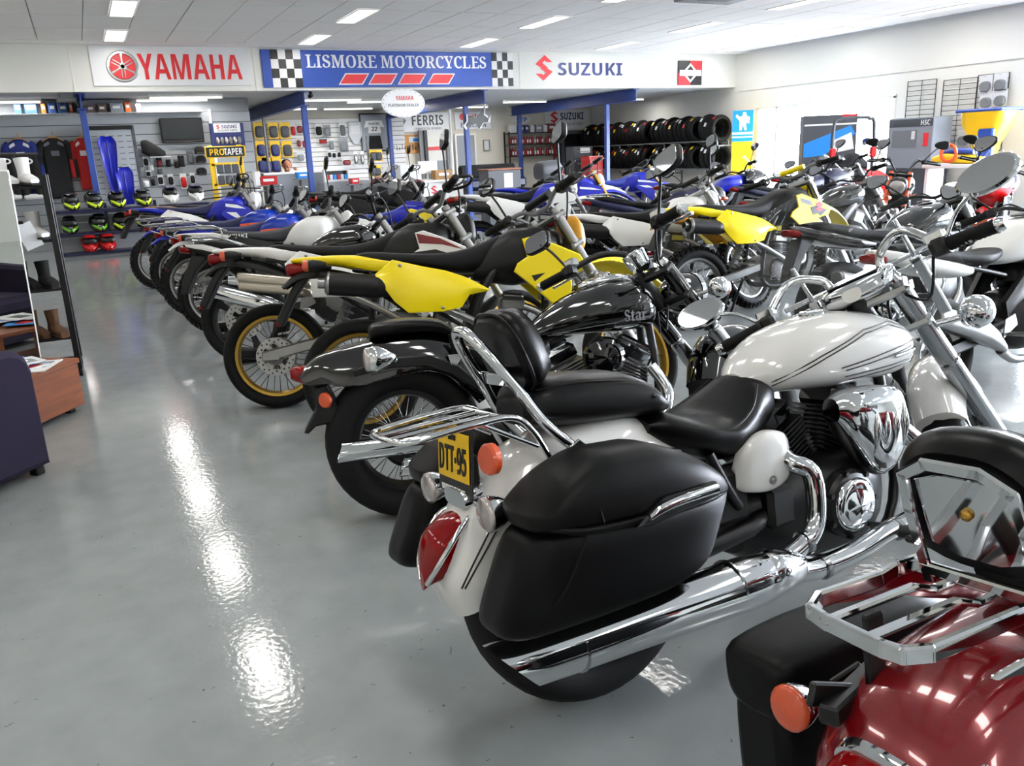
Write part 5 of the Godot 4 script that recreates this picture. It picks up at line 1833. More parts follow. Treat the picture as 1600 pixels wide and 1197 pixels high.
	for s in [-1.0, 1.0]:
		g = Geo.new()
		var a := V(G.x + 0.01, G.y, s * 0.27)
		var e := V(G.x - 0.02, G.y - 0.01, s * 0.40)
		g.tube([V(top.x - 0.01, top.y + 0.05, 0), V(top.x - 0.01, top.y + 0.05, s * 0.06), V(top.x - 0.02, top.y + 0.085, s * 0.13), V(G.x + 0.03, G.y + 0.015, s * 0.20), a, e], 0.012, 10, 3)
		part("handlebar", g, M[p.get("bar", "mid_grey")], b).transform = xf
		grip(b, a, e, xf, "black_plastic")
		lever(b, a + V(0.04, 0.01, -s * 0.02), V(G.x + 0.045, G.y, s * 0.39), xf, p.get("lever", "aluminium"))
		if p.get("guards", false):
			g = Geo.new()
			g.tube([a + V(0.03, 0.0, -s * 0.06), V(G.x + 0.11, G.y, s * 0.30), V(G.x + 0.07, G.y, s * 0.42), e + V(0, 0, s * 0.01)], 0.009, 8, 4)
			part("hand_guard", g, M[p.get("guard_mat", "black_plastic")], b).transform = xf
		if p.get("mirrors", false):
			mirror(b, [a + V(0, 0.02, -s * 0.02), a + V(-0.02, 0.12, s * 0.02), a + V(-0.04, 0.20, s * 0.06)], a + V(-0.045, 0.235, s * 0.075), p.get("mirror_size", Vector2(0.06, 0.045)), V(-1, 0.15, -s * 0.2), p.get("mirror_shape", 1), xf)
		g = Geo.new()
		g.tube([a + V(0.02, 0.0, -s * 0.05), a + V(0.12, 0.07, -s * 0.12), V(top.x + 0.12, top.y + 0.04, s * 0.05), V(top.x + 0.06, top.y - 0.2, s * 0.03)], 0.005, 6, 4)
		part("cable", g, M.black_plastic, b).transform = xf
	g = Geo.new()
	g.tube([V(top.x - 0.02, top.y + 0.10, -0.10), V(top.x - 0.02, top.y + 0.10, 0.10)], 0.022, 12)
	part("bar_pad", g, M[p.get("pad", "black_plastic")], b).transform = xf
	# road kit
	if p.get("road", false):
		g = Geo.new()
		g.hull([[-0.33, 0.885 * k, 0.035, 0.02, 0.03, 2.6], [-0.31, 0.885 * k, 0.05, 0.028, 0.04, 2.8], [-0.24, 0.885 * k, 0.055, 0.022, 0.035, 2.8]], 18, 2)
		part("tail_lamp", g, M.lens_red, b)
		g = Geo.new()
		g.prism(P2([-0.20, 0.86 * k, -0.26, 0.86 * k, -0.34, 0.74 * k, -0.40, 0.63 * k, -0.37, 0.60 * k, -0.28, 0.76 * k]), -0.05, 0.05, 0.006)
		part("plate_hanger", g, M.black_plastic, b)
		g = Geo.new()
		g.box(V(-0.395, 0.615 * k, 0), V(0.02, 0.03, 0.05), 0.005)
		part("reflector", g, M.lens_red, b)
		for s in [-1.0, 1.0]:
			g = Geo.new()
			g.hull([[-0.22, 0.89 * k, 0.028, 0.022, 0.022, 2.4, s * 0.15], [-0.18, 0.89 * k, 0.03, 0.028, 0.028, 2.4, s * 0.15], [-0.12, 0.89 * k, 0.012, 0.012, 0.012, 2.0, s * 0.15]], 14, 2)
			g.tube([V(-0.17, 0.88 * k, s * 0.07), V(-0.17, 0.89 * k, s * 0.14)], 0.009, 8)
			var il := part("indicator", g, M.black_plastic, b)
			g = Geo.new()
			g.hull([[-0.235, 0.89 * k, 0.016, 0.012, 0.012, 2.2, s * 0.15], [-0.228, 0.89 * k, 0.03, 0.027, 0.027, 2.4, s * 0.15], [-0.205, 0.89 * k, 0.031, 0.029, 0.029, 2.4, s * 0.15]], 14, 2)
			part("lens", g, M.lens_amber, il)
	if p.get("rack", false):
		g = Geo.new()
		for s in [-1.0, 1.0]:
			g.tube([V(0.12, 0.90 * k, s * 0.13), V(0.05, 0.985 * k, s * 0.13), V(-0.34, 0.985 * k, s * 0.12), V(-0.39, 0.985 * k, s * 0.06), V(-0.39, 0.985 * k, 0)], 0.008, 8, 3)
			g.tube([V(-0.30, 0.985 * k, s * 0.12), V(-0.34, 0.93 * k, s * 0.11), V(-0.20, 0.875 * k, s * 0.09), V(0.0, 0.86 * k, s * 0.09)], 0.006, 8, 2)
			g.tube([V(0.05, 0.985 * k, s * 0.045), V(-0.39, 0.985 * k, s * 0.045)], 0.005, 8)
		for x in [0.04, -0.12, -0.28]:
			g.tube([V(x, 0.985 * k, -0.125), V(x, 0.985 * k, 0.125)], 0.006, 8)
		part("carrier_rack", g, M.chrome_soft, b)
	# pegs, chain run, stand
	g = Geo.new()
	g.xf = Transform3D(Basis.IDENTITY, V(0, Rr, -0.075))
	g.lathe([Vector2(0.105, -0.004), Vector2(0.105, 0.004), Vector2(0.03, 0.004)], 30)
	g.xf = Transform3D.IDENTITY
	g.box(V(0.28, 0.46, -0.075), V(0.56, 0.012, 0.012), 0.0, Basis(Vector3.BACK, 0.12))
	g.box(V(0.28, 0.275, -0.075), V(0.56, 0.012, 0.012), 0.0, Basis(Vector3.BACK, 0.20))
	part("chain_and_sprocket", g, M.steel, b)
	for s in [-1.0, 1.0]:
		part("foot_peg", Geo.new().box(V(0.55, 0.36, s * 0.17), V(0.05, 0.02, 0.14), 0.004), M.black_metal, b)
	g = Geo.new()
	g.tube([V(0.56, 0.33, -0.13), V(0.50, 0.05, -0.22)], 0.011, 8)
	g.box(V(0.50, 0.035, -0.23), V(0.06, 0.01, 0.04), 0.003)
	part("side_stand", g, M.black_metal, b)
	return b


func street(called: String, label: String, at: Vector2, head: float, lean: float, p: Dictionary) -> Node3D:
	var b := bike(called, label, at, head, lean, p.get("group", ""))
	var wd := {"alloy": 5, "rim": p.get("rim", "black_metal"), "disc": 0.13}
	var k: float = p.get("k", 1.0)
	wheel(b, "rear_wheel", Vector2(0, 0.31), 0.31, 0.08, 0.222, wd)
	var top := Vector2(0.98, 0.95 * k)
	var axle := Vector2(1.40, 0.305)
	var xf := steer(top, axle, p.get("steer", 24.0))
	wheel(b, "front_wheel", axle, 0.305, 0.06, 0.222, wd, xf)
	var g := Geo.new()
	for s in [-1.0, 1.0]:
		g.box(V(0.26, 0.36, s * 0.11), V(0.62, 0.07, 0.035), 0.012, Basis(Vector3.BACK, 0.15))
	g.box(V(0.48, 0.40, 0), V(0.12, 0.08, 0.22), 0.012)
	part("swingarm", g, M[p.get("swing", "black_metal")], b)
	g = Geo.new()
	for s in [-1.0, 1.0]:
		g.panel(P2([0.48, 0.52, 0.62, 0.66, 0.80, 0.78, 0.98, 0.92]), P2([0.50, 0.38, 0.60, 0.52, 0.78, 0.66, 0.98, 0.80]), [[0.12, 0.12], [0.135, 0.135], [0.13, 0.13], [0.06, 0.06]], 0.01, 0.03, 5, s)
		g.tube([V(0.50, 0.66, s * 0.10), V(0.10, 0.76, s * 0.08), V(-0.22, 0.84, s * 0.05)], 0.013, 8, 2)
	part("frame", g, M[p.get("frame", "black_metal")], b)
	g = Geo.new()
	g.hull([[0.50, 0.42, 0.10, 0.07, 0.10, 3.0], [0.60, 0.42, 0.16, 0.13, 0.17, 3.4], [0.82, 0.42, 0.17, 0.15, 0.18, 3.4], [0.96, 0.40, 0.12, 0.09, 0.12, 3.0]], 20, 2)
	g.box(V(0.84, 0.62, 0), V(0.16, 0.16, 0.28), 0.03, Basis(Vector3.BACK, -0.4))
	part("engine", g, M.cast_grey if p.get("grey_engine", false) else M.black_metal, b)
	side_case(b, "clutch_cover", V(0.68, 0.42, 0.155), 0.09, 0.04, M.cast_grey)
	side_case(b, "generator_cover", V(0.82, 0.42, -0.155), 0.08, 0.04, M.cast_grey, -1.0)
	g = Geo.new()
	g.tube([V(0.92, 0.56, 0.06), V(1.02, 0.40, 0.08), V(0.92, 0.22, 0.09), V(0.60, 0.20, 0.10), V(0.40, 0.28, 0.14)], 0.024, 10, 3)
	part("exhaust_pipe", g, M.steel, b)
	g = Geo.new()
	g.hull([[-0.16, 0.52, 0.04, 0.04, 0.04, 2.6, 0.17], [-0.14, 0.52, 0.055, 0.055, 0.055, 2.8, 0.17], [0.22, 0.40, 0.055, 0.06, 0.06, 2.8, 0.165], [0.42, 0.29, 0.03, 0.03, 0.03, 2.2, 0.14]], 18, 2)
	part("silencer", g, M[p.get("can", "steel")], b)
	# bodywork
	g = Geo.new()
	g.hull([[0.48, 0.76 * k, 0.07, 0.03, 0.04, 2.4], [0.56, 0.79 * k, 0.12, 0.07, 0.08, 2.6], [0.70, 0.83 * k, 0.155, 0.10, 0.12, 2.6], [0.86, 0.85 * k, 0.155, 0.10, 0.13, 2.6], [0.97, 0.85 * k, 0.10, 0.06, 0.09, 2.4], [1.0, 0.85 * k, 0.05, 0.03, 0.04, 2.2]], 26, 3)
	var tank := part("fuel_tank", g, M[p.tank], b)
	g = Geo.new()
	g.xf = along(V(0.80, 0.952 * k, 0), V(-0.02, 1, 0))
	g.lathe([Vector2(0.05, 0), Vector2(0.05, 0.006), Vector2(0.03, 0.012), Vector2(0, 0.012)], 20)
	part("filler_cap", g, M.black_metal, tank)
	g = Geo.new()
	g.hull([[-0.26, 0.86 * k, 0.06, 0.02, 0.02, 2.6], [-0.15, 0.85 * k, 0.10, 0.035, 0.04, 3.0], [0.0, 0.82 * k, 0.12, 0.035, 0.05, 3.0], [0.16, 0.79 * k, 0.13, 0.025, 0.05, 3.0], [0.34, 0.77 * k, 0.145, 0.025, 0.05, 3.0], [0.52, 0.78 * k, 0.08, 0.03, 0.04, 2.6]], 24, 3)
	part("seat", g, M[p.get("seat", "seat_vinyl")], b)
	g = Geo.new()
	g.hull([[-0.38, 0.85 * k, 0.03, 0.02, 0.02, 2.4], [-0.30, 0.835 * k, 0.075, 0.03, 0.04, 2.8], [-0.12, 0.785 * k, 0.12, 0.04, 0.05, 3.0], [0.10, 0.735 * k, 0.13, 0.04, 0.05, 3.0], [0.24, 0.71 * k, 0.11, 0.03, 0.03, 2.8]], 22, 3)
	part("tail_fairing", g, M[p.get("tail", p.tank)], b)
	if p.has("flash"):
		for s in [-1.0, 1.0]:
			g = Geo.new()
			g.panel(P2([-0.36, 0.865 * k, -0.22, 0.855 * k, -0.05, 0.80 * k, 0.05, 0.76 * k]), P2([-0.35, 0.845 * k, -0.22, 0.815 * k, -0.05, 0.76 * k, 0.05, 0.755 * k]), [[0.05, 0.055], [0.11, 0.115], [0.136, 0.136], [0.138, 0.138]], 0.006, 0.008, 3, s)
			part("tail_flash", g, M[p.flash], b)
	g = Geo.new()
	g.hull([[-0.41, 0.835 * k, 0.03, 0.015, 0.02, 2.4], [-0.39, 0.835 * k, 0.055, 0.02, 0.03, 2.8], [-0.33, 0.825 * k, 0.06, 0.02, 0.03, 2.8]], 16, 2)
	part("tail_lamp", g, M.lens_red, b)
	g = Geo.new()
	g.prism(P2([-0.20, 0.78 * k, -0.32, 0.79 * k, -0.40, 0.62, -0.42, 0.52, -0.38, 0.52, -0.30, 0.68]), -0.05, 0.05, 0.006)
	part("plate_hanger", g, M.black_plastic, b)
	if p.get("rail", false):
		g = Geo.new()
		for s in [-1.0, 1.0]:
			g.tube([V(0.05, 0.83 * k, s * 0.15), V(-0.10, 0.89 * k, s * 0.15), V(-0.30, 0.90 * k, s * 0.11), V(-0.36, 0.90 * k, 0)], 0.01, 8, 3)
		part("grab_rail", g, M.chrome_soft, b)
	# front end
	for s in [-1.0, 1.0]:
		var T := V(top.x, top.y, s * 0.10)
		var A := V(axle.x - 0.02, axle.y, s * 0.10)
		g = Geo.new()
		g.tube([T + (T - A) * 0.04, T.lerp(A, 0.5), T.lerp(A, 0.52)], [0.027, 0.027, 0.022], 14)
		var leg := part("fork_leg", g, M[p.get("fork", "steel")], b)
		leg.transform = xf
		g = Geo.new()
		g.tube([T.lerp(A, 0.5), T.lerp(A, 0.9), A], [0.02, 0.024, 0.028], 12)
		part("fork_slider", g, M[p.get("slider", "black_metal")], leg)
	g = Geo.new()
	for t in [0.02, 0.24]:
		var c := top.lerp(axle, t)
		g.box(V(c.x, c.y, 0), V(0.09, 0.03, 0.26), 0.01, Basis(Vector3.BACK, 0.55))
	part("triple_clamp", g, M.black_metal, b).transform = xf
	part("front_mudguard", guard(P2([1.10, 0.44, 1.16, 0.54, 1.27, 0.61, 1.40, 0.635, 1.53, 0.61, 1.64, 0.54]), [0.06, 0.075, 0.08, 0.08, 0.075, 0.06], [0.05, 0.07, 0.08, 0.08, 0.07, 0.05], 2.2), M[p.get("front", p.tank)], b).transform = xf
	if p.get("fairing", "") != "":
		g = Geo.new()
		g.hull([[0.92, 0.86, 0.19, 0.10, 0.22, 2.6], [1.06, 0.86, 0.20, 0.16, 0.26, 2.4], [1.22, 0.86, 0.17, 0.14, 0.16, 2.2], [1.34, 0.83, 0.11, 0.08, 0.08, 2.2], [1.40, 0.81, 0.04, 0.03, 0.03, 2.0]], 26, 3)
		part("fairing", g, M[p.fairing], b)
		for s in [-1.0, 1.0]:
			g = Geo.new()
			g.panel(P2([0.86, 0.66, 1.0, 0.72, 1.14, 0.74, 1.24, 0.72]), P2([0.78, 0.30, 0.90, 0.22, 1.02, 0.26, 1.14, 0.52]), [[0.18, 0.14], [0.20, 0.15], [0.20, 0.14], [0.17, 0.14]], 0.02, 0.006, 6, s)
			part("belly_panel", g, M[p.get("belly", p.fairing)], b)
			g = Geo.new()
			g.panel(P2([1.16, 0.86, 1.24, 0.89, 1.32, 0.87]), P2([1.17, 0.83, 1.26, 0.82, 1.33, 0.83]), [[0.185, 0.19], [0.155, 0.165], [0.11, 0.115]], 0.004, 0.01, 3, s)
			part("headlamp", g, M.lens_clear, b)
		var rows := []
		for i in 7:
			var t := i / 6.0
			var ring := PackedVector3Array()
			for q in 13:
				var u := q / 6.0 - 1.0
				var c := Vector2(1.26, 0.97).lerp(Vector2(1.00, 1.20), t)
				ring.append(V(c.x - 0.12 * u * u, c.y - 0.02 * u * u, u * lerpf(0.17, 0.12, t * t)))
			rows.append(ring)
		g = Geo.new()
		g.grid(rows, false)
		part("screen", g, M.windshield, b)
	else:
		g = Geo.new()
		g.hull([[1.06, 0.84 * k, 0.05, 0.06, 0.06, 2.4], [1.12, 0.84 * k, 0.10, 0.10, 0.10, 2.6], [1.20, 0.83 * k, 0.10, 0.09, 0.09, 2.6], [1.24, 0.82 * k, 0.06, 0.05, 0.05, 2.4]], 20, 2)
		var hl := part("headlamp", g, M[p.get("cowl", "black_plastic")], b)
		hl.transform = xf
		g = Geo.new()
		g.hull([[1.225, 0.825 * k, 0.085, 0.075, 0.075, 2.4], [1.245, 0.825 * k, 0.07, 0.06, 0.06, 2.4], [1.252, 0.825 * k, 0.02, 0.02, 0.02, 2.2]], 20, 2)
		part("lens", g, M.lens_clear, hl)
	var G := Vector2(0.86, p.get("bar_h", 1.02) * k)
	for s in [-1.0, 1.0]:
		g = Geo.new()
		var a := V(G.x + 0.02, G.y, s * 0.24)
		var e := V(G.x - 0.03, G.y - 0.015, s * 0.37)
		g.tube([V(top.x - 0.02, top.y + 0.04, 0), V(top.x - 0.02, top.y + 0.04, s * 0.06), V(G.x + 0.05, G.y + 0.01, s * 0.15), a, e], 0.011, 10, 3)
		part("handlebar", g, M.black_metal, b).transform = xf
		grip(b, a, e, xf, "chrome_soft")
		lever(b, a + V(0.04, 0.0, -s * 0.02), V(G.x + 0.035, G.y - 0.01, s * 0.36), xf)
		mirror(b, [a + V(0.02, 0.02, -s * 0.03), a + V(0.01, 0.12, s * 0.05), a + V(-0.02, 0.17, s * 0.10)], a + V(-0.02, 0.195, s * 0.12), Vector2(0.075, 0.045), V(-1, 0.15, -s * 0.2), 2, xf)
		g = Geo.new()
		g.hull([[1.06, 0.74 * k, 0.02, 0.02, 0.02, 2.2, s * 0.19], [1.10, 0.74 * k, 0.025, 0.022, 0.022, 2.2, s * 0.19], [1.13, 0.74 * k, 0.012, 0.012, 0.012, 2.0, s * 0.19]], 12, 1)
		g.tube([V(1.08, 0.74 * k, s * 0.11), V(1.08, 0.74 * k, s * 0.18)], 0.008, 6)
		part("indicator", g, M.lens_amber, b).transform = xf
		g = Geo.new()
		g.tube([a + V(0.02, 0.0, -s * 0.05), a + V(0.12, 0.03, -s * 0.10), V(top.x + 0.10, top.y - 0.02, s * 0.05), V(top.x + 0.06, top.y - 0.25, s * 0.03)], 0.005, 6, 3)
		part("cable", g, M.black_plastic, b).transform = xf
	for s in [-1.0, 1.0]:
		g = Geo.new().box(V(0.46, 0.36, s * 0.20), V(0.05, 0.018, 0.10), 0.004)
		g.prism(P2([0.40, 0.34, 0.52, 0.40, 0.50, 0.46, 0.42, 0.44]), s * 0.155 - 0.004, s * 0.155 + 0.004, 0.002)
		part("foot_peg", g, M.aluminium, b)
	g = Geo.new()
	g.tube([V(0.56, 0.30, -0.14), V(0.50, 0.045, -0.22)], 0.011, 8)
	g.box(V(0.50, 0.032, -0.23), V(0.06, 0.01, 0.04), 0.003)
	part("side_stand", g, M.black_metal, b)
	return b


func bike_rows() -> void:
	# front row, next to the black cruiser and on down the aisle
	trail("supermoto", "yellow supermoto with black silencer parked beside the black cruiser", Vector2(1.12, -3.96), -19, 9, {"tail": "plastic_yellow", "panel": "plastic_yellow", "seat": "seat_vinyl", "tank": "black_plastic", "shroud": "plastic_yellow", "under": "black_plastic", "cowl": "plastic_amber", "front": "plastic_yellow", "rim": "gold_rim", "spoke": "black_metal", "knobs": false, "road": true, "mirrors": true, "gaiter": true, "clamp": "aluminium", "steer": 30.0})
	trail("supermoto", "white supermoto with gold rims and twin steel silencer beside the yellow one", Vector2(0.85, -4.76), -20, 9, {"tail": "plastic_white", "panel": "plastic_white", "seat": "seat_vinyl", "tank": "black_plastic", "shroud": "plastic_white", "under": "black_plastic", "cowl": "black_plastic", "front": "plastic_white", "rim": "gold_rim", "spoke": "black_metal", "knobs": false, "road": true, "mirrors": true, "silencer": "twin", "guards": true, "pad": "black_plastic", "steer": 30.0, "mirror_size": Vector2(0.055, 0.05), "graphic": [["plastic_maroon", 0.86, 0.955, 0.99, 0.92, 1.12, 0.85, 1.0, 0.885, 0.87, 0.90], ["print_black", 0.83, 0.85, 0.96, 0.86, 1.10, 0.81, 0.96, 0.80, 0.85, 0.79], ["plastic_maroon", 0.86, 0.765, 0.98, 0.745, 1.06, 0.66, 1.04, 0.60, 0.96, 0.68]], "vent": false})
	street("roadster", "black roadster with white tail flash and domed black tank in the aisle row", Vector2(0.89, -6.03), -20, 9, {"tank": "black_gloss", "tail": "black_plastic", "flash": "plastic_white", "k": 1.0, "can": "chrome", "bar_h": 1.05, "rail": true})
	trail("farm_trail_bike", "white tanked trail bike with grey lettered seat and chrome carrier", Vector2(0.88, -7.36), -20, 9, {"tail": "plastic_white", "panel": "black_plastic", "seat": "seat_grey", "seat_text": "SUZUKI", "tank": "plastic_white", "tank_w": 1.15, "shroud": "", "low": 0.90, "rack": true, "road": true, "mirrors": true, "mirror_size": Vector2(0.075, 0.045), "mirror_shape": 2, "front": "plastic_white", "under": "plastic_white"})
	trail("farm_bike", "blue farm bike with orange tank flash, carrier and mudflap beside the white one", Vector2(0.82, -8.35), -20, 9, {"tail": "plastic_blue", "panel": "tank_blue", "seat": "seat_blue", "tank": "tank_blue", "tank_w": 1.15, "tank_stripe": "plastic_orange", "shroud": "", "low": 0.88, "rack": true, "road": true, "guards": true, "guard_mat": "chrome_soft", "front": "tank_blue", "under": "plastic_blue"})
	trail("farm_bike", "blue farm bike with orange tank flash and carrier beside the enduro bike", Vector2(0.80, -9.35), -20, 9, {"tail": "plastic_blue", "panel": "tank_blue", "seat": "seat_blue", "tank": "tank_blue", "tank_w": 1.15, "tank_stripe": "plastic_orange", "shroud": "", "low": 0.88, "rack": true, "road": true, "guards": true, "guard_mat": "chrome_soft", "front": "tank_blue", "under": "plastic_blue"})
	trail("enduro_bike", "blue and white enduro bike with knobbly tyres last in the aisle row", Vector2(0.67, -10.58), -20, 9, {"tail": "plastic_blue", "panel": "plastic_white", "seat": "seat_blue", "tank": "plastic_blue", "shroud": "plastic_blue", "road": true, "front": "plastic_blue", "graphic": [["plastic_white", 0.86, 0.93, 1.0, 0.905, 1.10, 0.855, 0.98, 0.87, 0.86, 0.895], ["plastic_white", 0.86, 0.83, 0.98, 0.82, 1.06, 0.72, 0.95, 0.77]], "vent": false, "guards": true})
	trail("desert_bike", "tan panelled trail bike with round mirrors behind the blue enduro bike", Vector2(0.95, -11.9), -20, 9, {"tail": "cardboard", "panel": "cardboard", "seat": "seat_vinyl", "tank": "cardboard", "shroud": "cardboard", "low": 0.95, "road": true, "mirrors": true, "mirror_size": Vector2(0.06, 0.06), "mirror_shape": 0, "front": "cardboard"})
	# second row, tails behind the first row's front wheels
	trail("supermoto", "yellow and black trail bike with red badge on its shroud, behind the white tank", Vector2(4.12, -4.98), -4, 5, {"tail": "plastic_yellow", "panel": "plastic_yellow", "seat": "seat_vinyl", "tank": "black_plastic", "shroud": "plastic_yellow", "under": "plastic_amber", "cowl": "plastic_yellow", "front": "plastic_yellow", "road": true, "steer": 26.0, "pad": "plastic_yellow", "fork": "chrome_soft", "vent": false, "graphic": [["print_grey", 0.88, 0.94, 0.97, 0.91, 0.99, 0.87, 0.90, 0.90], ["print_black", 0.97, 0.86, 1.02, 0.87, 1.11, 0.83, 1.06, 0.79, 1.03, 0.81, 0.99, 0.80], ["print_red", 1.01, 0.885, 1.045, 0.90, 1.08, 0.87, 1.055, 0.86, 1.08, 0.835, 1.045, 0.82, 1.01, 0.845, 1.035, 0.86]]})
	trail("dual_sport_bike", "white and black dual sport bike with grab rail and black seat", Vector2(3.62, -5.75), -14, 8, {"tail": "plastic_white", "panel": "plastic_white", "seat": "seat_vinyl", "tank": "plastic_white", "shroud": "plastic_white", "low": 0.94, "road": true, "mirrors": true, "under": "black_plastic", "can": "black_plastic"})
	trail("motocross_bike", "royal blue motocross bike with white side panels and pale blue shroud stripes", Vector2(6.5, -10.5), -20, 8, {"tail": "plastic_blue", "panel": "plastic_white", "seat": "seat_royal", "tank": "plastic_blue", "shroud": "plastic_blue", "frame": "aluminium", "fork": "gold_fork", "graphic": [["plastic_white", 0.84, 0.90, 1.0, 0.875, 1.12, 0.84, 1.0, 0.85, 0.84, 0.87], ["plastic_white", 0.84, 0.82, 0.98, 0.81, 1.06, 0.77, 0.95, 0.78]], "vent": false, "cowl": "plastic_blue"})
	trail("motocross_bike", "blue motocross bike with long blue tail and gold forks beside grey counter", Vector2(4.98, -9.66), -20, 8, {"tail": "plastic_blue", "panel": "plastic_white", "seat": "seat_vinyl", "tank": "plastic_blue", "shroud": "plastic_blue", "frame": "aluminium", "fork": "gold_fork", "graphic": [["plastic_white", 0.84, 0.90, 1.0, 0.875, 1.12, 0.84, 1.0, 0.85, 0.84, 0.87]], "vent": false})
	trail("motocross_bike", "white tailed motocross bike with black seat and silver frame behind the red shrouds", Vector2(4.0, -8.75), -20, 8, {"tail": "plastic_white", "panel": "plastic_white", "seat": "seat_vinyl", "tank": "plastic_blue", "shroud": "plastic_white", "frame": "aluminium", "fork": "aluminium", "rim": "blue_rim", "road": true})
	trail("motocross_bike", "small yellow, blue and white motocross bike far behind the white tank", Vector2(2.6, -9.7), -20, 8, {"tail": "plastic_white", "panel": "plastic_white", "seat": "seat_royal", "tank": "plastic_blue", "shroud": "plastic_yellow", "low": 0.80, "graphic": [["plastic_blue", 0.84, 0.87, 1.0, 0.85, 1.12, 0.80, 1.0, 0.80, 0.84, 0.82]], "vent": false})
	trail("dual_sport_bike", "black dual sport bike with bare alloy hand guards beside the farm bikes", Vector2(2.95, -11.0), -20, 8, {"tail": "black_plastic", "panel": "black_plastic", "seat": "seat_vinyl", "tank": "black_plastic", "shroud": "black_plastic", "road": true, "guards": true, "guard_mat": "aluminium", "mirrors": true, "cowl": "black_plastic"})
	trail("dual_sport_bike", "grey dual sport bike with alloy hand guards in front of the accessory counter", Vector2(3.1, -12.3), -20, 8, {"tail": "grey_plastic", "panel": "grey_plastic", "seat": "seat_vinyl", "tank": "grey_plastic", "shroud": "black_plastic", "guards": true, "guard_mat": "aluminium", "mirrors": true, "cowl": "black_plastic"})
	# road bikes along the right
	street("roadster", "black and white roadster with white tank at the right end of the second row", Vector2(3.72, -2.66), 0, 7, {"tank": "plastic_white", "tail": "plastic_white", "frame": "black_metal", "rim": "plastic_white", "front": "black_plastic"})
	street("roadster", "black road bike with red tail lamp seen through the clear windscreen", Vector2(4.3, -3.75), -4, 7, {"tank": "black_gloss", "tail": "black_gloss"})
	street("sports_bike", "black and blue sports bike with white fairing flash near the tyre racks", Vector2(7.35, -9.2), -10, 7, {"tank": "plastic_blue", "tail": "black_gloss", "fairing": "black_gloss", "front": "plastic_white"})
	street("sports_bike", "navy sports bike with silver fork legs under the blue and yellow poster", Vector2(7.5, -7.85), -8, 7, {"tank": "plastic_navy", "tail": "plastic_navy", "fairing": "plastic_navy", "fork": "chrome_soft"})
	street("roadster", "black roadster with amber fork tubes facing the aisle", Vector2(9.1, -7.2), 215, 5, {"tank": "black_gloss", "fork": "plastic_orange", "steer": 0.0, "bar_h": 1.1})
	street("roadster", "black road bike nearest the tall blue and yellow poster panel", Vector2(9.4, -9.1), -10, 7, {"tank": "black_gloss", "rail": true})
	street("sports_bike", "red faired sports bike with clear screen in front of the spreader", Vector2(9.75, -6.3), 205, 5, {"tank": "plastic_red", "tail": "plastic_red", "fairing": "plastic_red", "belly": "black_gloss"})
	street("roadster", "all black road bike parked between the amber forked one and the tyres", Vector2(5.9, -5.9), -8, 7, {"tank": "black_gloss", "grey_engine": true})
	street("roadster", "dark blue road bike with chrome silencer behind the yellow trail bike", Vector2(5.15, -7.5), -15, 7, {"tank": "plastic_navy", "can": "chrome", "rail": true})


# ---------------------------------------------------------------- shop walls under the mezzanine
# centre and size in metres of a pixel rectangle on the plane z
func rect(u0: float, w0: float, u1: float, w1: float, z: float) -> Array:
	var m := wz((u0 + u1) / 2, (w0 + w1) / 2, z)
	var sx := wz(u1, (w0 + w1) / 2, z).x - wz(u0, (w0 + w1) / 2, z).x
	var sy := wz((u0 + u1) / 2, w0, z).y - wz((u0 + u1) / 2, w1, z).y
	return [m, Vector2(sx, sy)]

func carton(called: String, label: String, category: String, c: Vector3, s: Vector3, m: String, group := "", tape := true) -> Node3D:
	var t := thing(called, label, category, c - V(0, s.y / 2, 0), 0.0, group)
	part("body", Geo.new().box(V(0, s.y / 2, 0), s, minf(0.006, s.x * 0.05)), M[m], t)
	if tape:
		part("label_panel", Geo.new().box(V(0, s.y * 0.55, s.z / 2 + 0.001), V(s.x * 0.6, s.y * 0.3, 0.003)), M.paper, t)
	return t

# a card with a bulging clear pocket, hung on a hook
func pack(label: String, u: float, w: float, pw: float, ph: float, z: float, head: String, goods: String, group: String) -> void:
	var r := rect(u - pw / 2, w - ph / 2, u + pw / 2, w + ph / 2, z)
	var c: Vector3 = r[0]
	var s: Vector2 = r[1]
	var t := thing("hanging_pack", label, "packet", V(c.x, c.y - s.y / 2, z), 0.0, group)
	part("card", Geo.new().box(V(0, s.y / 2, 0), V(s.x, s.y, 0.006), 0.002), M[head], t)
	var g := Geo.new()
	g.xf = Transform3D(Basis(V(0, 0, 1), V(0, 1, 0), V(-1, 0, 0)), V(0, s.y * 0.42, 0.004))
	g.hull([[0.0, 0, s.x * 0.44, s.y * 0.36, s.y * 0.36, 4.0], [0.02, 0, s.x * 0.40, s.y * 0.33, s.y * 0.33, 3.0], [0.035, 0, s.x * 0.24, s.y * 0.2, s.y * 0.2, 2.4]], 14, 1)
	part("contents", g, M[goods], t)
	part("hook", Geo.new().tube([V(0, s.y * 0.95, 0.05), V(0, s.y * 0.95, -0.2 if z < -21 else -0.075)], 0.004, 6), M.steel, t)

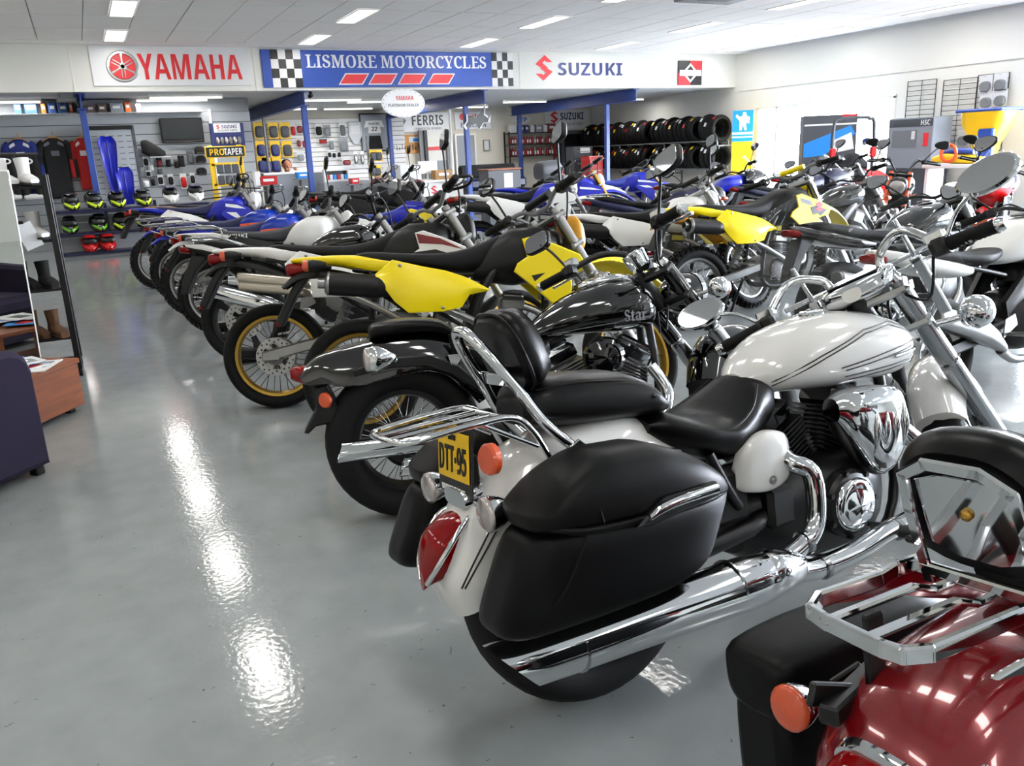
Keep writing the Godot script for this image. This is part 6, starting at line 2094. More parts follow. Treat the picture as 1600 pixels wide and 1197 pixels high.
func helmet(shell: String, chin: String, port: String, label: String, group: String, at: Vector3, turn := 0.0, sc := 1.0) -> Node3D:
	var t := thing("motocross_helmet", label, "helmet", at, turn, group)
	if not mesh_cache.has("helmet"):
		var C := {}
		var g := Geo.new()
		var rows := []
		for i in range(1, 12):
			var a := PI * i / 13.0
			var ring := PackedVector3Array()
			for j in 26:
				var b := TAU * j / 26
				var p := V(0.125 * sin(a) * cos(b), 0.185 + 0.135 * cos(a), 0.15 * sin(a) * sin(b) - 0.02)
				ring.append(p)
			rows.append(ring)
		g.grid(rows)
		g.fan(rows[0], Vector3.UP)
		g.fan(rows[-1], Vector3.DOWN)
		C.shell = g.mesh()
		g = Geo.new()
		g.hull([[-0.105, 0.20, 0.05, 0.05, 0.045, 2.4, 0.085], [-0.06, 0.20, 0.045, 0.06, 0.05, 2.4, 0.115], [0, 0.20, 0.04, 0.062, 0.052, 2.4, 0.122], [0.06, 0.20, 0.045, 0.06, 0.05, 2.4, 0.115], [0.105, 0.20, 0.05, 0.05, 0.045, 2.4, 0.085]], 14, 2)
		C.port = g.mesh()
		g = Geo.new()
		g.hull([[-0.115, 0.12, 0.06, 0.075, 0.05, 2.4, 0.07], [-0.06, 0.10, 0.06, 0.055, 0.06, 2.4, 0.13], [-0.02, 0.105, 0.055, 0.065, 0.075, 2.2, 0.165], [0.02, 0.105, 0.055, 0.065, 0.075, 2.2, 0.165], [0.06, 0.10, 0.06, 0.055, 0.06, 2.4, 0.13], [0.115, 0.12, 0.06, 0.075, 0.05, 2.4, 0.07]], 14, 2)
		C.chin = g.mesh()
		g = Geo.new()
		g.xf = Transform3D(Basis(Vector3.UP, -PI / 2), V(0, 0, 0))
		C.peak = guard(P2([0.02, 0.325, 0.10, 0.325, 0.20, 0.30, 0.26, 0.285]), [0.085, 0.095, 0.085, 0.06], [0.045, 0.03, 0.015, 0.008], 2.0, 0.006, 2).mesh()
		g = Geo.new()
		for s in [-1, 1]:
			g.tube([V(s * 0.112, 0.15, 0.105), V(s * 0.07, 0.115, 0.17), V(s * 0.008, 0.075, 0.208)], [0.016, 0.024, 0.03], 10, 3)
		C.vent = g.mesh()
		mesh_cache["helmet"] = C
	var C: Dictionary = mesh_cache["helmet"]
	show_mesh("shell", C.shell, M[shell], t)
	show_mesh("eye_port", C.port, M[port], t)
	show_mesh("chin_bar", C.chin, M[chin if chin == "plastic_white" or chin == shell else shell], t)
	show_mesh("peak", C.peak, M[shell], t).rotation.y = -PI / 2
	show_mesh("chin_vent", C.vent, M[chin], t)
	t.scale = Vector3.ONE * sc
	t.position.y -= 0.028 * sc
	return t

func hung_jacket(label: String, u: float, w: float, z: float, body: String, trim: String, wide: float, tall: float) -> void:
	var c := wz(u, w, z)
	var t := thing("riding_jersey", label, "jersey", V(c.x, c.y - tall, z))
	var hw := wide / 2
	var g := Geo.new()
	g.xf = Transform3D(Basis.IDENTITY, V(0, tall, 0))
	g.prism(P2([-0.06, 0.0, 0.06, 0.0, hw * 0.62, -0.07, hw * 0.66, -0.25, hw * 0.60, -tall, -hw * 0.60, -tall, -hw * 0.66, -0.25, -hw * 0.62, -0.07]), -0.06, 0.06, 0.03)
	part("torso", g, M[body], t)
	for s in [-1.0, 1.0]:
		g = Geo.new()
		g.tube([V(s * hw * 0.5, tall - 0.08, 0), V(s * hw * 0.74, tall - 0.16, 0), V(s * hw * 0.9, tall - 0.42, 0.01), V(s * hw * 0.95, tall - 0.68, 0.02)], [0.07, 0.075, 0.065, 0.045], 12, 3)
		part("sleeve", g, M[body], t)
		g = Geo.new()
		g.prism(P2([s * hw * 0.25, -0.05 + tall, s * hw * 0.55, -0.10 + tall, s * hw * 0.5, -0.15 + tall, s * hw * 0.2, -0.10 + tall]), 0.055, 0.066, 0.003)
		part("shoulder_patch", g, M[trim], t)
	g = Geo.new()
	g.box(V(0, tall - 0.26, 0.062), V(0.13, 0.09, 0.006), 0.002)
	part("chest_print", g, M[trim], t)
	g = Geo.new()
	g.tube([V(0, tall + 0.03, 0), V(0.02, tall + 0.07, 0), V(0, tall + 0.10, -0.05)], 0.006, 6, 2)
	g.tube([V(-hw * 0.5, tall - 0.05, 0.0), V(0, tall + 0.03, 0), V(hw * 0.5, tall - 0.05, 0)], 0.012, 8, 2)
	part("hanger", g, M.pine, t)

# a row of slats on a wall, each its own board
func slat_wall(called: String, x0: float, x1: float, y0: float, y1: float, z: float, m: String, pitch: float) -> void:
	var w := struct(called, Geo.new().box(V((x0 + x1) / 2, (y0 + y1) / 2, z - 0.02), V(x1 - x0, y1 - y0, 0.03)), M.slat_groove)
	var n := int((y1 - y0) / pitch)
	var mesh := Geo.new().box(Vector3.ZERO, V(x1 - x0, (y1 - y0) / n - 0.012, 0.02), 0.003).mesh()
	for k in n:
		show_mesh("slat", mesh, M[m], w).position = V((x0 + x1) / 2, y0 + (y1 - y0) * (k + 0.5) / n, z)

func sign_board(called: String, label: String, u0: float, w0: float, u1: float, w1: float, z: float, m: String, th := 0.02) -> Node3D:
	var r := rect(u0, w0, u1, w1, z)
	var t := thing(called, label, "sign", r[0])
	part("board", Geo.new().box(V(0, 0, -th / 2), V(r[1].x, r[1].y, th), 0.003), M[m], t)
	t.set_meta("w", r[1])
	return t

func angular_mark(t: Node3D, c: Vector3, s: float, m: String) -> void:
	for k in [1.0, -1.0]:
		var g := Geo.new()
		g.xf = Transform3D(Basis.from_scale(V(s * k, s * k, 1)), c)
		g.prism(P2([-0.5, 0.18, 0.05, 0.62, 0.5, 0.28, 0.16, 0.28, 0.04, 0.36, -0.10, 0.24, 0.24, 0.0, -0.12, -0.02]), 0.0, 0.006, 0.001)
		part("emblem", g, M[m], t)

func shop_back() -> void:
	bulkhead_signs()
	var ZL := -17.3
	# left partition: slatted display wall with a board top
	slat_wall("wall_slat_left", XL, 3.15, 0.25, 2.36, ZL, "slat_grey", 0.19)
	struct("wall_partition", Geo.new().box(V((XL + 3.15) / 2, 1.3, ZL - 0.12), V(3.15 - XL, 2.6, 0.15)), M.slat_grey)
	struct("trim_8", Geo.new().box(V(2.40, 1.2, ZL + 0.02), V(0.05, 2.4, 0.10), 0.004), M.wall_white)
	part_shelf(V((XL + 2.3) / 2, 2.355, ZL + 0.14), V(2.2 - XL, 0.02, 0.28))
	var bx := [[24, 36, "box_blue", 0.17], [40, 60, "box_blue", 0.16], [66, 74, "box_orange", 0.17], [77, 90, "box_blue", 0.18], [92, 108, "box_blue", 0.17], [110, 116, "box_orange", 0.19], [136, 150, "box_brown", 0.13], [154, 168, "box_brown", 0.14], [173, 194, "box_grey", 0.16], [196, 206, "box_orange", 0.18], [213, 222, "paper", 0.14]]
	var bn := ["pale blue", "deep blue", "narrow orange", "squat blue", "wide blue", "tall orange", "brown", "second brown", "grey", "orange and white", "small white"]
	for i in bx.size():
		var q: Array = bx[i]
		var a := wz(q[0], 180, ZL + 0.14)
		var e := wz(q[1], 180, ZL + 0.14)
		carton("stock_box", bn[i] + " stock box on the high shelf over the jerseys" if i < 6 else bn[i] + " stock box on the high shelf over the blue fenders", "box", V((a.x + e.x) / 2, 2.365 + q[3] / 2, ZL + 0.14), V(e.x - a.x - 0.015, q[3], 0.2), q[2], "stock boxes on the high shelf")
	# jerseys and trousers
	hung_jacket("blue and black riding jersey on a hanger beside white-logo trousers", 28, 218, ZL + 0.10, "cloth_blue", "cloth_white", 0.58, 1.0)
	hung_jacket("black riding jersey with pale shoulder patches and white chest print", 82, 216, ZL + 0.10, "cloth_black", "cloth_grey", 0.60, 1.05)
	hung_jacket("red riding jersey with white collar half hidden by a blue post", 127, 216, ZL + 0.10, "cloth_red", "cloth_white", 0.44, 0.9)
	for q in [[6, "beside the partition end"], [40, "under the blue jersey"]]:
		var c := wz(q[0], 240, ZL + 0.29)
		var t := thing("riding_trousers", "black riding trousers with round white logo " + q[1], "trousers", V(c.x, c.y - 0.75, ZL + 0.29))
		for s in [-1.0, 1.0]:
			part("trouser_leg", Geo.new().tube([V(s * 0.09, 0.70, 0), V(s * 0.10, 0.35, 0.02), V(s * 0.10, 0.0, 0)], [0.085, 0.08, 0.06], 12, 3), M.cloth_black, t)
		part("waist", Geo.new().hull([[-0.18, 0.70, 0.05, 0.06, 0.06, 3.0], [0, 0.70, 0.07, 0.065, 0.08, 3.0], [0.18, 0.70, 0.05, 0.06, 0.06, 3.0]], 14, 2), M.cloth_black, t)
		var lg := Geo.new()
		lg.xf = Transform3D(Basis.from_scale(V(1.2, 0.8, 1)), V(0.02, 0.62, 0.09))
		lg.lathe([Vector2(0.06, 0), Vector2(0.06, 0.008), Vector2(0.035, 0.008), Vector2(0.035, 0)], 20)
		part("logo_ring", lg, M.cloth_white, t)
		part("white_cuff", Geo.new().box(V(0.0, 0.02, 0.02), V(0.30, 0.09, 0.12), 0.03), M.cloth_white, t)
	# grey peg gondola with two blue fenders
	var gr := rect(148, 205, 218, 330, -16.8)
	var gt := thing("peg_gondola", "grey perforated gondola panel holding two blue plastic fenders", "display stand", V(gr[0].x, 0, -16.8))
	part("panel", Geo.new().box(V(0, 1.05, 0), V(gr[1].x, 2.1, 0.04), 0.004), M.slat_grey, gt)
	for s in [-1.0, 1.0]:
		part("upright", Geo.new().box(V(s * gr[1].x / 2, 1.06, 0), V(0.05, 2.12, 0.07), 0.006), M.grey_plastic if s > 0 else M.slat_grey, gt)
	part("top_rail", Geo.new().box(V(0, 2.09, 0.03), V(gr[1].x, 0.07, 0.05), 0.005), M.black_metal, gt)
	var slots := Geo.new()
	for iy in 17:
		for ix in 5:
			slots.box(V((ix - 2) * gr[1].x * 0.19, 0.35 + iy * 0.1, 0.0205), V(gr[1].x * 0.12, 0.012, 0.001))
	part("slot_rows", slots, M.slat_groove, gt).set_meta("kind", "stuff")
	for q in [[165, 214, 0.95, "upper blue plastic fender hung high on the grey gondola"], [192, 262, 0.72, "lower blue plastic fender hung on the grey gondola"]]:
		var c := wz(q[0], q[1], -16.68)
		var t := thing("plastic_fender", q[3], "fender", V(c.x, c.y, -16.68))
		var f := guard(P2([0.0, 0.0, -0.12, 0.07, -0.35, 0.09, -0.6, 0.06, -q[2], 0.02]), [0.09, 0.15, 0.13, 0.10, 0.05], [0.02, 0.05, 0.04, 0.03, 0.015], 2.2)
		var o := part("blade", f, M.plastic_blue, t)
		o.transform = Transform3D(Basis(V(0, 1, 0), V(0, 0, 1), V(1, 0, 0)), Vector3.ZERO)
		part("rib", Geo.new().tube([V(0, -0.05, 0.075), V(0, -0.4, 0.095), V(0, -q[2] + 0.05, 0.03)], 0.012, 8, 3), M.plastic_blue, t)
		part("hook", Geo.new().tube([V(0, 0.02, 0.05), V(0, 0.02, -0.1)], 0.008, 8), M.steel, t)
	# television
	var tv := rect(251, 184, 318, 223, ZL + 0.16)
	var t := thing("television", "black flat television mounted on the grey slatted wall", "television", tv[0])
	var ts: Vector2 = tv[1]
	part("casing", Geo.new().box(V(0, 0, -0.03), V(ts.x, ts.y, 0.06), 0.012), M.black_plastic, t)
	part("screen", Geo.new().box(V(0, ts.y * 0.05, 0.001), V(ts.x * 0.9, ts.y * 0.78, 0.004), 0.001), M.screen_off, t)
	part("speaker_bar", Geo.new().hull([[-ts.x * 0.46, -ts.y * 0.44, 0.012, 0.012, 0.012, 2.2, 0.0], [0, -ts.y * 0.47, 0.016, 0.016, 0.02, 2.2, 0.0], [ts.x * 0.46, -ts.y * 0.44, 0.012, 0.012, 0.012, 2.2, 0.0]], 10, 2), M.black_gloss, t)
	part("bracket", Geo.new().box(V(0, 0, -0.10), V(0.2, 0.2, 0.09)), M.black_metal, t)
	# soft goods on the slat wall under the television
	var tk := wz(240, 236, ZL + 0.2)
	t = thing("tail_bag", "black soft tail bag on a white card shelf under the television", "bag", tk)
	part("pouch", Geo.new().hull([[-0.20, 0.02, 0.06, 0.16, 0.05, 2.2], [-0.10, 0.0, 0.10, 0.20, 0.08, 2.4], [0.06, -0.02, 0.10, 0.12, 0.09, 2.4], [0.20, -0.05, 0.04, 0.04, 0.04, 2.2]], 18, 3), M.cloth_black, t)
	part("flap", Geo.new().hull([[-0.16, 0.10, 0.05, 0.07, 0.04, 2.2], [-0.08, 0.10, 0.08, 0.09, 0.04, 2.2], [0.02, 0.06, 0.06, 0.05, 0.04, 2.2]], 16, 2), M.cloth_grey, t)
	part("card_shelf", Geo.new().box(V(0.10, -0.11, 0.02), V(0.36, 0.012, 0.2), 0.003), M.paper, t)
	for q in [[312, 236, "upper black cap hung under the television edge"], [314, 250, "lower black cap hung under the television edge"], [315, 269, "dark cap hung above the white and blue helmets"]]:
		var c := wz(q[0], q[1], ZL + 0.12)
		t = thing("baseball_cap", q[2], "cap", c)
		part("crown", Geo.new().hull([[-0.09, 0, 0.05, 0.05, 0.04, 2.2], [-0.04, 0.0, 0.085, 0.085, 0.06, 2.2], [0.04, 0.0, 0.085, 0.085, 0.06, 2.2], [0.09, 0, 0.05, 0.05, 0.04, 2.2]], 16, 2), M.cloth_black, t)
		part("brim", Geo.new().box(V(0, -0.04, 0.11), V(0.13, 0.012, 0.10), 0.005, Basis(Vector3.RIGHT, 0.35)), M.cloth_black, t)
	for q in [[228, 252, 9, 16, "paper", "cloth_black"], [236, 262, 8, 9, "paper", "paper"], [249, 254, 9, 15, "cloth_black", "plastic_maroon"], [263, 255, 8, 12, "cloth_black", "cloth_black"], [276, 256, 9, 14, "cloth_grey", "cloth_black"], [283, 252, 10, 18, "cloth_black", "cloth_black"], [297, 246, 10, 20, "cloth_grey", "cloth_grey"], [229, 287, 9, 11, "paper", "paper"], [239, 284, 7, 14, "cloth_grey", "cloth_black"], [251, 281, 9, 16, "paper", "cloth_black"], [267, 281, 9, 18, "paper", "cloth_black"], [287, 283, 10, 24, "paper", "plastic_red"], [301, 279, 8, 18, "paper", "cloth_black"], [250, 268, 8, 9, "cloth_grey", "cloth_grey"], [232, 271, 8, 10, "paper", "cloth_black"]]:
		pack("small hanging packet on the slatted wall under the television", q[0], q[1], q[2], q[3], ZL + 0.08, q[4], q[5], "packets under the television")
	# Suzuki parts cabinet
	var sc := sign_board("parts_cabinet", "blue parts cabinet headed with a white lettered panel", 330, 192, 382, 231, -17.15, "print_navy", 0.13)
	var sz: Vector2 = sc.get_meta("w")
	part("header", Geo.new().box(V(0, sz.y * 0.30, 0.006), V(sz.x * 0.8, sz.y * 0.36, 0.012), 0.002), M.sign_white, sc)
	lettering("SUZUKI", M.print_navy, sc, V(sz.x * 0.07, sz.y * 0.35, 0.013), sz.x * 0.46, sz.y * 0.14)
	lettering("GENUINE PARTS", M.print_grey, sc, V(0.0, sz.y * 0.20, 0.013), sz.x * 0.6, sz.y * 0.08)
	angular_mark(sc, V(-sz.x * 0.27, sz.y * 0.35, 0.012), sz.y * 0.16, "print_red")
	for k in 6:
		var o := Geo.new()
		ball(o, V((k - 2.5) * sz.x * 0.13, -sz.y * 0.20, 0.03), V(0.035, 0.07, 0.03), 12)
		part("globe_pack", o, M.lens_clear if k % 2 == 0 else M.mid_grey, sc)
	sc.remove_meta("w")
	# handlebar stand
	var hb := rect(325, 227, 388, 320, -16.35)
	t = thing("handlebar_stand", "yellow handlebar display stand with black and white headboard", "display stand", V(hb[0].x, 0, -16.35))
	var hw: float = hb[1].x
	for s in [-1.0, 1.0]:
		part("upright", Geo.new().box(V(s * hw * 0.36, 0.86, 0), V(0.09, 1.72, 0.05), 0.008), M.sign_yellow, t)
		part("foot", Geo.new().box(V(s * hw * 0.36, 0.025, 0.05), V(0.09, 0.05, 0.5), 0.01), M.sign_yellow, t)
	for y in [0.62, 1.02, 1.38]:
		part("cross_rail", Geo.new().box(V(0, y, 0), V(hw * 0.78, 0.06, 0.05), 0.008), M.sign_yellow, t)
	var pr := rect(326, 228, 388, 246, -16.3)
	var py: float = pr[0].y
	part("headboard", Geo.new().box(V(0, py, 0.03), V(hw, pr[1].y, 0.03), 0.006), M.sign_yellow, t)
	part("headboard_face", Geo.new().box(V(0, py, 0.046), V(hw * 0.94, pr[1].y * 0.86, 0.004), 0.001), M.print_black, t)
	lettering("PRO", M.sign_yellow, t, V(-hw * 0.21, py, 0.05), hw * 0.36, pr[1].y * 0.56)
	lettering("TAPER", M.print_white, t, V(hw * 0.19, py, 0.05), hw * 0.46, pr[1].y * 0.56)
	for k in 6:
		part("grip_pack", Geo.new().box(V((k % 3 - 1) * hw * 0.19, 1.30 - 0.20 * (k / 3), 0.05), V(hw * 0.16, 0.16, 0.05), 0.012), M.grey_plastic, t)
	for k in 4:
		part("display_bar", Geo.new().tube([V(-hw * 0.75, 0.92 - k * 0.07, 0.10), V(-hw * 0.3, 0.94 - k * 0.07, 0.12), V(hw * 0.3, 0.94 - k * 0.07, 0.12), V(hw * 0.75, 0.92 - k * 0.07, 0.10)], 0.012, 8, 3), M.black_metal if k % 2 == 0 else M.aluminium, t)
	helmet_shelves()
	# back wall, middle: packs on pegboards
	slat_wall("wall_slat_middle", 4.35, 8.0, 0.4, 2.40, ZW + 0.05, "slat_white", 0.115)
	for q in [[405, 204], [427, 204], [445, 204], [408, 233], [430, 233], [449, 233], [410, 258], [418, 259], [432, 258]]:
		pack("yellow headed blister pack on the white slatted wall", q[0], q[1], 16, 26, -21.75, "sign_yellow", "print_navy" if int(q[0]) % 2 == 0 else "grey_plastic", "yellow headed packs")
	for q in [[458, 203, 8, 20, "paper", "plastic_red"], [468, 201, 9, 16, "paper", "plastic_maroon"], [476, 202, 8, 16, "paper", "plastic_maroon"], [498, 203, 11, 20, "paper", "cloth_black"], [511, 204, 11, 18, "box_grey", "mid_grey"], [535, 202, 10, 24, "paper", "cloth_grey"], [467, 223, 7, 15, "paper", "plastic_maroon"], [476, 224, 8, 16, "paper", "plastic_red"], [505, 221, 12, 7, "print_black", "plastic_red"], [518, 227, 8, 14, "box_grey", "mid_grey"], [537, 227, 14, 22, "box_grey", "mid_grey"], [515, 241, 6, 10, "paper", "black_plastic"], [522, 242, 6, 10, "paper", "black_plastic"], [530, 241, 6, 10, "paper", "black_plastic"], [470, 245, 12, 14, "paper", "box_grey"], [542, 253, 14, 12, "paper", "plastic_maroon"], [556, 247, 6, 22, "aluminium", "aluminium"], [566, 247, 6, 22, "aluminium", "aluminium"]]:
		pack("grey or red hanging part packet on the white slatted wall", q[0], q[1], q[2], q[3], -21.8, q[4], q[5], "part packets on the white wall")
	for q in [[583, 243], [583, 267], [592, 243], [590, 267]]:
		pack("yellow headed chain pack on the revolving stand", q[0], q[1], 11, 18, -20.0, "sign_yellow", "grey_plastic", "chain packs on the stand")
	var sp := wz(577, 250, -20.05)
	t = thing("revolving_stand", "tall grey revolving stand holding yellow chain packs", "display stand", V(sp.x, 0, -20.05))
	part("mast", Geo.new().box(V(0, 0.95, -0.03), V(0.06, 1.9, 0.05), 0.006), M.mid_grey, t)
	part("base", Geo.new().tube([V(0, 0, 0), V(0, 0.04, 0)], 0.25, 20), M.mid_grey, t)
	for y in [1.12, 1.50]:
		part("arm", Geo.new().tube([V(-0.1, y, -0.01), V(0.35, y, -0.01)], 0.008, 8), M.steel, t)
	# clear scoop bag
	var tp := rect(545, 190, 565, 226, -21.89)
	t = thing("clear_shroud", "translucent grey plastic shroud hung beside the framed jersey", "part", tp[0])
	var tl: Vector2 = tp[1]
	part("sheet", Geo.new().prism(P2([-tl.x * 0.5, tl.y * 0.5, tl.x * 0.5, tl.y * 0.5, tl.x * 0.55, -tl.y * 0.1, tl.x * 0.2, -tl.y * 0.5, -tl.x * 0.2, -tl.y * 0.5, -tl.x * 0.55, -tl.y * 0.1]), -0.03, 0.03, 0.02), M.pack_clear, t)
	part("white_label", Geo.new().box(V(0, tl.y * 0.15, 0.032), V(tl.x * 0.7, tl.y * 0.35, 0.006), 0.001), M.paper, t)
	# framed racing jersey
	var fj := rect(563, 177, 607, 237, -21.90)
	t = thing("framed_jersey", "black framed racing jersey with white lettering behind glass", "picture", fj[0])
	var fs: Vector2 = fj[1]
	frame_parts(t, fs, 0.03, "black_metal", "box_grey")
	part("jersey", Geo.new().prism(P2([-0.22, 0.30, 0.22, 0.30, 0.28, 0.12, 0.16, 0.14, 0.18, -0.02, -0.18, -0.02, -0.16, 0.14, -0.28, 0.12]), 0.006, 0.02, 0.005), M.cloth_white, t)
	part("shorts", Geo.new().prism(P2([-0.15, -0.08, 0.15, -0.08, 0.2, -0.42, -0.2, -0.42]), 0.006, 0.02, 0.005), M.cloth_black, t)
	lettering("POINTER", M.cloth_black, t, V(0, 0.22, 0.021), 0.28, 0.06)
	lettering("22", M.cloth_black, t, V(0, 0.09, 0.021), 0.16, 0.11)
	# signs on the far wall
	var fe := sign_board("lettered_sign", "white wall sign with black capital lettering beside a diamond mark", 610, 176, 703, 206, -21.97, "sign_white")
	lettering("FERRIS", M.print_black, fe, V(0.22, 0.05, 0.002), 0.92, 0.26)
	lettering("COMMERCIAL MOWERS", M.print_grey, fe, V(0.22, -0.17, 0.002), 0.8, 0.06)
	var dg := Geo.new()
	dg.prism(P2([-0.72, 0.05, -0.56, 0.17, -0.40, 0.05, -0.56, -0.17]), 0.0, 0.006, 0.001)
	part("diamond_mark", dg, M.print_grey, fe)
	fe.remove_meta("w")
	var ye := sign_board("service_sign", "white wall sign with red emblem and dark lower lettering", 711, 174, 768, 202, -21.97, "sign_white")
	lettering("YAMAHA", M.print_red, ye, V(0.1, 0.09, 0.002), 0.62, 0.15)
	lettering("EXPECTION", M.print_navy, ye, V(0.0, -0.12, 0.002), 0.78, 0.13)
	var rg := Geo.new()
	rg.xf = Transform3D(Basis.IDENTITY, V(-0.33, 0.1, 0))
	rg.lathe([Vector2(0.09, 0), Vector2(0.09, 0.006), Vector2(0, 0.006)], 20)
	part("red_emblem", rg, M.print_red, ye)
	ye.remove_meta("w")
	var sw := sign_board("brand_sign", "white wall sign with red emblem and slogan above the tyre rack", 852, 172, 921, 202, -21.97, "sign_white")
	lettering("SUZUKI", M.print_navy, sw, V(0.16, 0.10, 0.002), 0.80, 0.20)
	lettering("Way of Life!", M.print_grey, sw, V(0.2, -0.13, 0.002), 0.66, 0.12, false, false)
	angular_mark(sw, V(-0.45, 0.08, 0.0), 0.28, "print_red")
	sw.remove_meta("w")
	var ov := wz(815, 187, -21.99)
	t = thing("oval_sign", "small white oval wall sign with blue letters above the oil bottle shelf", "sign", ov)
	var og := Geo.new()
	og.xf = Transform3D(Basis.from_scale(V(1.5, 0.55, 1)), Vector3.ZERO)
	og.lathe([Vector2(0.20, -0.01), Vector2(0.20, 0.012), Vector2(0.17, 0.016), Vector2(0, 0.016)], 28)
	part("plate", og, M.sign_white, t)
	lettering("STP", M.print_blue, t, V(0, 0, 0.017), 0.34, 0.12)
	# fox head badge on the blue post
	var fx := wz(745, 189, -16.6)
	t = thing("fox_badge", "black and white fox head badge fixed to a blue post", "badge", fx)
	var fo := P2([-0.20, 0.12, -0.10, 0.10, -0.02, 0.06, 0.08, 0.16, 0.20, 0.30, 0.17, 0.12, 0.26, 0.05, 0.30, 0.10, 0.26, -0.03, 0.14, -0.04, 0.05, -0.16, -0.02, -0.06, -0.12, -0.08, -0.22, -0.15, -0.27, -0.08, -0.20, 0.0])
	var big := []
	for q in fo:
		big.append(q * 1.18)
	part("outline", Geo.new().prism(big, -0.01, 0.0, 0.002), M.print_white, t)
	part("fox_head", Geo.new().prism(fo, 0.0, 0.012, 0.003), M.print_black, t)
	# key rack board
	var kr := rect(611, 211, 661, 240, -21.98)
	t = thing("key_rack", "timber key rack board with two picture cards and hooks", "rack", kr[0])
	var ks: Vector2 = kr[1]
	part("board", Geo.new().box(V(0, 0, 0), V(ks.x, ks.y, 0.03), 0.005), M.pine, t)
	for s in [-1.0, 1.0]:
		var cd := part("picture_card", Geo.new().box(V(s * ks.x * 0.22, ks.y * 0.24, 0.018), V(ks.x * 0.32, ks.y * 0.30, 0.004), 0.001), M.paper, t)
		part("card_print", Geo.new().box(V(s * ks.x * 0.22 + 0.05, ks.y * 0.22, 0.021), V(ks.x * 0.18, ks.y * 0.18, 0.002)), M.sky_blue, cd)
	for k in 11:
		part("key_bunch", Geo.new().box(V((k - 5) * ks.x * 0.085, -ks.y * (0.12 + 0.05 * (k % 3)), 0.03), V(0.03, 0.09 + 0.05 * (k % 2), 0.02), 0.004), M.box_brown if k % 3 == 0 else M.black_metal, t)
	# workshop doors
	var dr := Node3D.new()
	dr.name = "door_2"
	dr.set_meta("kind", "structure")
	dr.set_meta("label", "white workshop door with red stripe")
	add_child(dr)
	var d2 := rect(662, 208, 703, 300, -21.9)
	var dc: Vector3 = d2[0]
	part("leaf", Geo.new().box(V(dc.x, 1.0, -21.93), V(d2[1].x, 2.0, 0.05), 0.004), M.wall_white, dr)
	part("red_stripe", Geo.new().box(V(dc.x, wz(680, 232, -21.9).y, -21.90), V(d2[1].x * 0.72, 0.1, 0.006)), M.print_red, dr)
	part("kick_panel", Geo.new().box(V(dc.x, 0.65, -21.90), V(d2[1].x * 0.9, 1.15, 0.006)), M.box_grey, dr)
	for u in [659.0, 667.0, 701.0]:
		part("jamb", Geo.new().box(V(wz(u, 250, -21.85).x, 1.02, -21.85), V(0.09, 2.04, 0.08), 0.004), M.black_metal if u > 665 and u < 690 else M.mid_grey, dr)
	var wn := Node3D.new()
	wn.name = "window_2"
	wn.set_meta("kind", "structure")
	add_child(wn)
	var w2 := rect(712, 209, 745, 290, -21.85)
	part("window_frame", frame_geo(w2[1], 0.05, 0.05, w2[0]), M.wall_white, wn)
	part("pane", Geo.new().box(w2[0], V(w2[1].x - 0.08, w2[1].y - 0.08, 0.01)), M.box_grey, wn)
	for q in [[760, 227, 10, 17, "thin framed notice hung between two blue posts"], [605, 269, 15, 20, "white framed card on the wall beside the chain packs"]]:
		var pf := rect(q[0] - q[2] / 2.0, q[1] - q[3] / 2.0, q[0] + q[2] / 2.0, q[1] + q[3] / 2.0, -21.98)
		t = thing("notice_frame", q[4], "picture", pf[0])
		frame_parts(t, pf[1], 0.05 if q[0] < 700 else 0.02, "wall_white" if q[0] < 700 else "mid_grey", "paper")
	oil_shelf()
	counters()
	# ceiling camera on the bulkhead edge
	var cc := wz(489, 142, ZB - 0.05)
	t = thing("security_camera", "small dark security camera under the bulkhead beside a blue post", "camera", V(cc.x, MEZ, ZB - 0.25))
	part("mount", Geo.new().tube([V(0, 0, 0), V(0, -0.06, 0)], 0.03, 12), M.black_plastic, t)
	part("body", Geo.new().tube([V(-0.04, -0.09, 0.08), V(0.03, -0.07, -0.08)], 0.035, 14), M.black_plastic, t)
	cc = wz(103, 150, ZB - 0.2)
	t = thing("flood_lamp", "unlit flood lamp on a bracket beside the left blue post", "lamp", V(cc.x, MEZ, ZB - 0.3))
	part("housing", Geo.new().box(V(0, -0.10, 0), V(0.30, 0.07, 0.2), 0.015), M.mid_grey, t)
	part("bracket", Geo.new().tube([V(0.1, 0, 0), V(0.12, -0.1, 0.02), V(0.16, -0.2, 0.0)], 0.01, 8, 2), M.steel, t)
	part("cable", Geo.new().tube([V(-0.1, 0, 0), V(-0.08, -0.15, 0.03), V(-0.12, -0.25, 0.0), V(0.15, -0.3, 0)], 0.006, 6, 3), M.black_plastic, t)

func part_shelf(c: Vector3, s: Vector3) -> void:
	var t := thing("wall_shelf", "long pale shelf board on top of the slatted wall", "shelf", c)
	part("board", Geo.new().box(V(0, 0, 0), s, 0.004), M.slat_white, t)
	part("edge_strip", Geo.new().box(V(0, 0, s.z / 2 + 0.004), V(s.x, s.y, 0.006), 0.001), M.slat_grey, t)

func frame_geo(s: Vector2, bar: float, th: float, c := Vector3.ZERO) -> Geo:
	var g := Geo.new()
	for k in [-1.0, 1.0]:
		g.box(c + V(k * (s.x - bar) / 2, 0, 0.01), V(bar, s.y, th), 0.003)
		g.box(c + V(0, k * (s.y - bar) / 2, 0.01), V(s.x - bar * 2, bar, th), 0.003)
	return g

func frame_parts(t: Node3D, s: Vector2, bar: float, m: String, back: String) -> void:
	part("frame", frame_geo(s, bar, 0.04), M[m], t)
	part("backing", Geo.new().box(V(0, 0, -0.005), V(s.x - bar, s.y - bar, 0.01)), M[back], t)


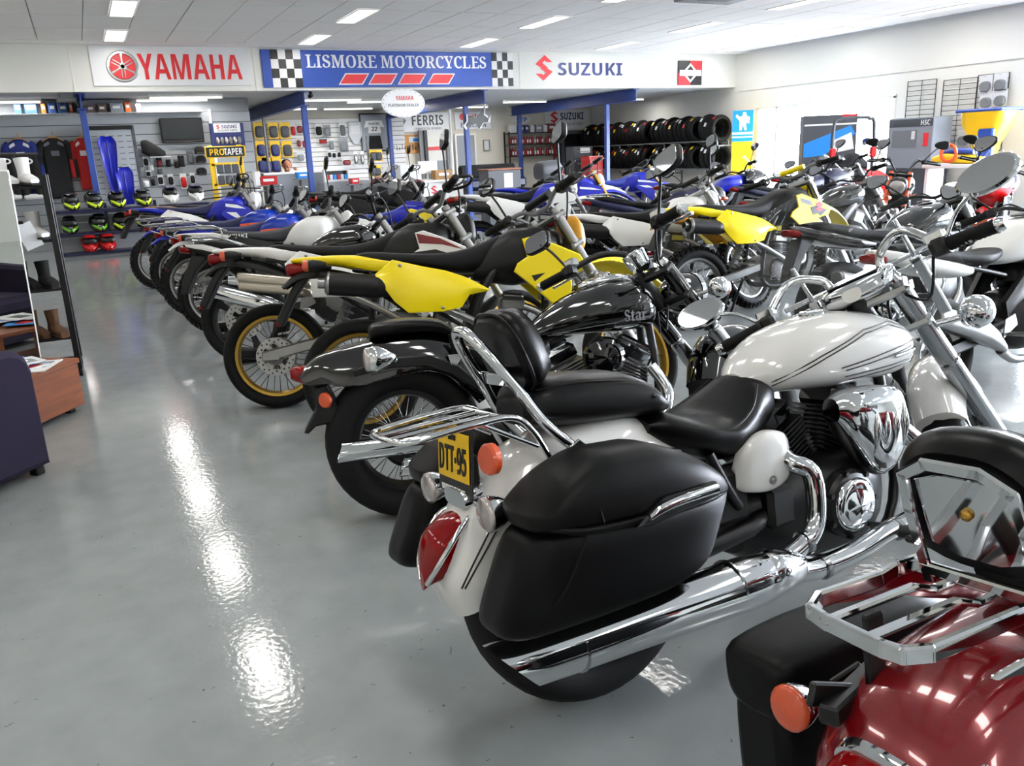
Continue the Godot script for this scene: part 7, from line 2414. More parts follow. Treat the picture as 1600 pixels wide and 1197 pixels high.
func bulkhead_signs() -> void:
	var z := ZB + 0.025
	# white board with red lettering and a round emblem
	var a := sign_board("bulkhead_sign", "white bulkhead sign with round fork emblem and red capital lettering", 147, 72, 395, 134, z, "sign_white")
	var y0 := a.position.y
	var c := wz(191.5, 104, z) - a.position
	lettering("YAMAHA", M.print_red, a, V((wz(216, 104, z).x + wz(377, 104, z).x) / 2 - a.position.x, c.y, 0.003), wz(377, 104, z).x - wz(216, 104, z).x, 0.40)
	var g := Geo.new()
	g.xf = Transform3D(Basis.IDENTITY, V(c.x, c.y, 0))
	g.lathe([Vector2(0.245, 0), Vector2(0.245, 0.01), Vector2(0.235, 0.014), Vector2(0.205, 0.014), Vector2(0.195, 0.006)], 40)
	part("emblem_ring", g, M.steel, a)
	g = Geo.new()
	g.xf = Transform3D(Basis.IDENTITY, V(c.x, c.y, 0))
	g.lathe([Vector2(0.198, 0.006), Vector2(0, 0.006)], 36)
	part("emblem_disc", g, M.print_red, a)
	for k in 3:
		g = Geo.new()
		g.xf = Transform3D(Basis(Vector3.BACK, k * TAU / 3), V(c.x, c.y, 0))
		for s in [-1.0, 1.0]:
			g.prism(P2([s * 0.012, -0.02, s * 0.030, -0.02, s * 0.030, -0.17, s * 0.018, -0.17]), 0.006, 0.013, 0.002)
		g.prism(P2([-0.03, -0.02, 0.03, -0.02, 0.035, 0.03, 0.012, 0.07, 0.012, 0.16, 0.022, 0.18, 0.0, 0.21, -0.022, 0.18, -0.012, 0.16, -0.012, 0.07, -0.035, 0.03]), 0.006, 0.015, 0.002)
		part("tuning_fork", g, M.steel, a)
	a.remove_meta("w")
	# long blue dealer sign with checkered ends
	var b := sign_board("dealer_sign", "long blue dealer sign with white serif lettering between checkered ends", 424, 80, 801, 136, z + 0.01, "print_blue", 0.04)
	var s: Vector2 = b.get_meta("w")
	lettering("Lismore Motorcycles".to_upper(), M.print_white, b, V((wz(478, 100, z).x + wz(759, 100, z).x) / 2 - b.position.x, 0.13, 0.003), wz(759, 100, z).x - wz(478, 100, z).x, 0.22, true)
	for k in 4:
		var x := wz(553 + k * 45.3, 124, z).x - b.position.x
		for e in [[1.0, 0.0, "print_white"], [0.9, 0.003, "print_red"]]:
			g = Geo.new()
			g.xf = Transform3D(Basis(V(e[0], 0, 0), V(0, e[0] - (0.1 if e[0] < 1 else 0.0), 0), V(0, 0, 1)), V(x, -0.175, e[1]))
			g.prism(P2([-0.30, -0.10, 0.16, -0.10, 0.30, 0.10, -0.16, 0.10]), 0.001, 0.005, 0.001)
			part("slanted_bar", g, M[e[2]], b)
	for e in [[424, 471], [768, 801]]:
		var x0 := wz(e[0], 108, z).x - b.position.x
		var x1 := wz(e[1], 108, z).x - b.position.x
		for i in 4:
			for k in 4:
				part("check", Geo.new().box(V(lerpf(x0, x1, (i + 0.5) / 4), lerpf(-s.y / 2, s.y / 2, (k + 0.5) / 4), 0.003), V((x1 - x0) / 4, s.y / 4, 0.004)), M.print_black if (i + k) % 2 == 1 else M.print_white, b)
	b.remove_meta("w")
	# Suzuki lettering straight on the wall
	var t := thing("wall_lettering", "blue capital lettering with red emblem on the white bulkhead", "sign", wz(906, 108, ZB + 0.002))
	var w0 := wz(872, 108, ZB).x - t.position.x
	var w1 := wz(972, 108, ZB).x - t.position.x
	lettering("SUZUKI", M.print_navy, t, V((w0 + w1) / 2, 0.0, 0.004), w1 - w0, 0.25)
	angular_mark(t, V(wz(850, 108, ZB).x - t.position.x, 0.02, 0.0), 0.40, "print_red")
	# black and red engine maker's sign
	b = sign_board("engine_sign", "black and red square sign with white diamond on the bulkhead", 1060, 95, 1097, 133, z, "print_black")
	s = b.get_meta("w")
	part("red_quarter", Geo.new().box(V(s.x * 0.25, s.y * 0.25, 0.002), V(s.x * 0.5, s.y * 0.5, 0.004)), M.print_red, b)
	part("red_quarter", Geo.new().box(V(-s.x * 0.25, -s.y * 0.25, 0.002), V(s.x * 0.5, s.y * 0.5, 0.004)), M.print_red, b)
	part("white_diamond", Geo.new().prism([Vector2(-s.x * 0.34, 0), Vector2(0, s.y * 0.4), Vector2(s.x * 0.34, 0), Vector2(0, -s.y * 0.4)], 0.004, 0.008, 0.001), M.print_white, b)
	part("dark_diamond", Geo.new().prism([Vector2(-s.x * 0.24, 0), Vector2(0, s.y * 0.29), Vector2(s.x * 0.24, 0), Vector2(0, -s.y * 0.29)], 0.008, 0.010, 0.0005), M.print_black, b)
	part("white_band", Geo.new().box(V(0, 0, 0.011), V(s.x * 0.9, s.y * 0.24, 0.004), 0.001), M.print_white, b)
	b.remove_meta("w")
	# hanging oval
	var oc := wz(630, 161, ZB + 0.05)
	t = thing("oval_dealer_sign", "white oval hanging sign with red and grey lettering under the bulkhead", "sign", oc)
	g = Geo.new()
	g.xf = Transform3D(Basis.from_scale(V(1.0, 0.60, 1)), Vector3.ZERO)
	g.lathe([Vector2(0, -0.015), Vector2(0.435, -0.015), Vector2(0.44, -0.01), Vector2(0.44, 0.01), Vector2(0.435, 0.015), Vector2(0, 0.015)], 44)
	part("plate", g, M.sign_white, t)
	lettering("YAMAHA", M.print_red, t, V(0.03, 0.09, 0.016), 0.36, 0.08)
	lettering("PLATINUM DEALER", M.print_grey, t, V(0, -0.04, 0.016), 0.62, 0.055)
	g = Geo.new()
	for k in 22:
		var an := TAU * k / 22
		g.xf = Transform3D(Basis.IDENTITY, V(0.405 * cos(an), 0.242 * sin(an), 0.015))
		g.lathe([Vector2(0.009, 0), Vector2(0.009, 0.003), Vector2(0, 0.003)], 8)
	part("rivets", g, M.print_grey, t).set_meta("kind", "stuff")
	for k in [-1.0, 1.0]:
		part("hanger_wire", Geo.new().tube([V(k * 0.15, 0.24, 0), V(k * 0.15, 0.34, 0)], 0.004, 6), M.steel, t)
	# ceiling air conditioner
	var ac := wy(1088, 2, CEIL - 0.06)
	t = thing("ceiling_cassette", "grey ceiling air-conditioning cassette", "air conditioner", V(ac.x + 0.1, CEIL - 0.02, ac.z + 0.45))
	part("casing", Geo.new().box(V(0, -0.03, 0), V(0.95, 0.07, 0.95), 0.012), M.mid_grey, t)
	part("grille", Geo.new().box(V(0, -0.067, 0), V(0.5, 0.006, 0.5), 0.002), M.grey_plastic, t)


func helmet_shelves() -> void:
	var z := -15.5
	var x0 := wz(86, 360, z).x
	var x1 := wz(252, 360, z).x
	var t := thing("helmet_shelf", "low blue railed shelf unit with grey slat panels for helmets", "shelf unit", V((x0 + x1) / 2, 0, z))
	var w := x1 - x0
	var ys := [wz(150, 327, z).y, wz(150, 363, z).y, wz(150, 399, z).y + 0.06]
	for y in ys:
		part("shelf", Geo.new().box(V(0, y - 0.012, -0.15), V(w, 0.024, 0.34), 0.004), M.plastic_navy, t)
		part("front_rail", Geo.new().box(V(0, y - 0.02, 0.02), V(w, 0.045, 0.015), 0.004), M.plastic_navy, t)
	for s in [-1.0, 0.0, 1.0]:
		part("upright", Geo.new().box(V(s * w * 0.49, 0.42, -0.30), V(0.05, 0.84, 0.05), 0.006), M.plastic_navy, t)
	for k in 6:
		part("back_slat", Geo.new().box(V(0, 0.10 + k * 0.125, -0.335), V(w, 0.115, 0.02), 0.003), M.slat_grey, t)
	part("plinth", Geo.new().box(V(0, 0.03, -0.15), V(w, 0.06, 0.3), 0.004), M.mid_grey, t)
	for q in [[110, "at the end"], [146, "before the post"], [183, "under a blue fender"], [223, "by the navy helmets"]]:
		helmet("black_gloss", "lime", "print_black", "black motocross helmet with lime chin on the top shelf, " + q[1], "top shelf helmets", V(wz(q[0], 320, z - 0.1).x, ys[0] + 0.0, z - 0.12), 0.25, 1.0)
	for q in [[109, "at the shelf end"], [153, "turned to one side"], [190, "above the red pair"], [226, "behind the enduro bike"]]:
		helmet("black_gloss", "lime" if q[0] > 180 else "grass_green", "print_black", "green and black motocross helmet on the middle shelf, " + q[1], "middle shelf helmets", V(wz(q[0], 356, z - 0.1).x, ys[1], z - 0.12), 0.3 if q[0] == 153 else 0.1, 1.0)
	for q in [[142, "left neighbour of its twin"], [170, "nearer the knobbly tyre"]]:
		helmet("plastic_red", "plastic_red", "print_black", "red motocross helmet on the bottom shelf, " + q[1], "bottom shelf helmets", V(wz(q[0], 392, z - 0.1).x, ys[2], z - 0.12), 0.1, 1.0)
	for q in [[268, 317, "beside the lime chinned helmet"], [307, 314, "closer to the yellow handlebar stand"]]:
		var p := wz(q[0], q[1], z - 0.4)
		helmet("plastic_navy", "plastic_white", "print_black", "white chinned navy motocross helmet " + q[2], "white and navy helmets", V(p.x, p.y, z - 0.4), 0.0, 1.05)
	var p0 := wz(288, 318, z - 0.4)
	t = thing("display_table", "plain dark display ledge carrying the white and navy helmets", "table", V(p0.x, 0, z - 0.45))
	part("top", Geo.new().box(V(0, p0.y - 0.015, 0), V(0.8, 0.03, 0.4), 0.005), M.plastic_navy, t)
	for k in [-1.0, 1.0]:
		part("leg", Geo.new().box(V(k * 0.36, p0.y / 2 - 0.015, 0), V(0.05, p0.y - 0.03, 0.3), 0.005), M.plastic_navy, t)


func oil_shelf() -> void:
	var z := -21.78
	var r := rect(792, 207, 871, 246, z)
	var c: Vector3 = r[0]
	var s: Vector2 = r[1]
	var t := thing("oil_shelf", "black steel shelf unit filled with red oil bottles", "shelf unit", V(c.x, 0, z))
	var y0 := wz(830, 243, z).y
	var y1 := wz(830, 225, z).y
	var y2 := wz(830, 207, z).y
	for y in [0.15, y0, y1, y2]:
		part("shelf", Geo.new().box(V(0, y - 0.01, 0), V(s.x, 0.02, 0.32), 0.003), M.black_metal, t)
	for sx in [-1.0, 1.0]:
		for sz in [-1.0, 1.0]:
			part("upright", Geo.new().box(V(sx * s.x * 0.49, y2 / 2 + 0.02, sz * 0.15), V(0.035, y2 + 0.04, 0.035), 0.003), M.black_metal, t)
	var bm := Geo.new()
	bm.hull([[0.002, 0, 0.03, 0.033, 0.033, 3.5], [0.01, 0, 0.034, 0.037, 0.037, 4.0], [0.17, 0, 0.034, 0.037, 0.037, 4.0], [0.20, 0, 0.02, 0.025, 0.025, 2.4], [0.215, 0, 0.014, 0.016, 0.016, 2.0], [0.235, 0, 0.014, 0.016, 0.016, 2.0]], 12, 0)
	var bottle := bm.mesh()
	var lm := Geo.new()
	lm.box(V(0.085, 0, 0.0345), V(0.09, 0.05, 0.002))
	var lab := lm.mesh()
	for row in [[y1, 20, "middle"], [y0, 20, "lower"]]:
		for k in row[1]:
			if k == 14:
				continue
			var x: float = c.x - s.x * 0.46 + s.x * 0.92 * k / (row[1] - 1)
			var b := thing("oil_bottle", "red oil bottle with pale label on the %s shelf" % row[2], "bottle", V(x, row[0], z + 0.08), 0.0, "oil bottles, %s shelf" % row[2])
			var m := "plastic_maroon" if k % 7 != 3 else "mid_grey"
			var o := show_mesh("body", bottle, M[m], b)
			o.rotation.z = PI / 2
			o = show_mesh("bottle_label", lab, M.paper if k % 3 else M.plastic_red, b)
			o.rotation.z = PI / 2
	var tops := [[800, 10, 12, "paper", "white"], [813, 7, 12, "print_navy", "navy"], [821, 6, 12, "print_navy", "dark navy"], [830, 6, 11, "paper", "small white"], [840, 10, 12, "box_grey", "grey"], [850, 6, 11, "paper", "slim white"], [860, 12, 13, "plastic_maroon", "maroon"]]
	for q in tops:
		var u: float = q[0]
		var k := rect(u - q[1] / 2.0, 206 - q[2], u + q[1] / 2.0, 206, z)
		carton("oil_carton", q[4] + " carton on top of the oil bottle shelf", "box", V(k[0].x, y2 + k[1].y / 2, z), V(k[1].x, k[1].y, 0.18), q[3], "cartons on the oil shelf")
	# red lit drinks cabinet and dark doorway beside it
	var rc := rect(874, 209, 915, 262, -21.8)
	t = thing("drinks_fridge", "dark glass drinks cabinet beside the oil bottles", "cabinet", V(rc[0].x, 0, -21.8))
	part("cabinet", Geo.new().box(V(0, 0.95, 0), V(rc[1].x, 1.9, 0.3), 0.01), M.grey_plastic, t)
	part("glass_door", Geo.new().box(V(0, 1.0, 0.155), V(rc[1].x * 0.8, 1.6, 0.01), 0.002), M.screen_off, t)
	rc = rect(864, 210, 873, 246, -21.75)
	t = thing("red_banner", "narrow red and white upright banner beside the oil shelf", "banner", V(rc[0].x, 0, -21.75))
	part("pole", Geo.new().tube([V(0, 0, -0.01), V(0, rc[0].y + rc[1].y / 2, -0.01)], 0.012, 8), M.steel, t)
	part("cloth", Geo.new().box(V(0, rc[0].y, 0.01), V(rc[1].x, rc[1].y, 0.008), 0.002), M.plastic_red, t)
	# grey and red tool chests
	for q in [[905, 240, 30, 22, "grey_plastic", "dark grey tool chest with white plate beside a blue post"], [925, 252, 22, 16, "plastic_red", "red tool chest in front of the dark grey one"]]:
		var k := rect(q[0] - q[2] / 2.0, q[1] - q[3] / 2.0, q[0] + q[2] / 2.0, q[1] + q[3] / 2.0, -19.5 if q[0] < 910 else -18.8)
		var top: float = k[0].y + k[1].y / 2
		t = thing("tool_chest", q[5], "tool chest", V(k[0].x, 0, k[0].z))
		part("cabinet", Geo.new().box(V(0, top / 2, 0), V(k[1].x, top, 0.4), 0.01), M[q[4]], t)
		for d in 4:
			var dw := part("drawer", Geo.new().box(V(0, top * (0.18 + d * 0.22), 0.205), V(k[1].x * 0.92, top * 0.19, 0.02), 0.004), M[q[4]], t)
			part("handle", Geo.new().box(V(0, top * (0.18 + d * 0.22) + top * 0.07, 0.22), V(k[1].x * 0.6, 0.02, 0.02), 0.004), M.aluminium, dw)
		if q[0] < 910:
			part("name_plate", Geo.new().box(V(0.05, top * 0.93, 0.222), V(k[1].x * 0.5, top * 0.09, 0.006)), M.paper, t)


func counters() -> void:
	# service counter with a man bent over it
	var a := wz(430, 270, -17.6)
	var e := wz(500, 268, -17.6)
	var top := a.y
	var t := thing("service_counter", "grey service counter with pale top where a man works", "counter", V((a.x + e.x) / 2, 0, -17.9))
	part("top", Geo.new().box(V(0, top - 0.02, 0), V(e.x - a.x + 0.5, 0.04, 0.7), 0.008), M.slat_white, t)
	part("front", Geo.new().box(V(0, (top - 0.04) / 2, 0.1), V(e.x - a.x + 0.4, top - 0.04, 0.4), 0.006), M.box_grey, t)
	var p := thing("person", "dark-haired man in dark shirt leaning over the service counter", "person", V(wz(447, 262, -18.5).x, 0, -18.5))
	man(p, wz(449, 258, -18.4).y, top)
	# accessories counter right of it
	a = wz(505, 285, -16.9)
	e = wz(580, 285, -16.9)
	t = thing("accessory_counter", "grey slatted accessory counter with white tray and red goods", "counter", V((a.x + e.x) / 2, 0, -17.1))
	var ch := a.y
	part("carcass", Geo.new().box(V(0, ch / 2, 0), V(e.x - a.x, ch, 0.5), 0.008), M.slat_grey, t)
	for k in 5:
		part("front_slat", Geo.new().box(V(0, ch * (0.1 + k * 0.19), 0.256), V(e.x - a.x, ch * 0.17, 0.014), 0.003), M.slat_grey, t)
	var tr := rect(505, 264, 545, 284, -17.0)
	var tray := thing("goods_tray", "white framed tray of red and blue goods on the accessory counter", "tray", V(tr[0].x, ch, -17.0))
	part("frame", frame_geo(tr[1], 0.04, 0.12, V(0, tr[1].y / 2, 0)), M.plastic_white, tray)
	part("backing", Geo.new().box(V(0, tr[1].y / 2, -0.05), V(tr[1].x, tr[1].y, 0.01)), M.print_black, tray)
	for k in 6:
		part("goods", Geo.new().box(V((k - 2.5) * tr[1].x * 0.14, tr[1].y * 0.35, 0.03), V(tr[1].x * 0.12, tr[1].y * 0.4, 0.05), 0.008), [M.plastic_red, M.paper, M.sky_blue][k % 3], tray)
	for q in [[418, 282, 28, 14, "plastic_red", "red carton standing by the service counter"], [472, 274, 18, 10, "sky_blue", "bright blue carton on the counter edge"], [402, 283, 9, 30, "paper", "tall white box behind the blue farm bike bars"], [553, 283, 12, 9, "plastic_red", "small red carton beside the white tray"]]:
		var k := rect(q[0] - q[2] / 2.0, q[1] - q[3] / 2.0, q[0] + q[2] / 2.0, q[1] + q[3] / 2.0, -16.6)
		var st := thing("stock_stand", "plain grey stand under the " + q[5], "stand", V(k[0].x, 0, -16.6))
		var base: float = k[0].y - k[1].y / 2
		part("top", Geo.new().box(V(0, base - 0.01, 0), V(k[1].x + 0.1, 0.02, 0.3), 0.003), M.mid_grey, st)
		part("leg", Geo.new().box(V(0, (base - 0.02) / 2, 0), V(0.1, base - 0.02, 0.2), 0.004), M.mid_grey, st)
		carton("goods_carton", q[5], "box", V(k[0].x, k[0].y, -16.6), V(k[1].x, k[1].y, 0.22), q[4])
	# white reception desk with papers and a box
	a = wz(648, 300, -15.2)
	e = wz(725, 298, -15.2)
	var dt := wz(690, 281, -15.2).y
	t = thing("reception_desk", "white reception desk with blue railed front and paper sheet", "desk", V((a.x + e.x) / 2, 0, -15.5))
	var wdt := e.x - a.x
	part("top", Geo.new().box(V(0, dt - 0.02, 0), V(wdt + 0.1, 0.04, 0.7), 0.008), M.plastic_white, t)
	part("front_panel", Geo.new().box(V(0, dt / 2 - 0.02, 0.25), V(wdt, dt - 0.04, 0.04), 0.006), M.plastic_white, t)
	for k in [-1.0, 1.0]:
		part("side_panel", Geo.new().box(V(k * wdt * 0.48, dt / 2 - 0.02, 0), V(0.04, dt - 0.04, 0.5), 0.006), M.plastic_white, t)
	part("blue_band", Geo.new().box(V(-wdt * 0.45, dt / 2, 0.275), V(0.12, dt * 0.9, 0.01), 0.002), M.sky_blue, t)
	angular_mark(t, V(-wdt * 0.1, dt * 0.8, 0.272), 0.14, "print_red")
	carton("cash_box", "brown carton of red goods on the reception desk", "box", V(wz(690, 272, -15.5).x, dt + 0.09, -15.5), V(0.36, 0.18, 0.25), "cardboard")
	var mn := wz(668, 262, -15.6)
	t = thing("desk_monitor", "white backed monitor on the reception desk", "monitor", V(mn.x, dt, -15.6))
	part("panel", Geo.new().box(V(0, 0.24, 0), V(0.4, 0.24, 0.04), 0.01), M.plastic_white, t)
	part("stand", Geo.new().tube([V(0, 0.0, -0.02), V(0, 0.15, -0.02)], 0.025, 10), M.plastic_white, t)
	part("foot", Geo.new().box(V(0, 0.01, 0), V(0.22, 0.02, 0.16), 0.005), M.plastic_white, t)
	carton("paper_stack", "stack of white printed boxes beside the desk monitor", "box", V(wz(638, 270, -16.5).x, wz(638, 270, -16.5).y, -16.5), V(0.45, 0.32, 0.3), "paper")
	t = thing("stack_pedestal", "pale pedestal under the stack of printed boxes", "stand", V(wz(638, 270, -16.5).x, 0, -16.5))
	var ph := wz(638, 270, -16.5).y - 0.16
	part("top", Geo.new().box(V(0, ph - 0.01, 0), V(0.5, 0.02, 0.34), 0.003), M.slat_white, t)
	part("column", Geo.new().box(V(0, (ph - 0.02) / 2, 0), V(0.4, ph - 0.02, 0.28), 0.005), M.slat_white, t)
	# maroon helmets on the display in front
	for q in [[592, 291, -14.6, "on the rail beside the grey card"], [648, 294, -14.6, "nearest the white reception desk"], [620, 330, -13.2, "low behind the yellow and blue bike"]]:
		var c := wz(q[0], q[1] + 12, q[2])
		var st := thing("helmet_stand", "slim dark stand holding a maroon helmet " + q[3], "stand", V(c.x, 0, q[2]))
		part("pole", Geo.new().tube([V(0, 0, 0), V(0, c.y - 0.02, 0)], 0.02, 10), M.black_metal, st)
		part("base", Geo.new().tube([V(0, 0, 0), V(0, 0.02, 0)], 0.15, 18), M.black_metal, st)
		part("cup", Geo.new().tube([V(0, c.y - 0.03, 0), V(0, c.y, 0)], 0.08, 16), M.black_metal, st)
		helmet("black_gloss" if q[0] == 620 else "plastic_maroon", "plastic_maroon" if q[0] != 620 else "black_plastic", "print_black", "maroon motocross helmet " + q[3] if q[0] != 620 else "black helmet " + q[3], "", V(c.x, c.y, q[2]), 0.2, 1.0)
	# dark lounge seat and grey cabinet behind the blue bikes
	var so := wz(775, 262, -18.0)
	t = thing("dark_lounge", "long navy lounge seat behind the grey cabinet", "sofa", V(so.x, 0, -18.2))
	part("seat", Geo.new().box(V(0, so.y - 0.35, 0), V(1.5, 0.25, 0.7), 0.06), M.plastic_navy, t)
	part("back", Geo.new().box(V(0, so.y - 0.08, -0.3), V(1.5, 0.32, 0.16), 0.05), M.cloth_black, t)
	part("base", Geo.new().box(V(0, (so.y - 0.48) / 2, 0), V(1.4, so.y - 0.48, 0.6), 0.02), M.black_metal, t)
	var cb := rect(763, 263, 814, 296, -14.2)
	t = thing("grey_cabinet", "grey cabinet with timber edged top and white notice", "cabinet", V(cb[0].x, 0, -14.4))
	var ct: float = cb[0].y + cb[1].y / 2
	part("carcass", Geo.new().box(V(0, ct / 2 - 0.015, 0), V(cb[1].x, ct - 0.03, 0.4), 0.008), M.grey_plastic, t)
	part("timber_top", Geo.new().box(V(0, ct - 0.015, 0), V(cb[1].x + 0.04, 0.03, 0.44), 0.006), M.timber, t)
	part("notice", Geo.new().box(V(0.08, ct - 0.22, 0.203), V(0.18, 0.26, 0.004)), M.paper, t)
	# touring top case on a pedestal
	var tc := wz(857, 266, -12.0)
	t = thing("top_case", "grey touring top case with red reflector", "case", V(tc.x, tc.y - 0.16, -12.0))
	part("shell", Geo.new().hull([[-0.20, 0.15, 0.14, 0.09, 0.13, 3.0], [-0.16, 0.16, 0.17, 0.14, 0.15, 3.0], [0.10, 0.16, 0.17, 0.16, 0.16, 3.0], [0.20, 0.15, 0.12, 0.10, 0.12, 2.8]], 22, 3), M.grey_plastic, t)
	part("reflector", Geo.new().hull([[0.17, 0.13, 0.10, 0.08, 0.08, 2.8, 0.04], [0.215, 0.13, 0.08, 0.06, 0.06, 2.6, 0.04]], 16, 1), M.lens_red, t)
	part("pedestal_plate", Geo.new().box(V(0, -0.01, 0), V(0.3, 0.02, 0.25), 0.004), M.black_metal, t)
	part("pedestal", Geo.new().box(V(0, -(tc.y - 0.16) / 2 - 0.01, 0), V(0.12, tc.y - 0.18, 0.12), 0.01), M.black_metal, t)


# head, shoulders and arms of a man bent over a counter, as one skinned field for the body plus hair
func man(t: Node3D, eye_y: float, ty: float) -> void:
	var hy := eye_y
	var B := [[V(0, 0.06, 0.02), V(0, 0.9, -0.02), 0.13, 0.15], [V(0, 0.9, -0.02), V(0, hy - 0.30, 0.06), 0.16, 0.17], [V(-0.16, hy - 0.26, 0.05), V(0.16, hy - 0.26, 0.05), 0.085, 0.085], [V(-0.19, hy - 0.28, 0.05), V(-0.24, ty + 0.02, 0.17), 0.055, 0.048], [V(-0.24, ty + 0.02, 0.17), V(-0.08, ty + 0.06, 0.42), 0.045, 0.035], [V(0.19, hy - 0.28, 0.05), V(0.24, ty + 0.02, 0.17), 0.055, 0.048], [V(0.24, ty + 0.02, 0.17), V(0.10, ty + 0.06, 0.42), 0.045, 0.035], [V(-0.09, 0.75, 0), V(-0.10, 0.08, 0.0), 0.09, 0.055], [V(0.09, 0.75, 0), V(0.10, 0.08, 0.0), 0.09, 0.055]]
	part("clothed_body", field(B, 0.025, V(-0.36, 0.0, -0.24), V(0.36, hy - 0.14, 0.52), 0.05), M.cloth_black, t)
	var Hd := [[V(0, hy - 0.02, 0.10), V(0, hy + 0.03, 0.08), 0.085, 0.092], [V(0, hy - 0.20, 0.06), V(0, hy - 0.08, 0.09), 0.055, 0.055], [V(0, hy - 0.075, 0.145), V(0, hy - 0.06, 0.14), 0.045, 0.05], [V(0, hy - 0.02, 0.19), V(0, hy - 0.03, 0.205), 0.014, 0.016], [V(-0.095, hy - 0.02, 0.08), V(-0.095, hy + 0.01, 0.08), 0.018, 0.018], [V(0.095, hy - 0.02, 0.08), V(0.095, hy + 0.01, 0.08), 0.018, 0.018]]
	part("head", field(Hd, 0.010, V(-0.13, hy - 0.28, -0.04), V(0.13, hy + 0.14, 0.24), 0.02), M.skin, t)
	var g := Geo.new()
	ball(g, V(0, hy + 0.045, 0.06), V(0.103, 0.085, 0.105), 20)
	part("hair", g, M.hair_dark, t)
	g = Geo.new()
	for s in [-1.0, 1.0]:
		ball(g, V(s * 0.035, hy + 0.0, 0.17), V(0.012, 0.008, 0.01), 10)
	part("eyes", g, M.hair_dark, t)
	for s in [-1.0, 1.0]:
		var w := V(s * 0.09, ty + 0.06, 0.42)
		var F := [[w, w + V(0, -0.01, 0.06), 0.028, 0.03]]
		for k in 4:
			var a := w + V((k - 1.5) * 0.019, -0.01, 0.07)
			F.append([a, a + V(0, -0.005, 0.045 + 0.008 * (1.5 - absf(k - 1.5))), 0.010, 0.008])
		F.append([w + V(-s * 0.025, 0, 0.03), w + V(-s * 0.05, -0.005, 0.065), 0.011, 0.009])
		part("hand", field(F, 0.007, w - V(0.08, 0.06, 0.05), w + V(0.08, 0.05, 0.16), 0.008), M.skin, t)

# surface nets over a smooth union of tapered capsules [a, b, ra, rb]
func field(B: Array, cell: float, lo: Vector3, hi: Vector3, blend: float) -> Geo:
	var n := Vector3i(((hi - lo) / cell).ceil()) + Vector3i.ONE
	var f := PackedFloat32Array()
	f.resize(n.x * n.y * n.z)
	for z in n.z:
		for y in n.y:
			for x in n.x:
				var p := lo + V(x, y, z) * cell
				var d := 1.0
				for b in B:
					var ab: Vector3 = b[1] - b[0]
					var t := clampf((p - b[0]).dot(ab) / maxf(ab.length_squared(), 1e-9), 0, 1)
					var q: float = (p - b[0] - ab * t).length() - lerpf(b[2], b[3], t)
					var h := clampf(0.5 + 0.5 * (d - q) / blend, 0, 1)
					d = lerpf(d, q, h) - blend * h * (1.0 - h)
				f[(z * n.y + y) * n.x + x] = d
	var g := Geo.new()
	var id := {}
	var at := func(x: int, y: int, z: int) -> float: return f[(z * n.y + y) * n.x + x]
	for z in n.z - 1:
		for y in n.y - 1:
			for x in n.x - 1:
				var sum := Vector3.ZERO
				var c := 0
				var inside := 0
				for e in 8:
					if at.call(x + (e & 1), y + ((e >> 1) & 1), z + (e >> 2)) < 0:
						inside += 1
				if inside == 0 or inside == 8:
					continue
				for ax in 3:
					for e in 4:
						var o := [0, 0, 0]
						o[(ax + 1) % 3] = e & 1
						o[(ax + 2) % 3] = e >> 1
						var a: float = at.call(x + o[0], y + o[1], z + o[2])
						var o2 := o.duplicate()
						o2[ax] = 1
						var b: float = at.call(x + o2[0], y + o2[1], z + o2[2])
						if (a < 0) != (b < 0):
							var t := a / (a - b)
							sum += V(o[0], o[1], o[2]).lerp(V(o2[0], o2[1], o2[2]), t)
							c += 1
				var gr := V(at.call(x + 1, y, z) - at.call(x, y, z), at.call(x, y + 1, z) - at.call(x, y, z), at.call(x, y, z + 1) - at.call(x, y, z))
				id[(z * n.y + y) * n.x + x] = g.vert(lo + (V(x, y, z) + sum / c) * cell, gr.normalized())
	for z in range(1, n.z - 1):
		for y in range(1, n.y - 1):
			for x in range(1, n.x - 1):
				var a: float = at.call(x, y, z)
				for ax in 3:
					var o := [x, y, z]
					o[ax] += 1
					var b: float = at.call(o[0], o[1], o[2])
					if (a < 0) == (b < 0):
						continue
					var u := [0, 0, 0]
					var w := [0, 0, 0]
					u[(ax + 1) % 3] = 1
					w[(ax + 2) % 3] = 1
					var key := func(i: int, j: int) -> int: return ((z - i * u[2] - j * w[2]) * n.y + (y - i * u[1] - j * w[1])) * n.x + (x - i * u[0] - j * w[0])
					var k0: int = key.call(0, 0)
					var k1: int = key.call(1, 0)
					var k2: int = key.call(1, 1)
					var k3: int = key.call(0, 1)
					if id.has(k0) and id.has(k1) and id.has(k2) and id.has(k3):
						g.tri(id[k0], id[k1], id[k2])
						g.tri(id[k0], id[k2], id[k3])
	return g


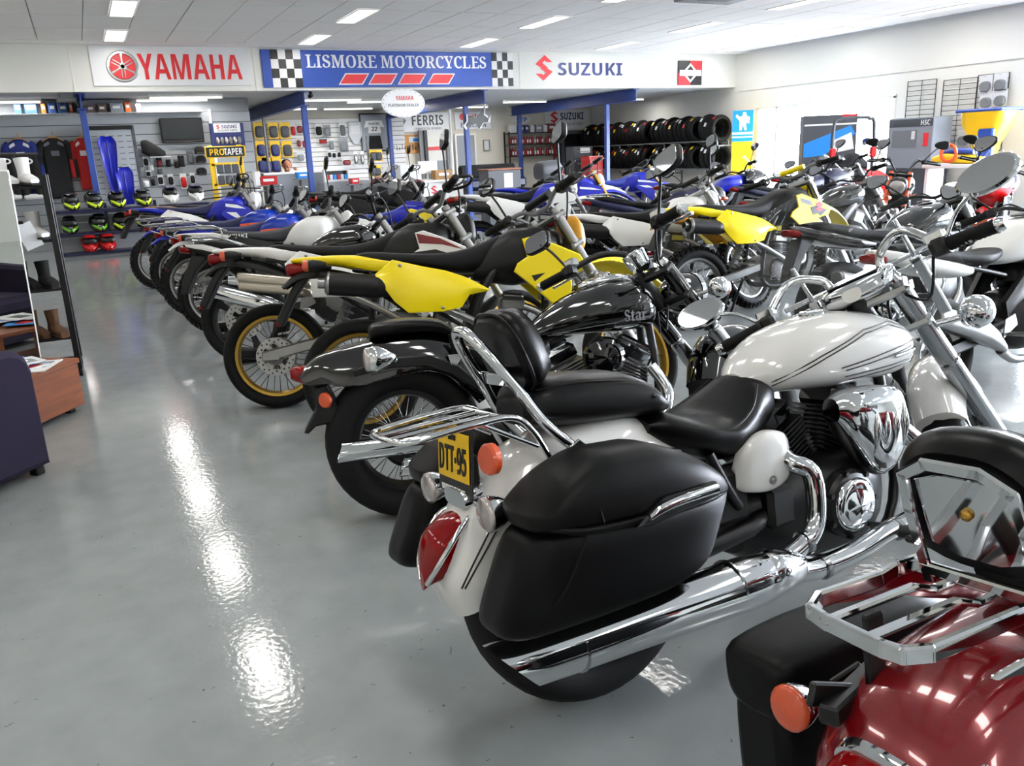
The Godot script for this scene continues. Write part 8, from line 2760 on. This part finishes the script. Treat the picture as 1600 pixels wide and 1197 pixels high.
# ---------------------------------------------------------------- right wall: tyres, door, posters, mower, racks
func shop_right() -> void:
	var x := XR - 0.42
	# tyre racks: two rails per tier, tyres standing side by side along the wall
	var z0 := -21.6
	var z1 := -15.6
	var t := thing("tyre_rack", "two-tier steel tyre rack along the right wall", "rack", V(x, 0, (z0 + z1) / 2))
	for y in [1.42, 0.78]:
		for s in [-1.0, 1.0]:
			part("rail", Geo.new().tube([V(s * 0.17, y, (z0 - z1) / 2), V(s * 0.17, y, (z1 - z0) / 2)], 0.018, 8), M.mid_grey, t)
		for k in 4:
			var z := lerpf((z0 - z1) / 2, (z1 - z0) / 2, k / 3.0)
			part("bracket", Geo.new().box(V(0.12, y - 0.11, z), V(0.58, 0.03, 0.03), 0.003).box(V(-0.17, y - 0.055, z), V(0.03, 0.09, 0.03)).box(V(0.17, y - 0.055, z), V(0.03, 0.09, 0.03)), M.mid_grey, t)
			if y < 1.0:
				part("upright", Geo.new().box(V(0.40, 0.9, z), V(0.04, 1.8, 0.04), 0.003), M.mid_grey, t)
	var variants := []
	for k in 3:
		var R: float = [0.31, 0.30, 0.325][k]
		var hw: float = [0.075, 0.09, 0.065][k]
		var ri := 0.20
		var prof := []
		for j in 21:
			var a := TAU * j / 20
			var rr := (R + ri) / 2 + (R - ri) / 2 * signf(sin(a)) * pow(absf(sin(a)), 0.8)
			prof.append(Vector2(rr, -hw * signf(cos(a)) * pow(absf(cos(a)), 0.75)))
		var g := Geo.new().lathe(prof, 36, false)
		variants.append([g.mesh(), R, hw])
	var st := Geo.new().box(Vector3.ZERO, V(0.004, 0.09, 0.07), 0.0).mesh()
	for tier in [[1.42, "upper"], [0.78, "lower"]]:
		var z := z0 + 0.2
		var k := 0
		while z < z1 - 0.05:
			var v: Array = variants[(k * 2 + (0 if tier[1] == "upper" else 1)) % 3]
			if k % 9 == 7:
				z += 0.25
			var y: float = tier[0] + sqrt(pow(v[1] + 0.018, 2) - 0.17 * 0.17)
			t = thing("motorcycle_tyre", "new black tyre with paper sticker on the %s rack" % tier[1], "tyre", V(x, y, z), 0.0, "tyres on the %s rack" % tier[1])
			show_mesh("carcass", v[0], M.rubber, t)
			var o := show_mesh("sticker", st, [M.sign_yellow, M.paper, M.paper, M.plastic_red][k % 4], t)
			var an := PI * 0.72 + 0.25 * (k % 3)
			o.transform = Transform3D(Basis(Vector3.BACK, an), V(cos(an), sin(an), 0) * (v[1] + 0.001))
			z += v[2] * 2 + 0.03
			k += 1
	# tall poster panel at the end of the tyres
	var p := wx(1160, 216, XR - 0.55)
	t = thing("poster_panel", "tall blue and yellow poster panel with white figure beside the tyres", "poster", V(XR - 0.55, 0, p.z), -0.75)
	var yt := wx(1160, 172, XR - 0.55).y
	var yb := wx(1150, 262, XR - 0.55).y
	part("board", Geo.new().box(V(0, (yt + 0.0) / 2, 0), V(0.46, yt, 0.03), 0.004), M.sign_yellow, t)
	part("blue_field", Geo.new().box(V(0, yt - 0.34, 0.016), V(0.455, 0.67, 0.004)), M.sky_blue, t)
	part("white_band", Geo.new().box(V(0, yt - 0.50, 0.019), V(0.455, 0.05, 0.003)), M.print_white, t)
	part("white_band", Geo.new().box(V(0, yt - 0.58, 0.019), V(0.455, 0.03, 0.003)), M.print_white, t)
	var fg := Geo.new()
	fg.xf = Transform3D(Basis.from_scale(V(1.25, 1.25, 1)), V(0.0, yt - 0.46, 0.0))
	fg.prism(P2([-0.06, 0.02, -0.02, 0.02, 0.0, 0.12, 0.03, 0.02, 0.07, 0.02, 0.05, 0.15, 0.11, 0.13, 0.12, 0.24, 0.06, 0.27, 0.05, 0.33, 0.0, 0.33, -0.01, 0.27, -0.05, 0.25, -0.11, 0.30, -0.13, 0.26, -0.06, 0.18]), 0.018, 0.021, 0.0005)
	part("figure_print", fg, M.print_white, t)
	# mower poster carton in the doorway
	p = wx(1293, 215, XR - 1.4)
	t = thing("printed_carton", "large dark carton printed with blue machine pictures in the doorway", "box", V(XR - 1.4, 0, p.z), -0.6)
	var ct := wx(1293, 180, XR - 1.4).y
	part("body", Geo.new().box(V(0, ct / 2, 0), V(0.95, ct, 0.35), 0.008), M.grey_plastic, t)
	part("white_band", Geo.new().box(V(0, ct - 0.17, 0.178), V(0.93, 0.03, 0.004)), M.print_white, t)
	part("red_corner", Geo.new().box(V(0.33, ct - 0.04, 0.178), V(0.26, 0.07, 0.004)), M.plastic_red, t)
	part("blue_print", Geo.new().prism([Vector2(-0.46, ct - 0.75), Vector2(-0.46, ct - 0.50), Vector2(0.36, ct - 0.20), Vector2(0.45, ct - 0.35), Vector2(-0.1, ct - 0.72)], 0.176, 0.180, 0.0005), M.sky_blue, t)
	part("white_print", Geo.new().prism([Vector2(0.0, ct - 0.70), Vector2(0.08, ct - 0.45), Vector2(0.38, ct - 0.32), Vector2(0.44, ct - 0.62)], 0.181, 0.184, 0.0005), M.print_white, t)
	# ride-on mower with roll bar
	p = wx(1330, 262, XR - 2.6)
	t = thing("ride_on_mower", "red ride-on mower with dark folding roll bar in front of the doorway", "mower", V(XR - 2.6, 0, p.z), -0.5)
	var rb := wx(1322, 185, XR - 2.6).y
	var mo := part("roll_bar", Geo.new().tube([V(-0.33, 0.55, 0), V(-0.33, rb - 0.15, 0), V(-0.24, rb - 0.02, 0), V(-0.15, rb, 0), V(0.15, rb, 0), V(0.24, rb - 0.02, 0), V(0.33, rb - 0.15, 0), V(0.33, 0.55, 0)], 0.028, 10, 4), M.grey_plastic, t)
	for s in [-1.0, 1.0]:
		part("hinge", Geo.new().box(V(s * 0.33, rb - 0.55, 0.02), V(0.09, 0.16, 0.09), 0.015), M.plastic_red, mo)
	part("hood", Geo.new().hull([[-0.45, 0.62, 0.35, 0.10, 0.2, 3.0], [-0.2, 0.68, 0.42, 0.18, 0.25, 3.0], [0.3, 0.70, 0.42, 0.18, 0.25, 3.0], [0.55, 0.65, 0.3, 0.1, 0.2, 2.6]], 22, 3), M.plastic_red, t)
	part("seat", Geo.new().hull([[-0.22, 0.92, 0.18, 0.10, 0.06, 2.8], [0.0, 0.95, 0.22, 0.20, 0.08, 2.8], [0.2, 0.92, 0.18, 0.08, 0.06, 2.8]], 18, 2), M.cloth_black, t)
	part("deck", Geo.new().box(V(0, 0.28, 0.35), V(1.3, 0.14, 0.8), 0.05), M.plastic_red, t)
	for q in [[-0.45, 0.30, -0.35], [0.45, 0.30, -0.35], [-0.38, 0.18, 0.75], [0.38, 0.18, 0.75]]:
		var g := Geo.new()
		g.xf = Transform3D(Basis(Vector3.UP, PI / 2), V(q[0], q[1], q[2]))
		g.lathe([Vector2(q[1] * 0.5, -0.09), Vector2(q[1] * 0.9, -0.10), Vector2(q[1], -0.06), Vector2(q[1], 0.06), Vector2(q[1] * 0.9, 0.10), Vector2(q[1] * 0.5, 0.09), Vector2(0, 0.06)], 24, false)
		part("tyre", g, M.rubber, t)
	# wire grids on the wall
	var gi := 0
	for q in [[1419, 1464, 128, 188, "empty narrow wire grid next to the shop door"], [1475, 1528, 126, 236, "tall empty wire grid in the middle of three"], [1529, 1578, 118, 236, "wire grid hung with grey packets"]]:
		var a := wx(q[0], q[2], XR - 0.03)
		var e := wx(q[1], q[2] - 4, XR - 0.03)
		var lo := wx(q[0], q[3], XR - 0.03).y
		var hi := a.y
		t = thing("wire_grid", q[4] + " on the right wall", "rack", V(XR - 0.03, lo, (a.z + e.z) / 2))
		var hl := absf(e.z - a.z) / 2
		for s in [-1.0, 0.0, 1.0]:
			part("upright_wire", Geo.new().tube([V(0, 0, s * hl), V(0, hi - lo, s * hl)], 0.008 if s != 0 else 0.005, 6), M.black_metal, t)
		var n := int((hi - lo) / 0.085)
		for k in n + 1:
			part("cross_wire", Geo.new().tube([V(-0.006, (hi - lo) * k / n, -hl), V(-0.006, (hi - lo) * k / n, hl)], 0.006, 6), M.black_metal, t)
		gi += 1
	for q in [[1540, 131, 15, 20], [1563, 128, 15, 20], [1541, 156, 15, 20], [1563, 153, 15, 20], [1505, 216, 14, 18], [1525, 220, 12, 16]]:
		var c := wx(q[0], q[1], XR - 0.1)
		t = thing("grid_packet", "grey headed packet hung on the wire grids of the right wall", "packet", c - V(0, 0.14, 0), 0.0, "packets on the wire grids")
		part("card", Geo.new().box(V(0, 0.14, 0), V(0.008, 0.28, 0.24), 0.002), M.paper, t)
		part("contents", Geo.new().hull([[-0.05, 0.09, 0.08, 0.07, 0.07, 2.4], [-0.02, 0.09, 0.10, 0.09, 0.08, 2.6], [0.0, 0.09, 0.10, 0.09, 0.08, 3.0]], 14, 1), M.mid_grey, t)
		part("hook", Geo.new().tube([V(-0.05, 0.26, 0), V(0.08, 0.26, 0)], 0.004, 6), M.steel, t)
	# boxed product with grey print
	var b0 := wx(1398, 225, XR - 0.5)
	var b1 := wx(1468, 222, XR - 0.5)
	var bt := wx(1430, 184, XR - 0.5).y
	var bb := wx(1430, 262, XR - 0.5).y
	t = thing("product_carton", "wide pale carton with dark header and red printed patch near the wire grids", "box", V(XR - 0.45, 0, (b0.z + b1.z) / 2))
	var bl := absf(b1.z - b0.z)
	part("body", Geo.new().box(V(0, (bt + bb) / 2, 0), V(0.5, bt - bb, bl), 0.008), M.box_grey, t)
	part("pallet_stand", Geo.new().box(V(0, bb / 2, 0), V(0.5, bb, bl), 0.01), M.grey_plastic, t)
	part("header_print", Geo.new().box(V(-0.252, bt - 0.09, 0), V(0.004, 0.13, bl * 0.98)), M.grey_plastic, t)
	lettering("HSC", M.paper, t, V(-0.256, bt - 0.09, bl * 0.33), bl * 0.2, 0.09, false, true, -PI / 2, "header_lettering")
	part("picture_print", Geo.new().box(V(-0.252, bt - 0.36, -bl * 0.12), V(0.004, 0.3, bl * 0.55)), M.mid_grey, t)
	part("red_print", Geo.new().box(V(-0.252, bt - 0.38, bl * 0.36), V(0.004, 0.22, bl * 0.11)), M.print_red, t)
	part("white_print", Geo.new().box(V(-0.254, bt - 0.30, bl * 0.08), V(0.004, 0.14, bl * 0.08)), M.paper, t)
	# yellow and blue spreader hopper on a stand
	var sh := wx(1542, 205, XR - 0.75)
	var top := wx(1542, 174, XR - 0.75).y
	var low := wx(1560, 245, XR - 0.75).y
	t = thing("spreader", "yellow hopper spreader with blue lid and blue control panel", "spreader", V(XR - 0.75, 0, sh.z), -PI / 2)
	var hh := top - low
	var rows := []
	for q in [[0.0, 0.16, 0.12], [0.3, 0.20, 0.16], [0.75, 0.36, 0.26], [1.0, 0.38, 0.28]]:
		var ring := PackedVector3Array()
		for j in 24:
			var a := TAU * j / 24
			ring.append(V(signf(cos(a)) * pow(absf(cos(a)), 0.5) * q[1], low + hh * q[0], signf(sin(a)) * pow(absf(sin(a)), 0.5) * q[2]))
		rows.append(ring)
	var hg := Geo.new().grid(rows)
	hg.fan(rows[0], Vector3.DOWN)
	hg.fan(rows[-1], Vector3.UP)
	part("hopper", hg, M.sign_yellow, t)
	part("lid", Geo.new().box(V(0, top + 0.02, 0), V(0.80, 0.05, 0.60), 0.02), M.print_blue, t)
	part("control_panel", Geo.new().box(V(0.14, low + hh * 0.2, 0.22), V(0.26, hh * 0.85, 0.08), 0.02), M.print_blue, t)
	part("leg_frame", Geo.new().box(V(0, low / 2, 0), V(0.3, low, 0.25), 0.02), M.grey_plastic, t)
	# coloured spreader chutes stacked below it
	var cz := wx(1500, 243, XR - 1.6)
	t = thing("chute_stack", "yellow, blue and orange moulded chutes on a white bench", "parts", V(XR - 1.6, 0, cz.z), -PI / 2)
	var cy := wx(1500, 256, XR - 1.6).y
	part("bench", Geo.new().box(V(0, cy - 0.03, 0), V(0.95, 0.06, 0.5), 0.01), M.slat_white, t)
	for s in [-1.0, 1.0]:
		part("bench_leg", Geo.new().box(V(s * 0.42, (cy - 0.06) / 2, 0), V(0.06, cy - 0.06, 0.4), 0.01), M.slat_white, t)
	part("yellow_chute", Geo.new().hull([[-0.42, cy + 0.07, 0.10, 0.05, 0.06, 2.6], [-0.2, cy + 0.09, 0.16, 0.08, 0.08, 2.8], [0.1, cy + 0.07, 0.14, 0.07, 0.07, 2.6], [0.4, cy + 0.06, 0.08, 0.04, 0.05, 2.4]], 18, 2), M.sign_yellow, t)
	part("blue_chute", Geo.new().hull([[-0.3, cy + 0.17, 0.06, 0.03, 0.03, 2.4], [-0.1, cy + 0.19, 0.10, 0.05, 0.05, 2.6], [0.25, cy + 0.18, 0.06, 0.04, 0.04, 2.4]], 16, 2), M.print_blue, t)
	var ring := []
	for j in 17:
		var a := TAU * j / 16
		ring.append(V(-0.08 + 0.13 * cos(a), cy + 0.17 + 0.13 * sin(a), 0.17))
	part("orange_ring", Geo.new().tube(ring, 0.025, 8), M.plastic_orange, t)


# ---------------------------------------------------------------- waiting corner on the left
func lounge_corner() -> void:
	# sofa end: an upholstered arm with rounded top, turned toward the aisle
	var a := wy(88, 735, 0.0)
	var t := thing("lounge_chair", "purple fabric lounge chair seen from its rounded side", "sofa", a, 0.80)
	# local x runs left along the visible side, y up; the chair lies behind it
	var side := P2([0.0, 0.04, 0.0, 0.50, -0.02, 0.565, -0.06, 0.605, -0.12, 0.625, -0.75, 0.66, -0.82, 0.64, -0.86, 0.58, -0.88, 0.04])
	part("side_panel", Geo.new().prism(side, -0.14, 0.0, 0.03), M.sofa_fabric, t)
	part("back_panel", Geo.new().box(V(-0.80, 0.42, -0.42), V(0.16, 0.76, 0.80), 0.05), M.sofa_fabric, t)
	part("seat_cushion", Geo.new().box(V(-0.38, 0.34, -0.42), V(0.68, 0.16, 0.55), 0.05), M.sofa_fabric, t)
	part("base", Geo.new().box(V(-0.42, 0.16, -0.42), V(0.78, 0.22, 0.58), 0.02), M.sofa_fabric, t)
	part("far_arm", Geo.new().box(V(-0.42, 0.34, -0.80), V(0.82, 0.60, 0.14), 0.05), M.sofa_fabric, t)
	for q in [[-0.06, -0.05], [-0.82, -0.05], [-0.06, -0.8], [-0.82, -0.8]]:
		part("foot", Geo.new().box(V(q[0], 0.02, q[1]), V(0.05, 0.04, 0.05), 0.005), M.black_plastic, t)
	# coffee table
	var r := wy(134, 634, 0.02)
	t = thing("coffee_table", "low timber box coffee table covered with magazines", "table", r, 0.94)
	part("end_panel", Geo.new().box(V(-0.27, 0.165, -0.012), V(0.54, 0.26, 0.024), 0.003), M.timber, t)
	part("top", Geo.new().box(V(-0.27, 0.305, -0.30), V(0.56, 0.03, 0.62), 0.004), M.timber, t)
	part("inner_shelf", Geo.new().box(V(-0.27, 0.05, -0.30), V(0.52, 0.02, 0.56), 0.003), M.timber, t)
	part("end_panel", Geo.new().box(V(-0.27, 0.165, -0.59), V(0.54, 0.26, 0.024), 0.003), M.timber, t)
	for q in [[-0.07, -0.06], [-0.47, -0.06], [-0.07, -0.54], [-0.47, -0.54]]:
		part("foot", Geo.new().box(V(q[0], 0.018, q[1]), V(0.05, 0.036, 0.05), 0.004), M.black_plastic, t)
	t.position.y = 0.0
	var tb: Transform3D = t.transform
	var mags := [[-0.22, 0.324, -0.10, 0.3, "print_white"], [-0.30, 0.331, -0.15, -0.2, "paper"], [-0.36, 0.338, -0.22, 0.5, "box_grey"], [-0.42, 0.345, -0.18, 0.1, "print_white"], [-0.26, 0.352, -0.20, -0.5, "paper"], [-0.20, 0.338, -0.28, 0.9, "sky_blue"], [-0.40, 0.352, -0.34, 0.2, "paper"], [-0.34, 0.359, -0.26, -0.1, "print_white"]]
	var mn := ["white magazine at the table's near edge", "folded white newspaper", "grey covered magazine", "glossy white catalogue", "crumpled paper flyer", "blue covered magazine", "pale brochure at the back", "topmost white magazine of the pile"]
	for i in mags.size():
		var q: Array = mags[i]
		var m := thing("magazine", mn[i] + " on the timber coffee table", "magazine", tb * V(q[0], q[1], q[2]), 0.94 + q[3], "magazines on the coffee table")
		part("pages", Geo.new().box(V(0, 0, 0), V(0.28, 0.006, 0.20), 0.001), M[q[4]], m)
		part("cover_print", Geo.new().box(V(0.03, 0.0035, 0.02), V(0.15, 0.001, 0.10)), [M.box_grey, M.plastic_red, M.sky_blue, M.grey_plastic][i % 4], m)
	# leaning dressing mirror
	var zt := -6.15
	var tp := wz(20, 265, zt - 0.12)
	var bt := wz(61, 552, zt)
	t = thing("dressing_mirror", "tall frameless mirror with white edge standing behind the coffee table", "mirror", V(bt.x, 0, zt))
	var hgt := tp.y
	var tilt := atan2(tp.x - bt.x, hgt - bt.y)
	part("edge", Geo.new().box(V(-0.32, hgt / 2, -0.06), V(0.64, hgt, 0.02), 0.003), M.wall_white, t)
	part("mirror_glass", Geo.new().box(V(-0.32, hgt / 2, -0.0465), V(0.625, hgt - 0.016, 0.004), 0.001), M.wall_mirror, t)
	part("stand", Geo.new().box(V(-0.32, 0.03, -0.05), V(0.5, 0.06, 0.14), 0.01), M.black_metal, t)
	t.rotation.z = -tilt * 0.55
	# black boot rack on castors
	var f := wy(132, 588, 0.0)
	t = thing("boot_rack", "black steel boot rack on castors behind the mirror", "rack", f)
	var H := 1.32
	for q in [[-0.02, -0.03], [-0.02, -0.45], [-0.75, -0.03], [-0.75, -0.45]]:
		part("upright", Geo.new().box(V(q[0], H / 2 + 0.06, q[1]), V(0.04, H, 0.04), 0.004), M.black_metal, t)
		var g := Geo.new()
		g.xf = Transform3D(Basis(Vector3.UP, PI / 2), V(q[0], 0.03, q[1]))
		g.lathe([Vector2(0.01, -0.015), Vector2(0.03, -0.013), Vector2(0.03, 0.013), Vector2(0.01, 0.015)], 14)
		g.xf = Transform3D.IDENTITY
		g.box(V(q[0], 0.06, q[1]), V(0.03, 0.03, 0.03), 0.004)
		part("castor", g, M.black_plastic, t)
	var ys := [0.28, 0.62, 0.95, 1.30]
	for y in ys:
		part("shelf", Geo.new().box(V(-0.385, y, -0.24), V(0.72, 0.02, 0.44), 0.004), M.black_metal, t)
	part("cross_bar", Geo.new().box(V(-0.385, 0.13, -0.03), V(0.72, 0.035, 0.03), 0.004), M.black_metal, t)
	part("side_plate", Geo.new().box(V(-0.02, 1.14, -0.24), V(0.02, 0.36, 0.40), 0.004), M.black_metal, t)
	var kinds := [["boot_tan", "boot_tan"], ["cloth_white", "cloth_black"], ["cloth_black", "cloth_black"]]
	var what := ["tan suede", "white and black", "black leather"]
	var lay := [[0, 0, 5, "bottom"], [1, 2, 4, "second"], [2, 1, 4, "third"], [3, 1, 3, "top"]]
	for l in lay:
		for k in l[2]:
			boot("%s riding boot on the %s shelf of the boot rack" % [what[l[1]], l[3]], f + V(-0.12 - k * 0.13, ys[l[0]] + 0.01, -0.12 - 0.05 * (k % 2)), 0.35 + 0.12 * (k % 3), kinds[l[1]][0], kinds[l[1]][1], "boots on the %s shelf" % l[3])
	# white leaflet hung on the rack side
	var lf := V(wz(40, 345, f.z - 0.018).x, 0.99, f.z - 0.0165)
	t = thing("leaflet", "white leaflet clipped to the boot rack", "paper", lf)
	part("sheet", Geo.new().box(V(0, 0, 0), V(0.11, 0.17, 0.003), 0.001, Basis(Vector3.BACK, 0.35)), M.paper, t)
	part("clip", Geo.new().box(V(-0.03, 0.09, 0.004), V(0.03, 0.02, 0.008), 0.002), M.black_plastic, t)


func boot(label: String, at: Vector3, turn: float, body: String, sole: String, group: String) -> void:
	var t := thing("riding_boot", label, "boot", at, turn - PI / 2, group)
	if not mesh_cache.has("boot"):
		var g := Geo.new()
		g.hull([[-0.09, 0.05, 0.035, 0.03, 0.035, 2.6], [-0.06, 0.055, 0.045, 0.04, 0.04, 2.6], [0.03, 0.05, 0.045, 0.045, 0.035, 2.6], [0.12, 0.042, 0.048, 0.025, 0.03, 2.6], [0.17, 0.036, 0.03, 0.015, 0.02, 2.4]], 16, 2)
		g.tube([V(-0.045, 0.04, 0), V(-0.04, 0.12, 0), V(-0.05, 0.21, 0)], [0.045, 0.046, 0.055], 14, 2)
		var s := Geo.new()
		s.hull([[-0.10, 0.008, 0.03, 0.010, 0.008, 3.0], [-0.05, 0.01, 0.045, 0.012, 0.01, 3.0], [0.10, 0.01, 0.05, 0.012, 0.01, 3.0], [0.18, 0.01, 0.03, 0.01, 0.01, 3.0]], 14, 1)
		mesh_cache["boot"] = [g.mesh(), s.mesh()]
	show_mesh("upper", mesh_cache["boot"][0], M[body], t)
	show_mesh("sole", mesh_cache["boot"][1], M[sole], t)
	t.scale = Vector3.ONE * 0.85
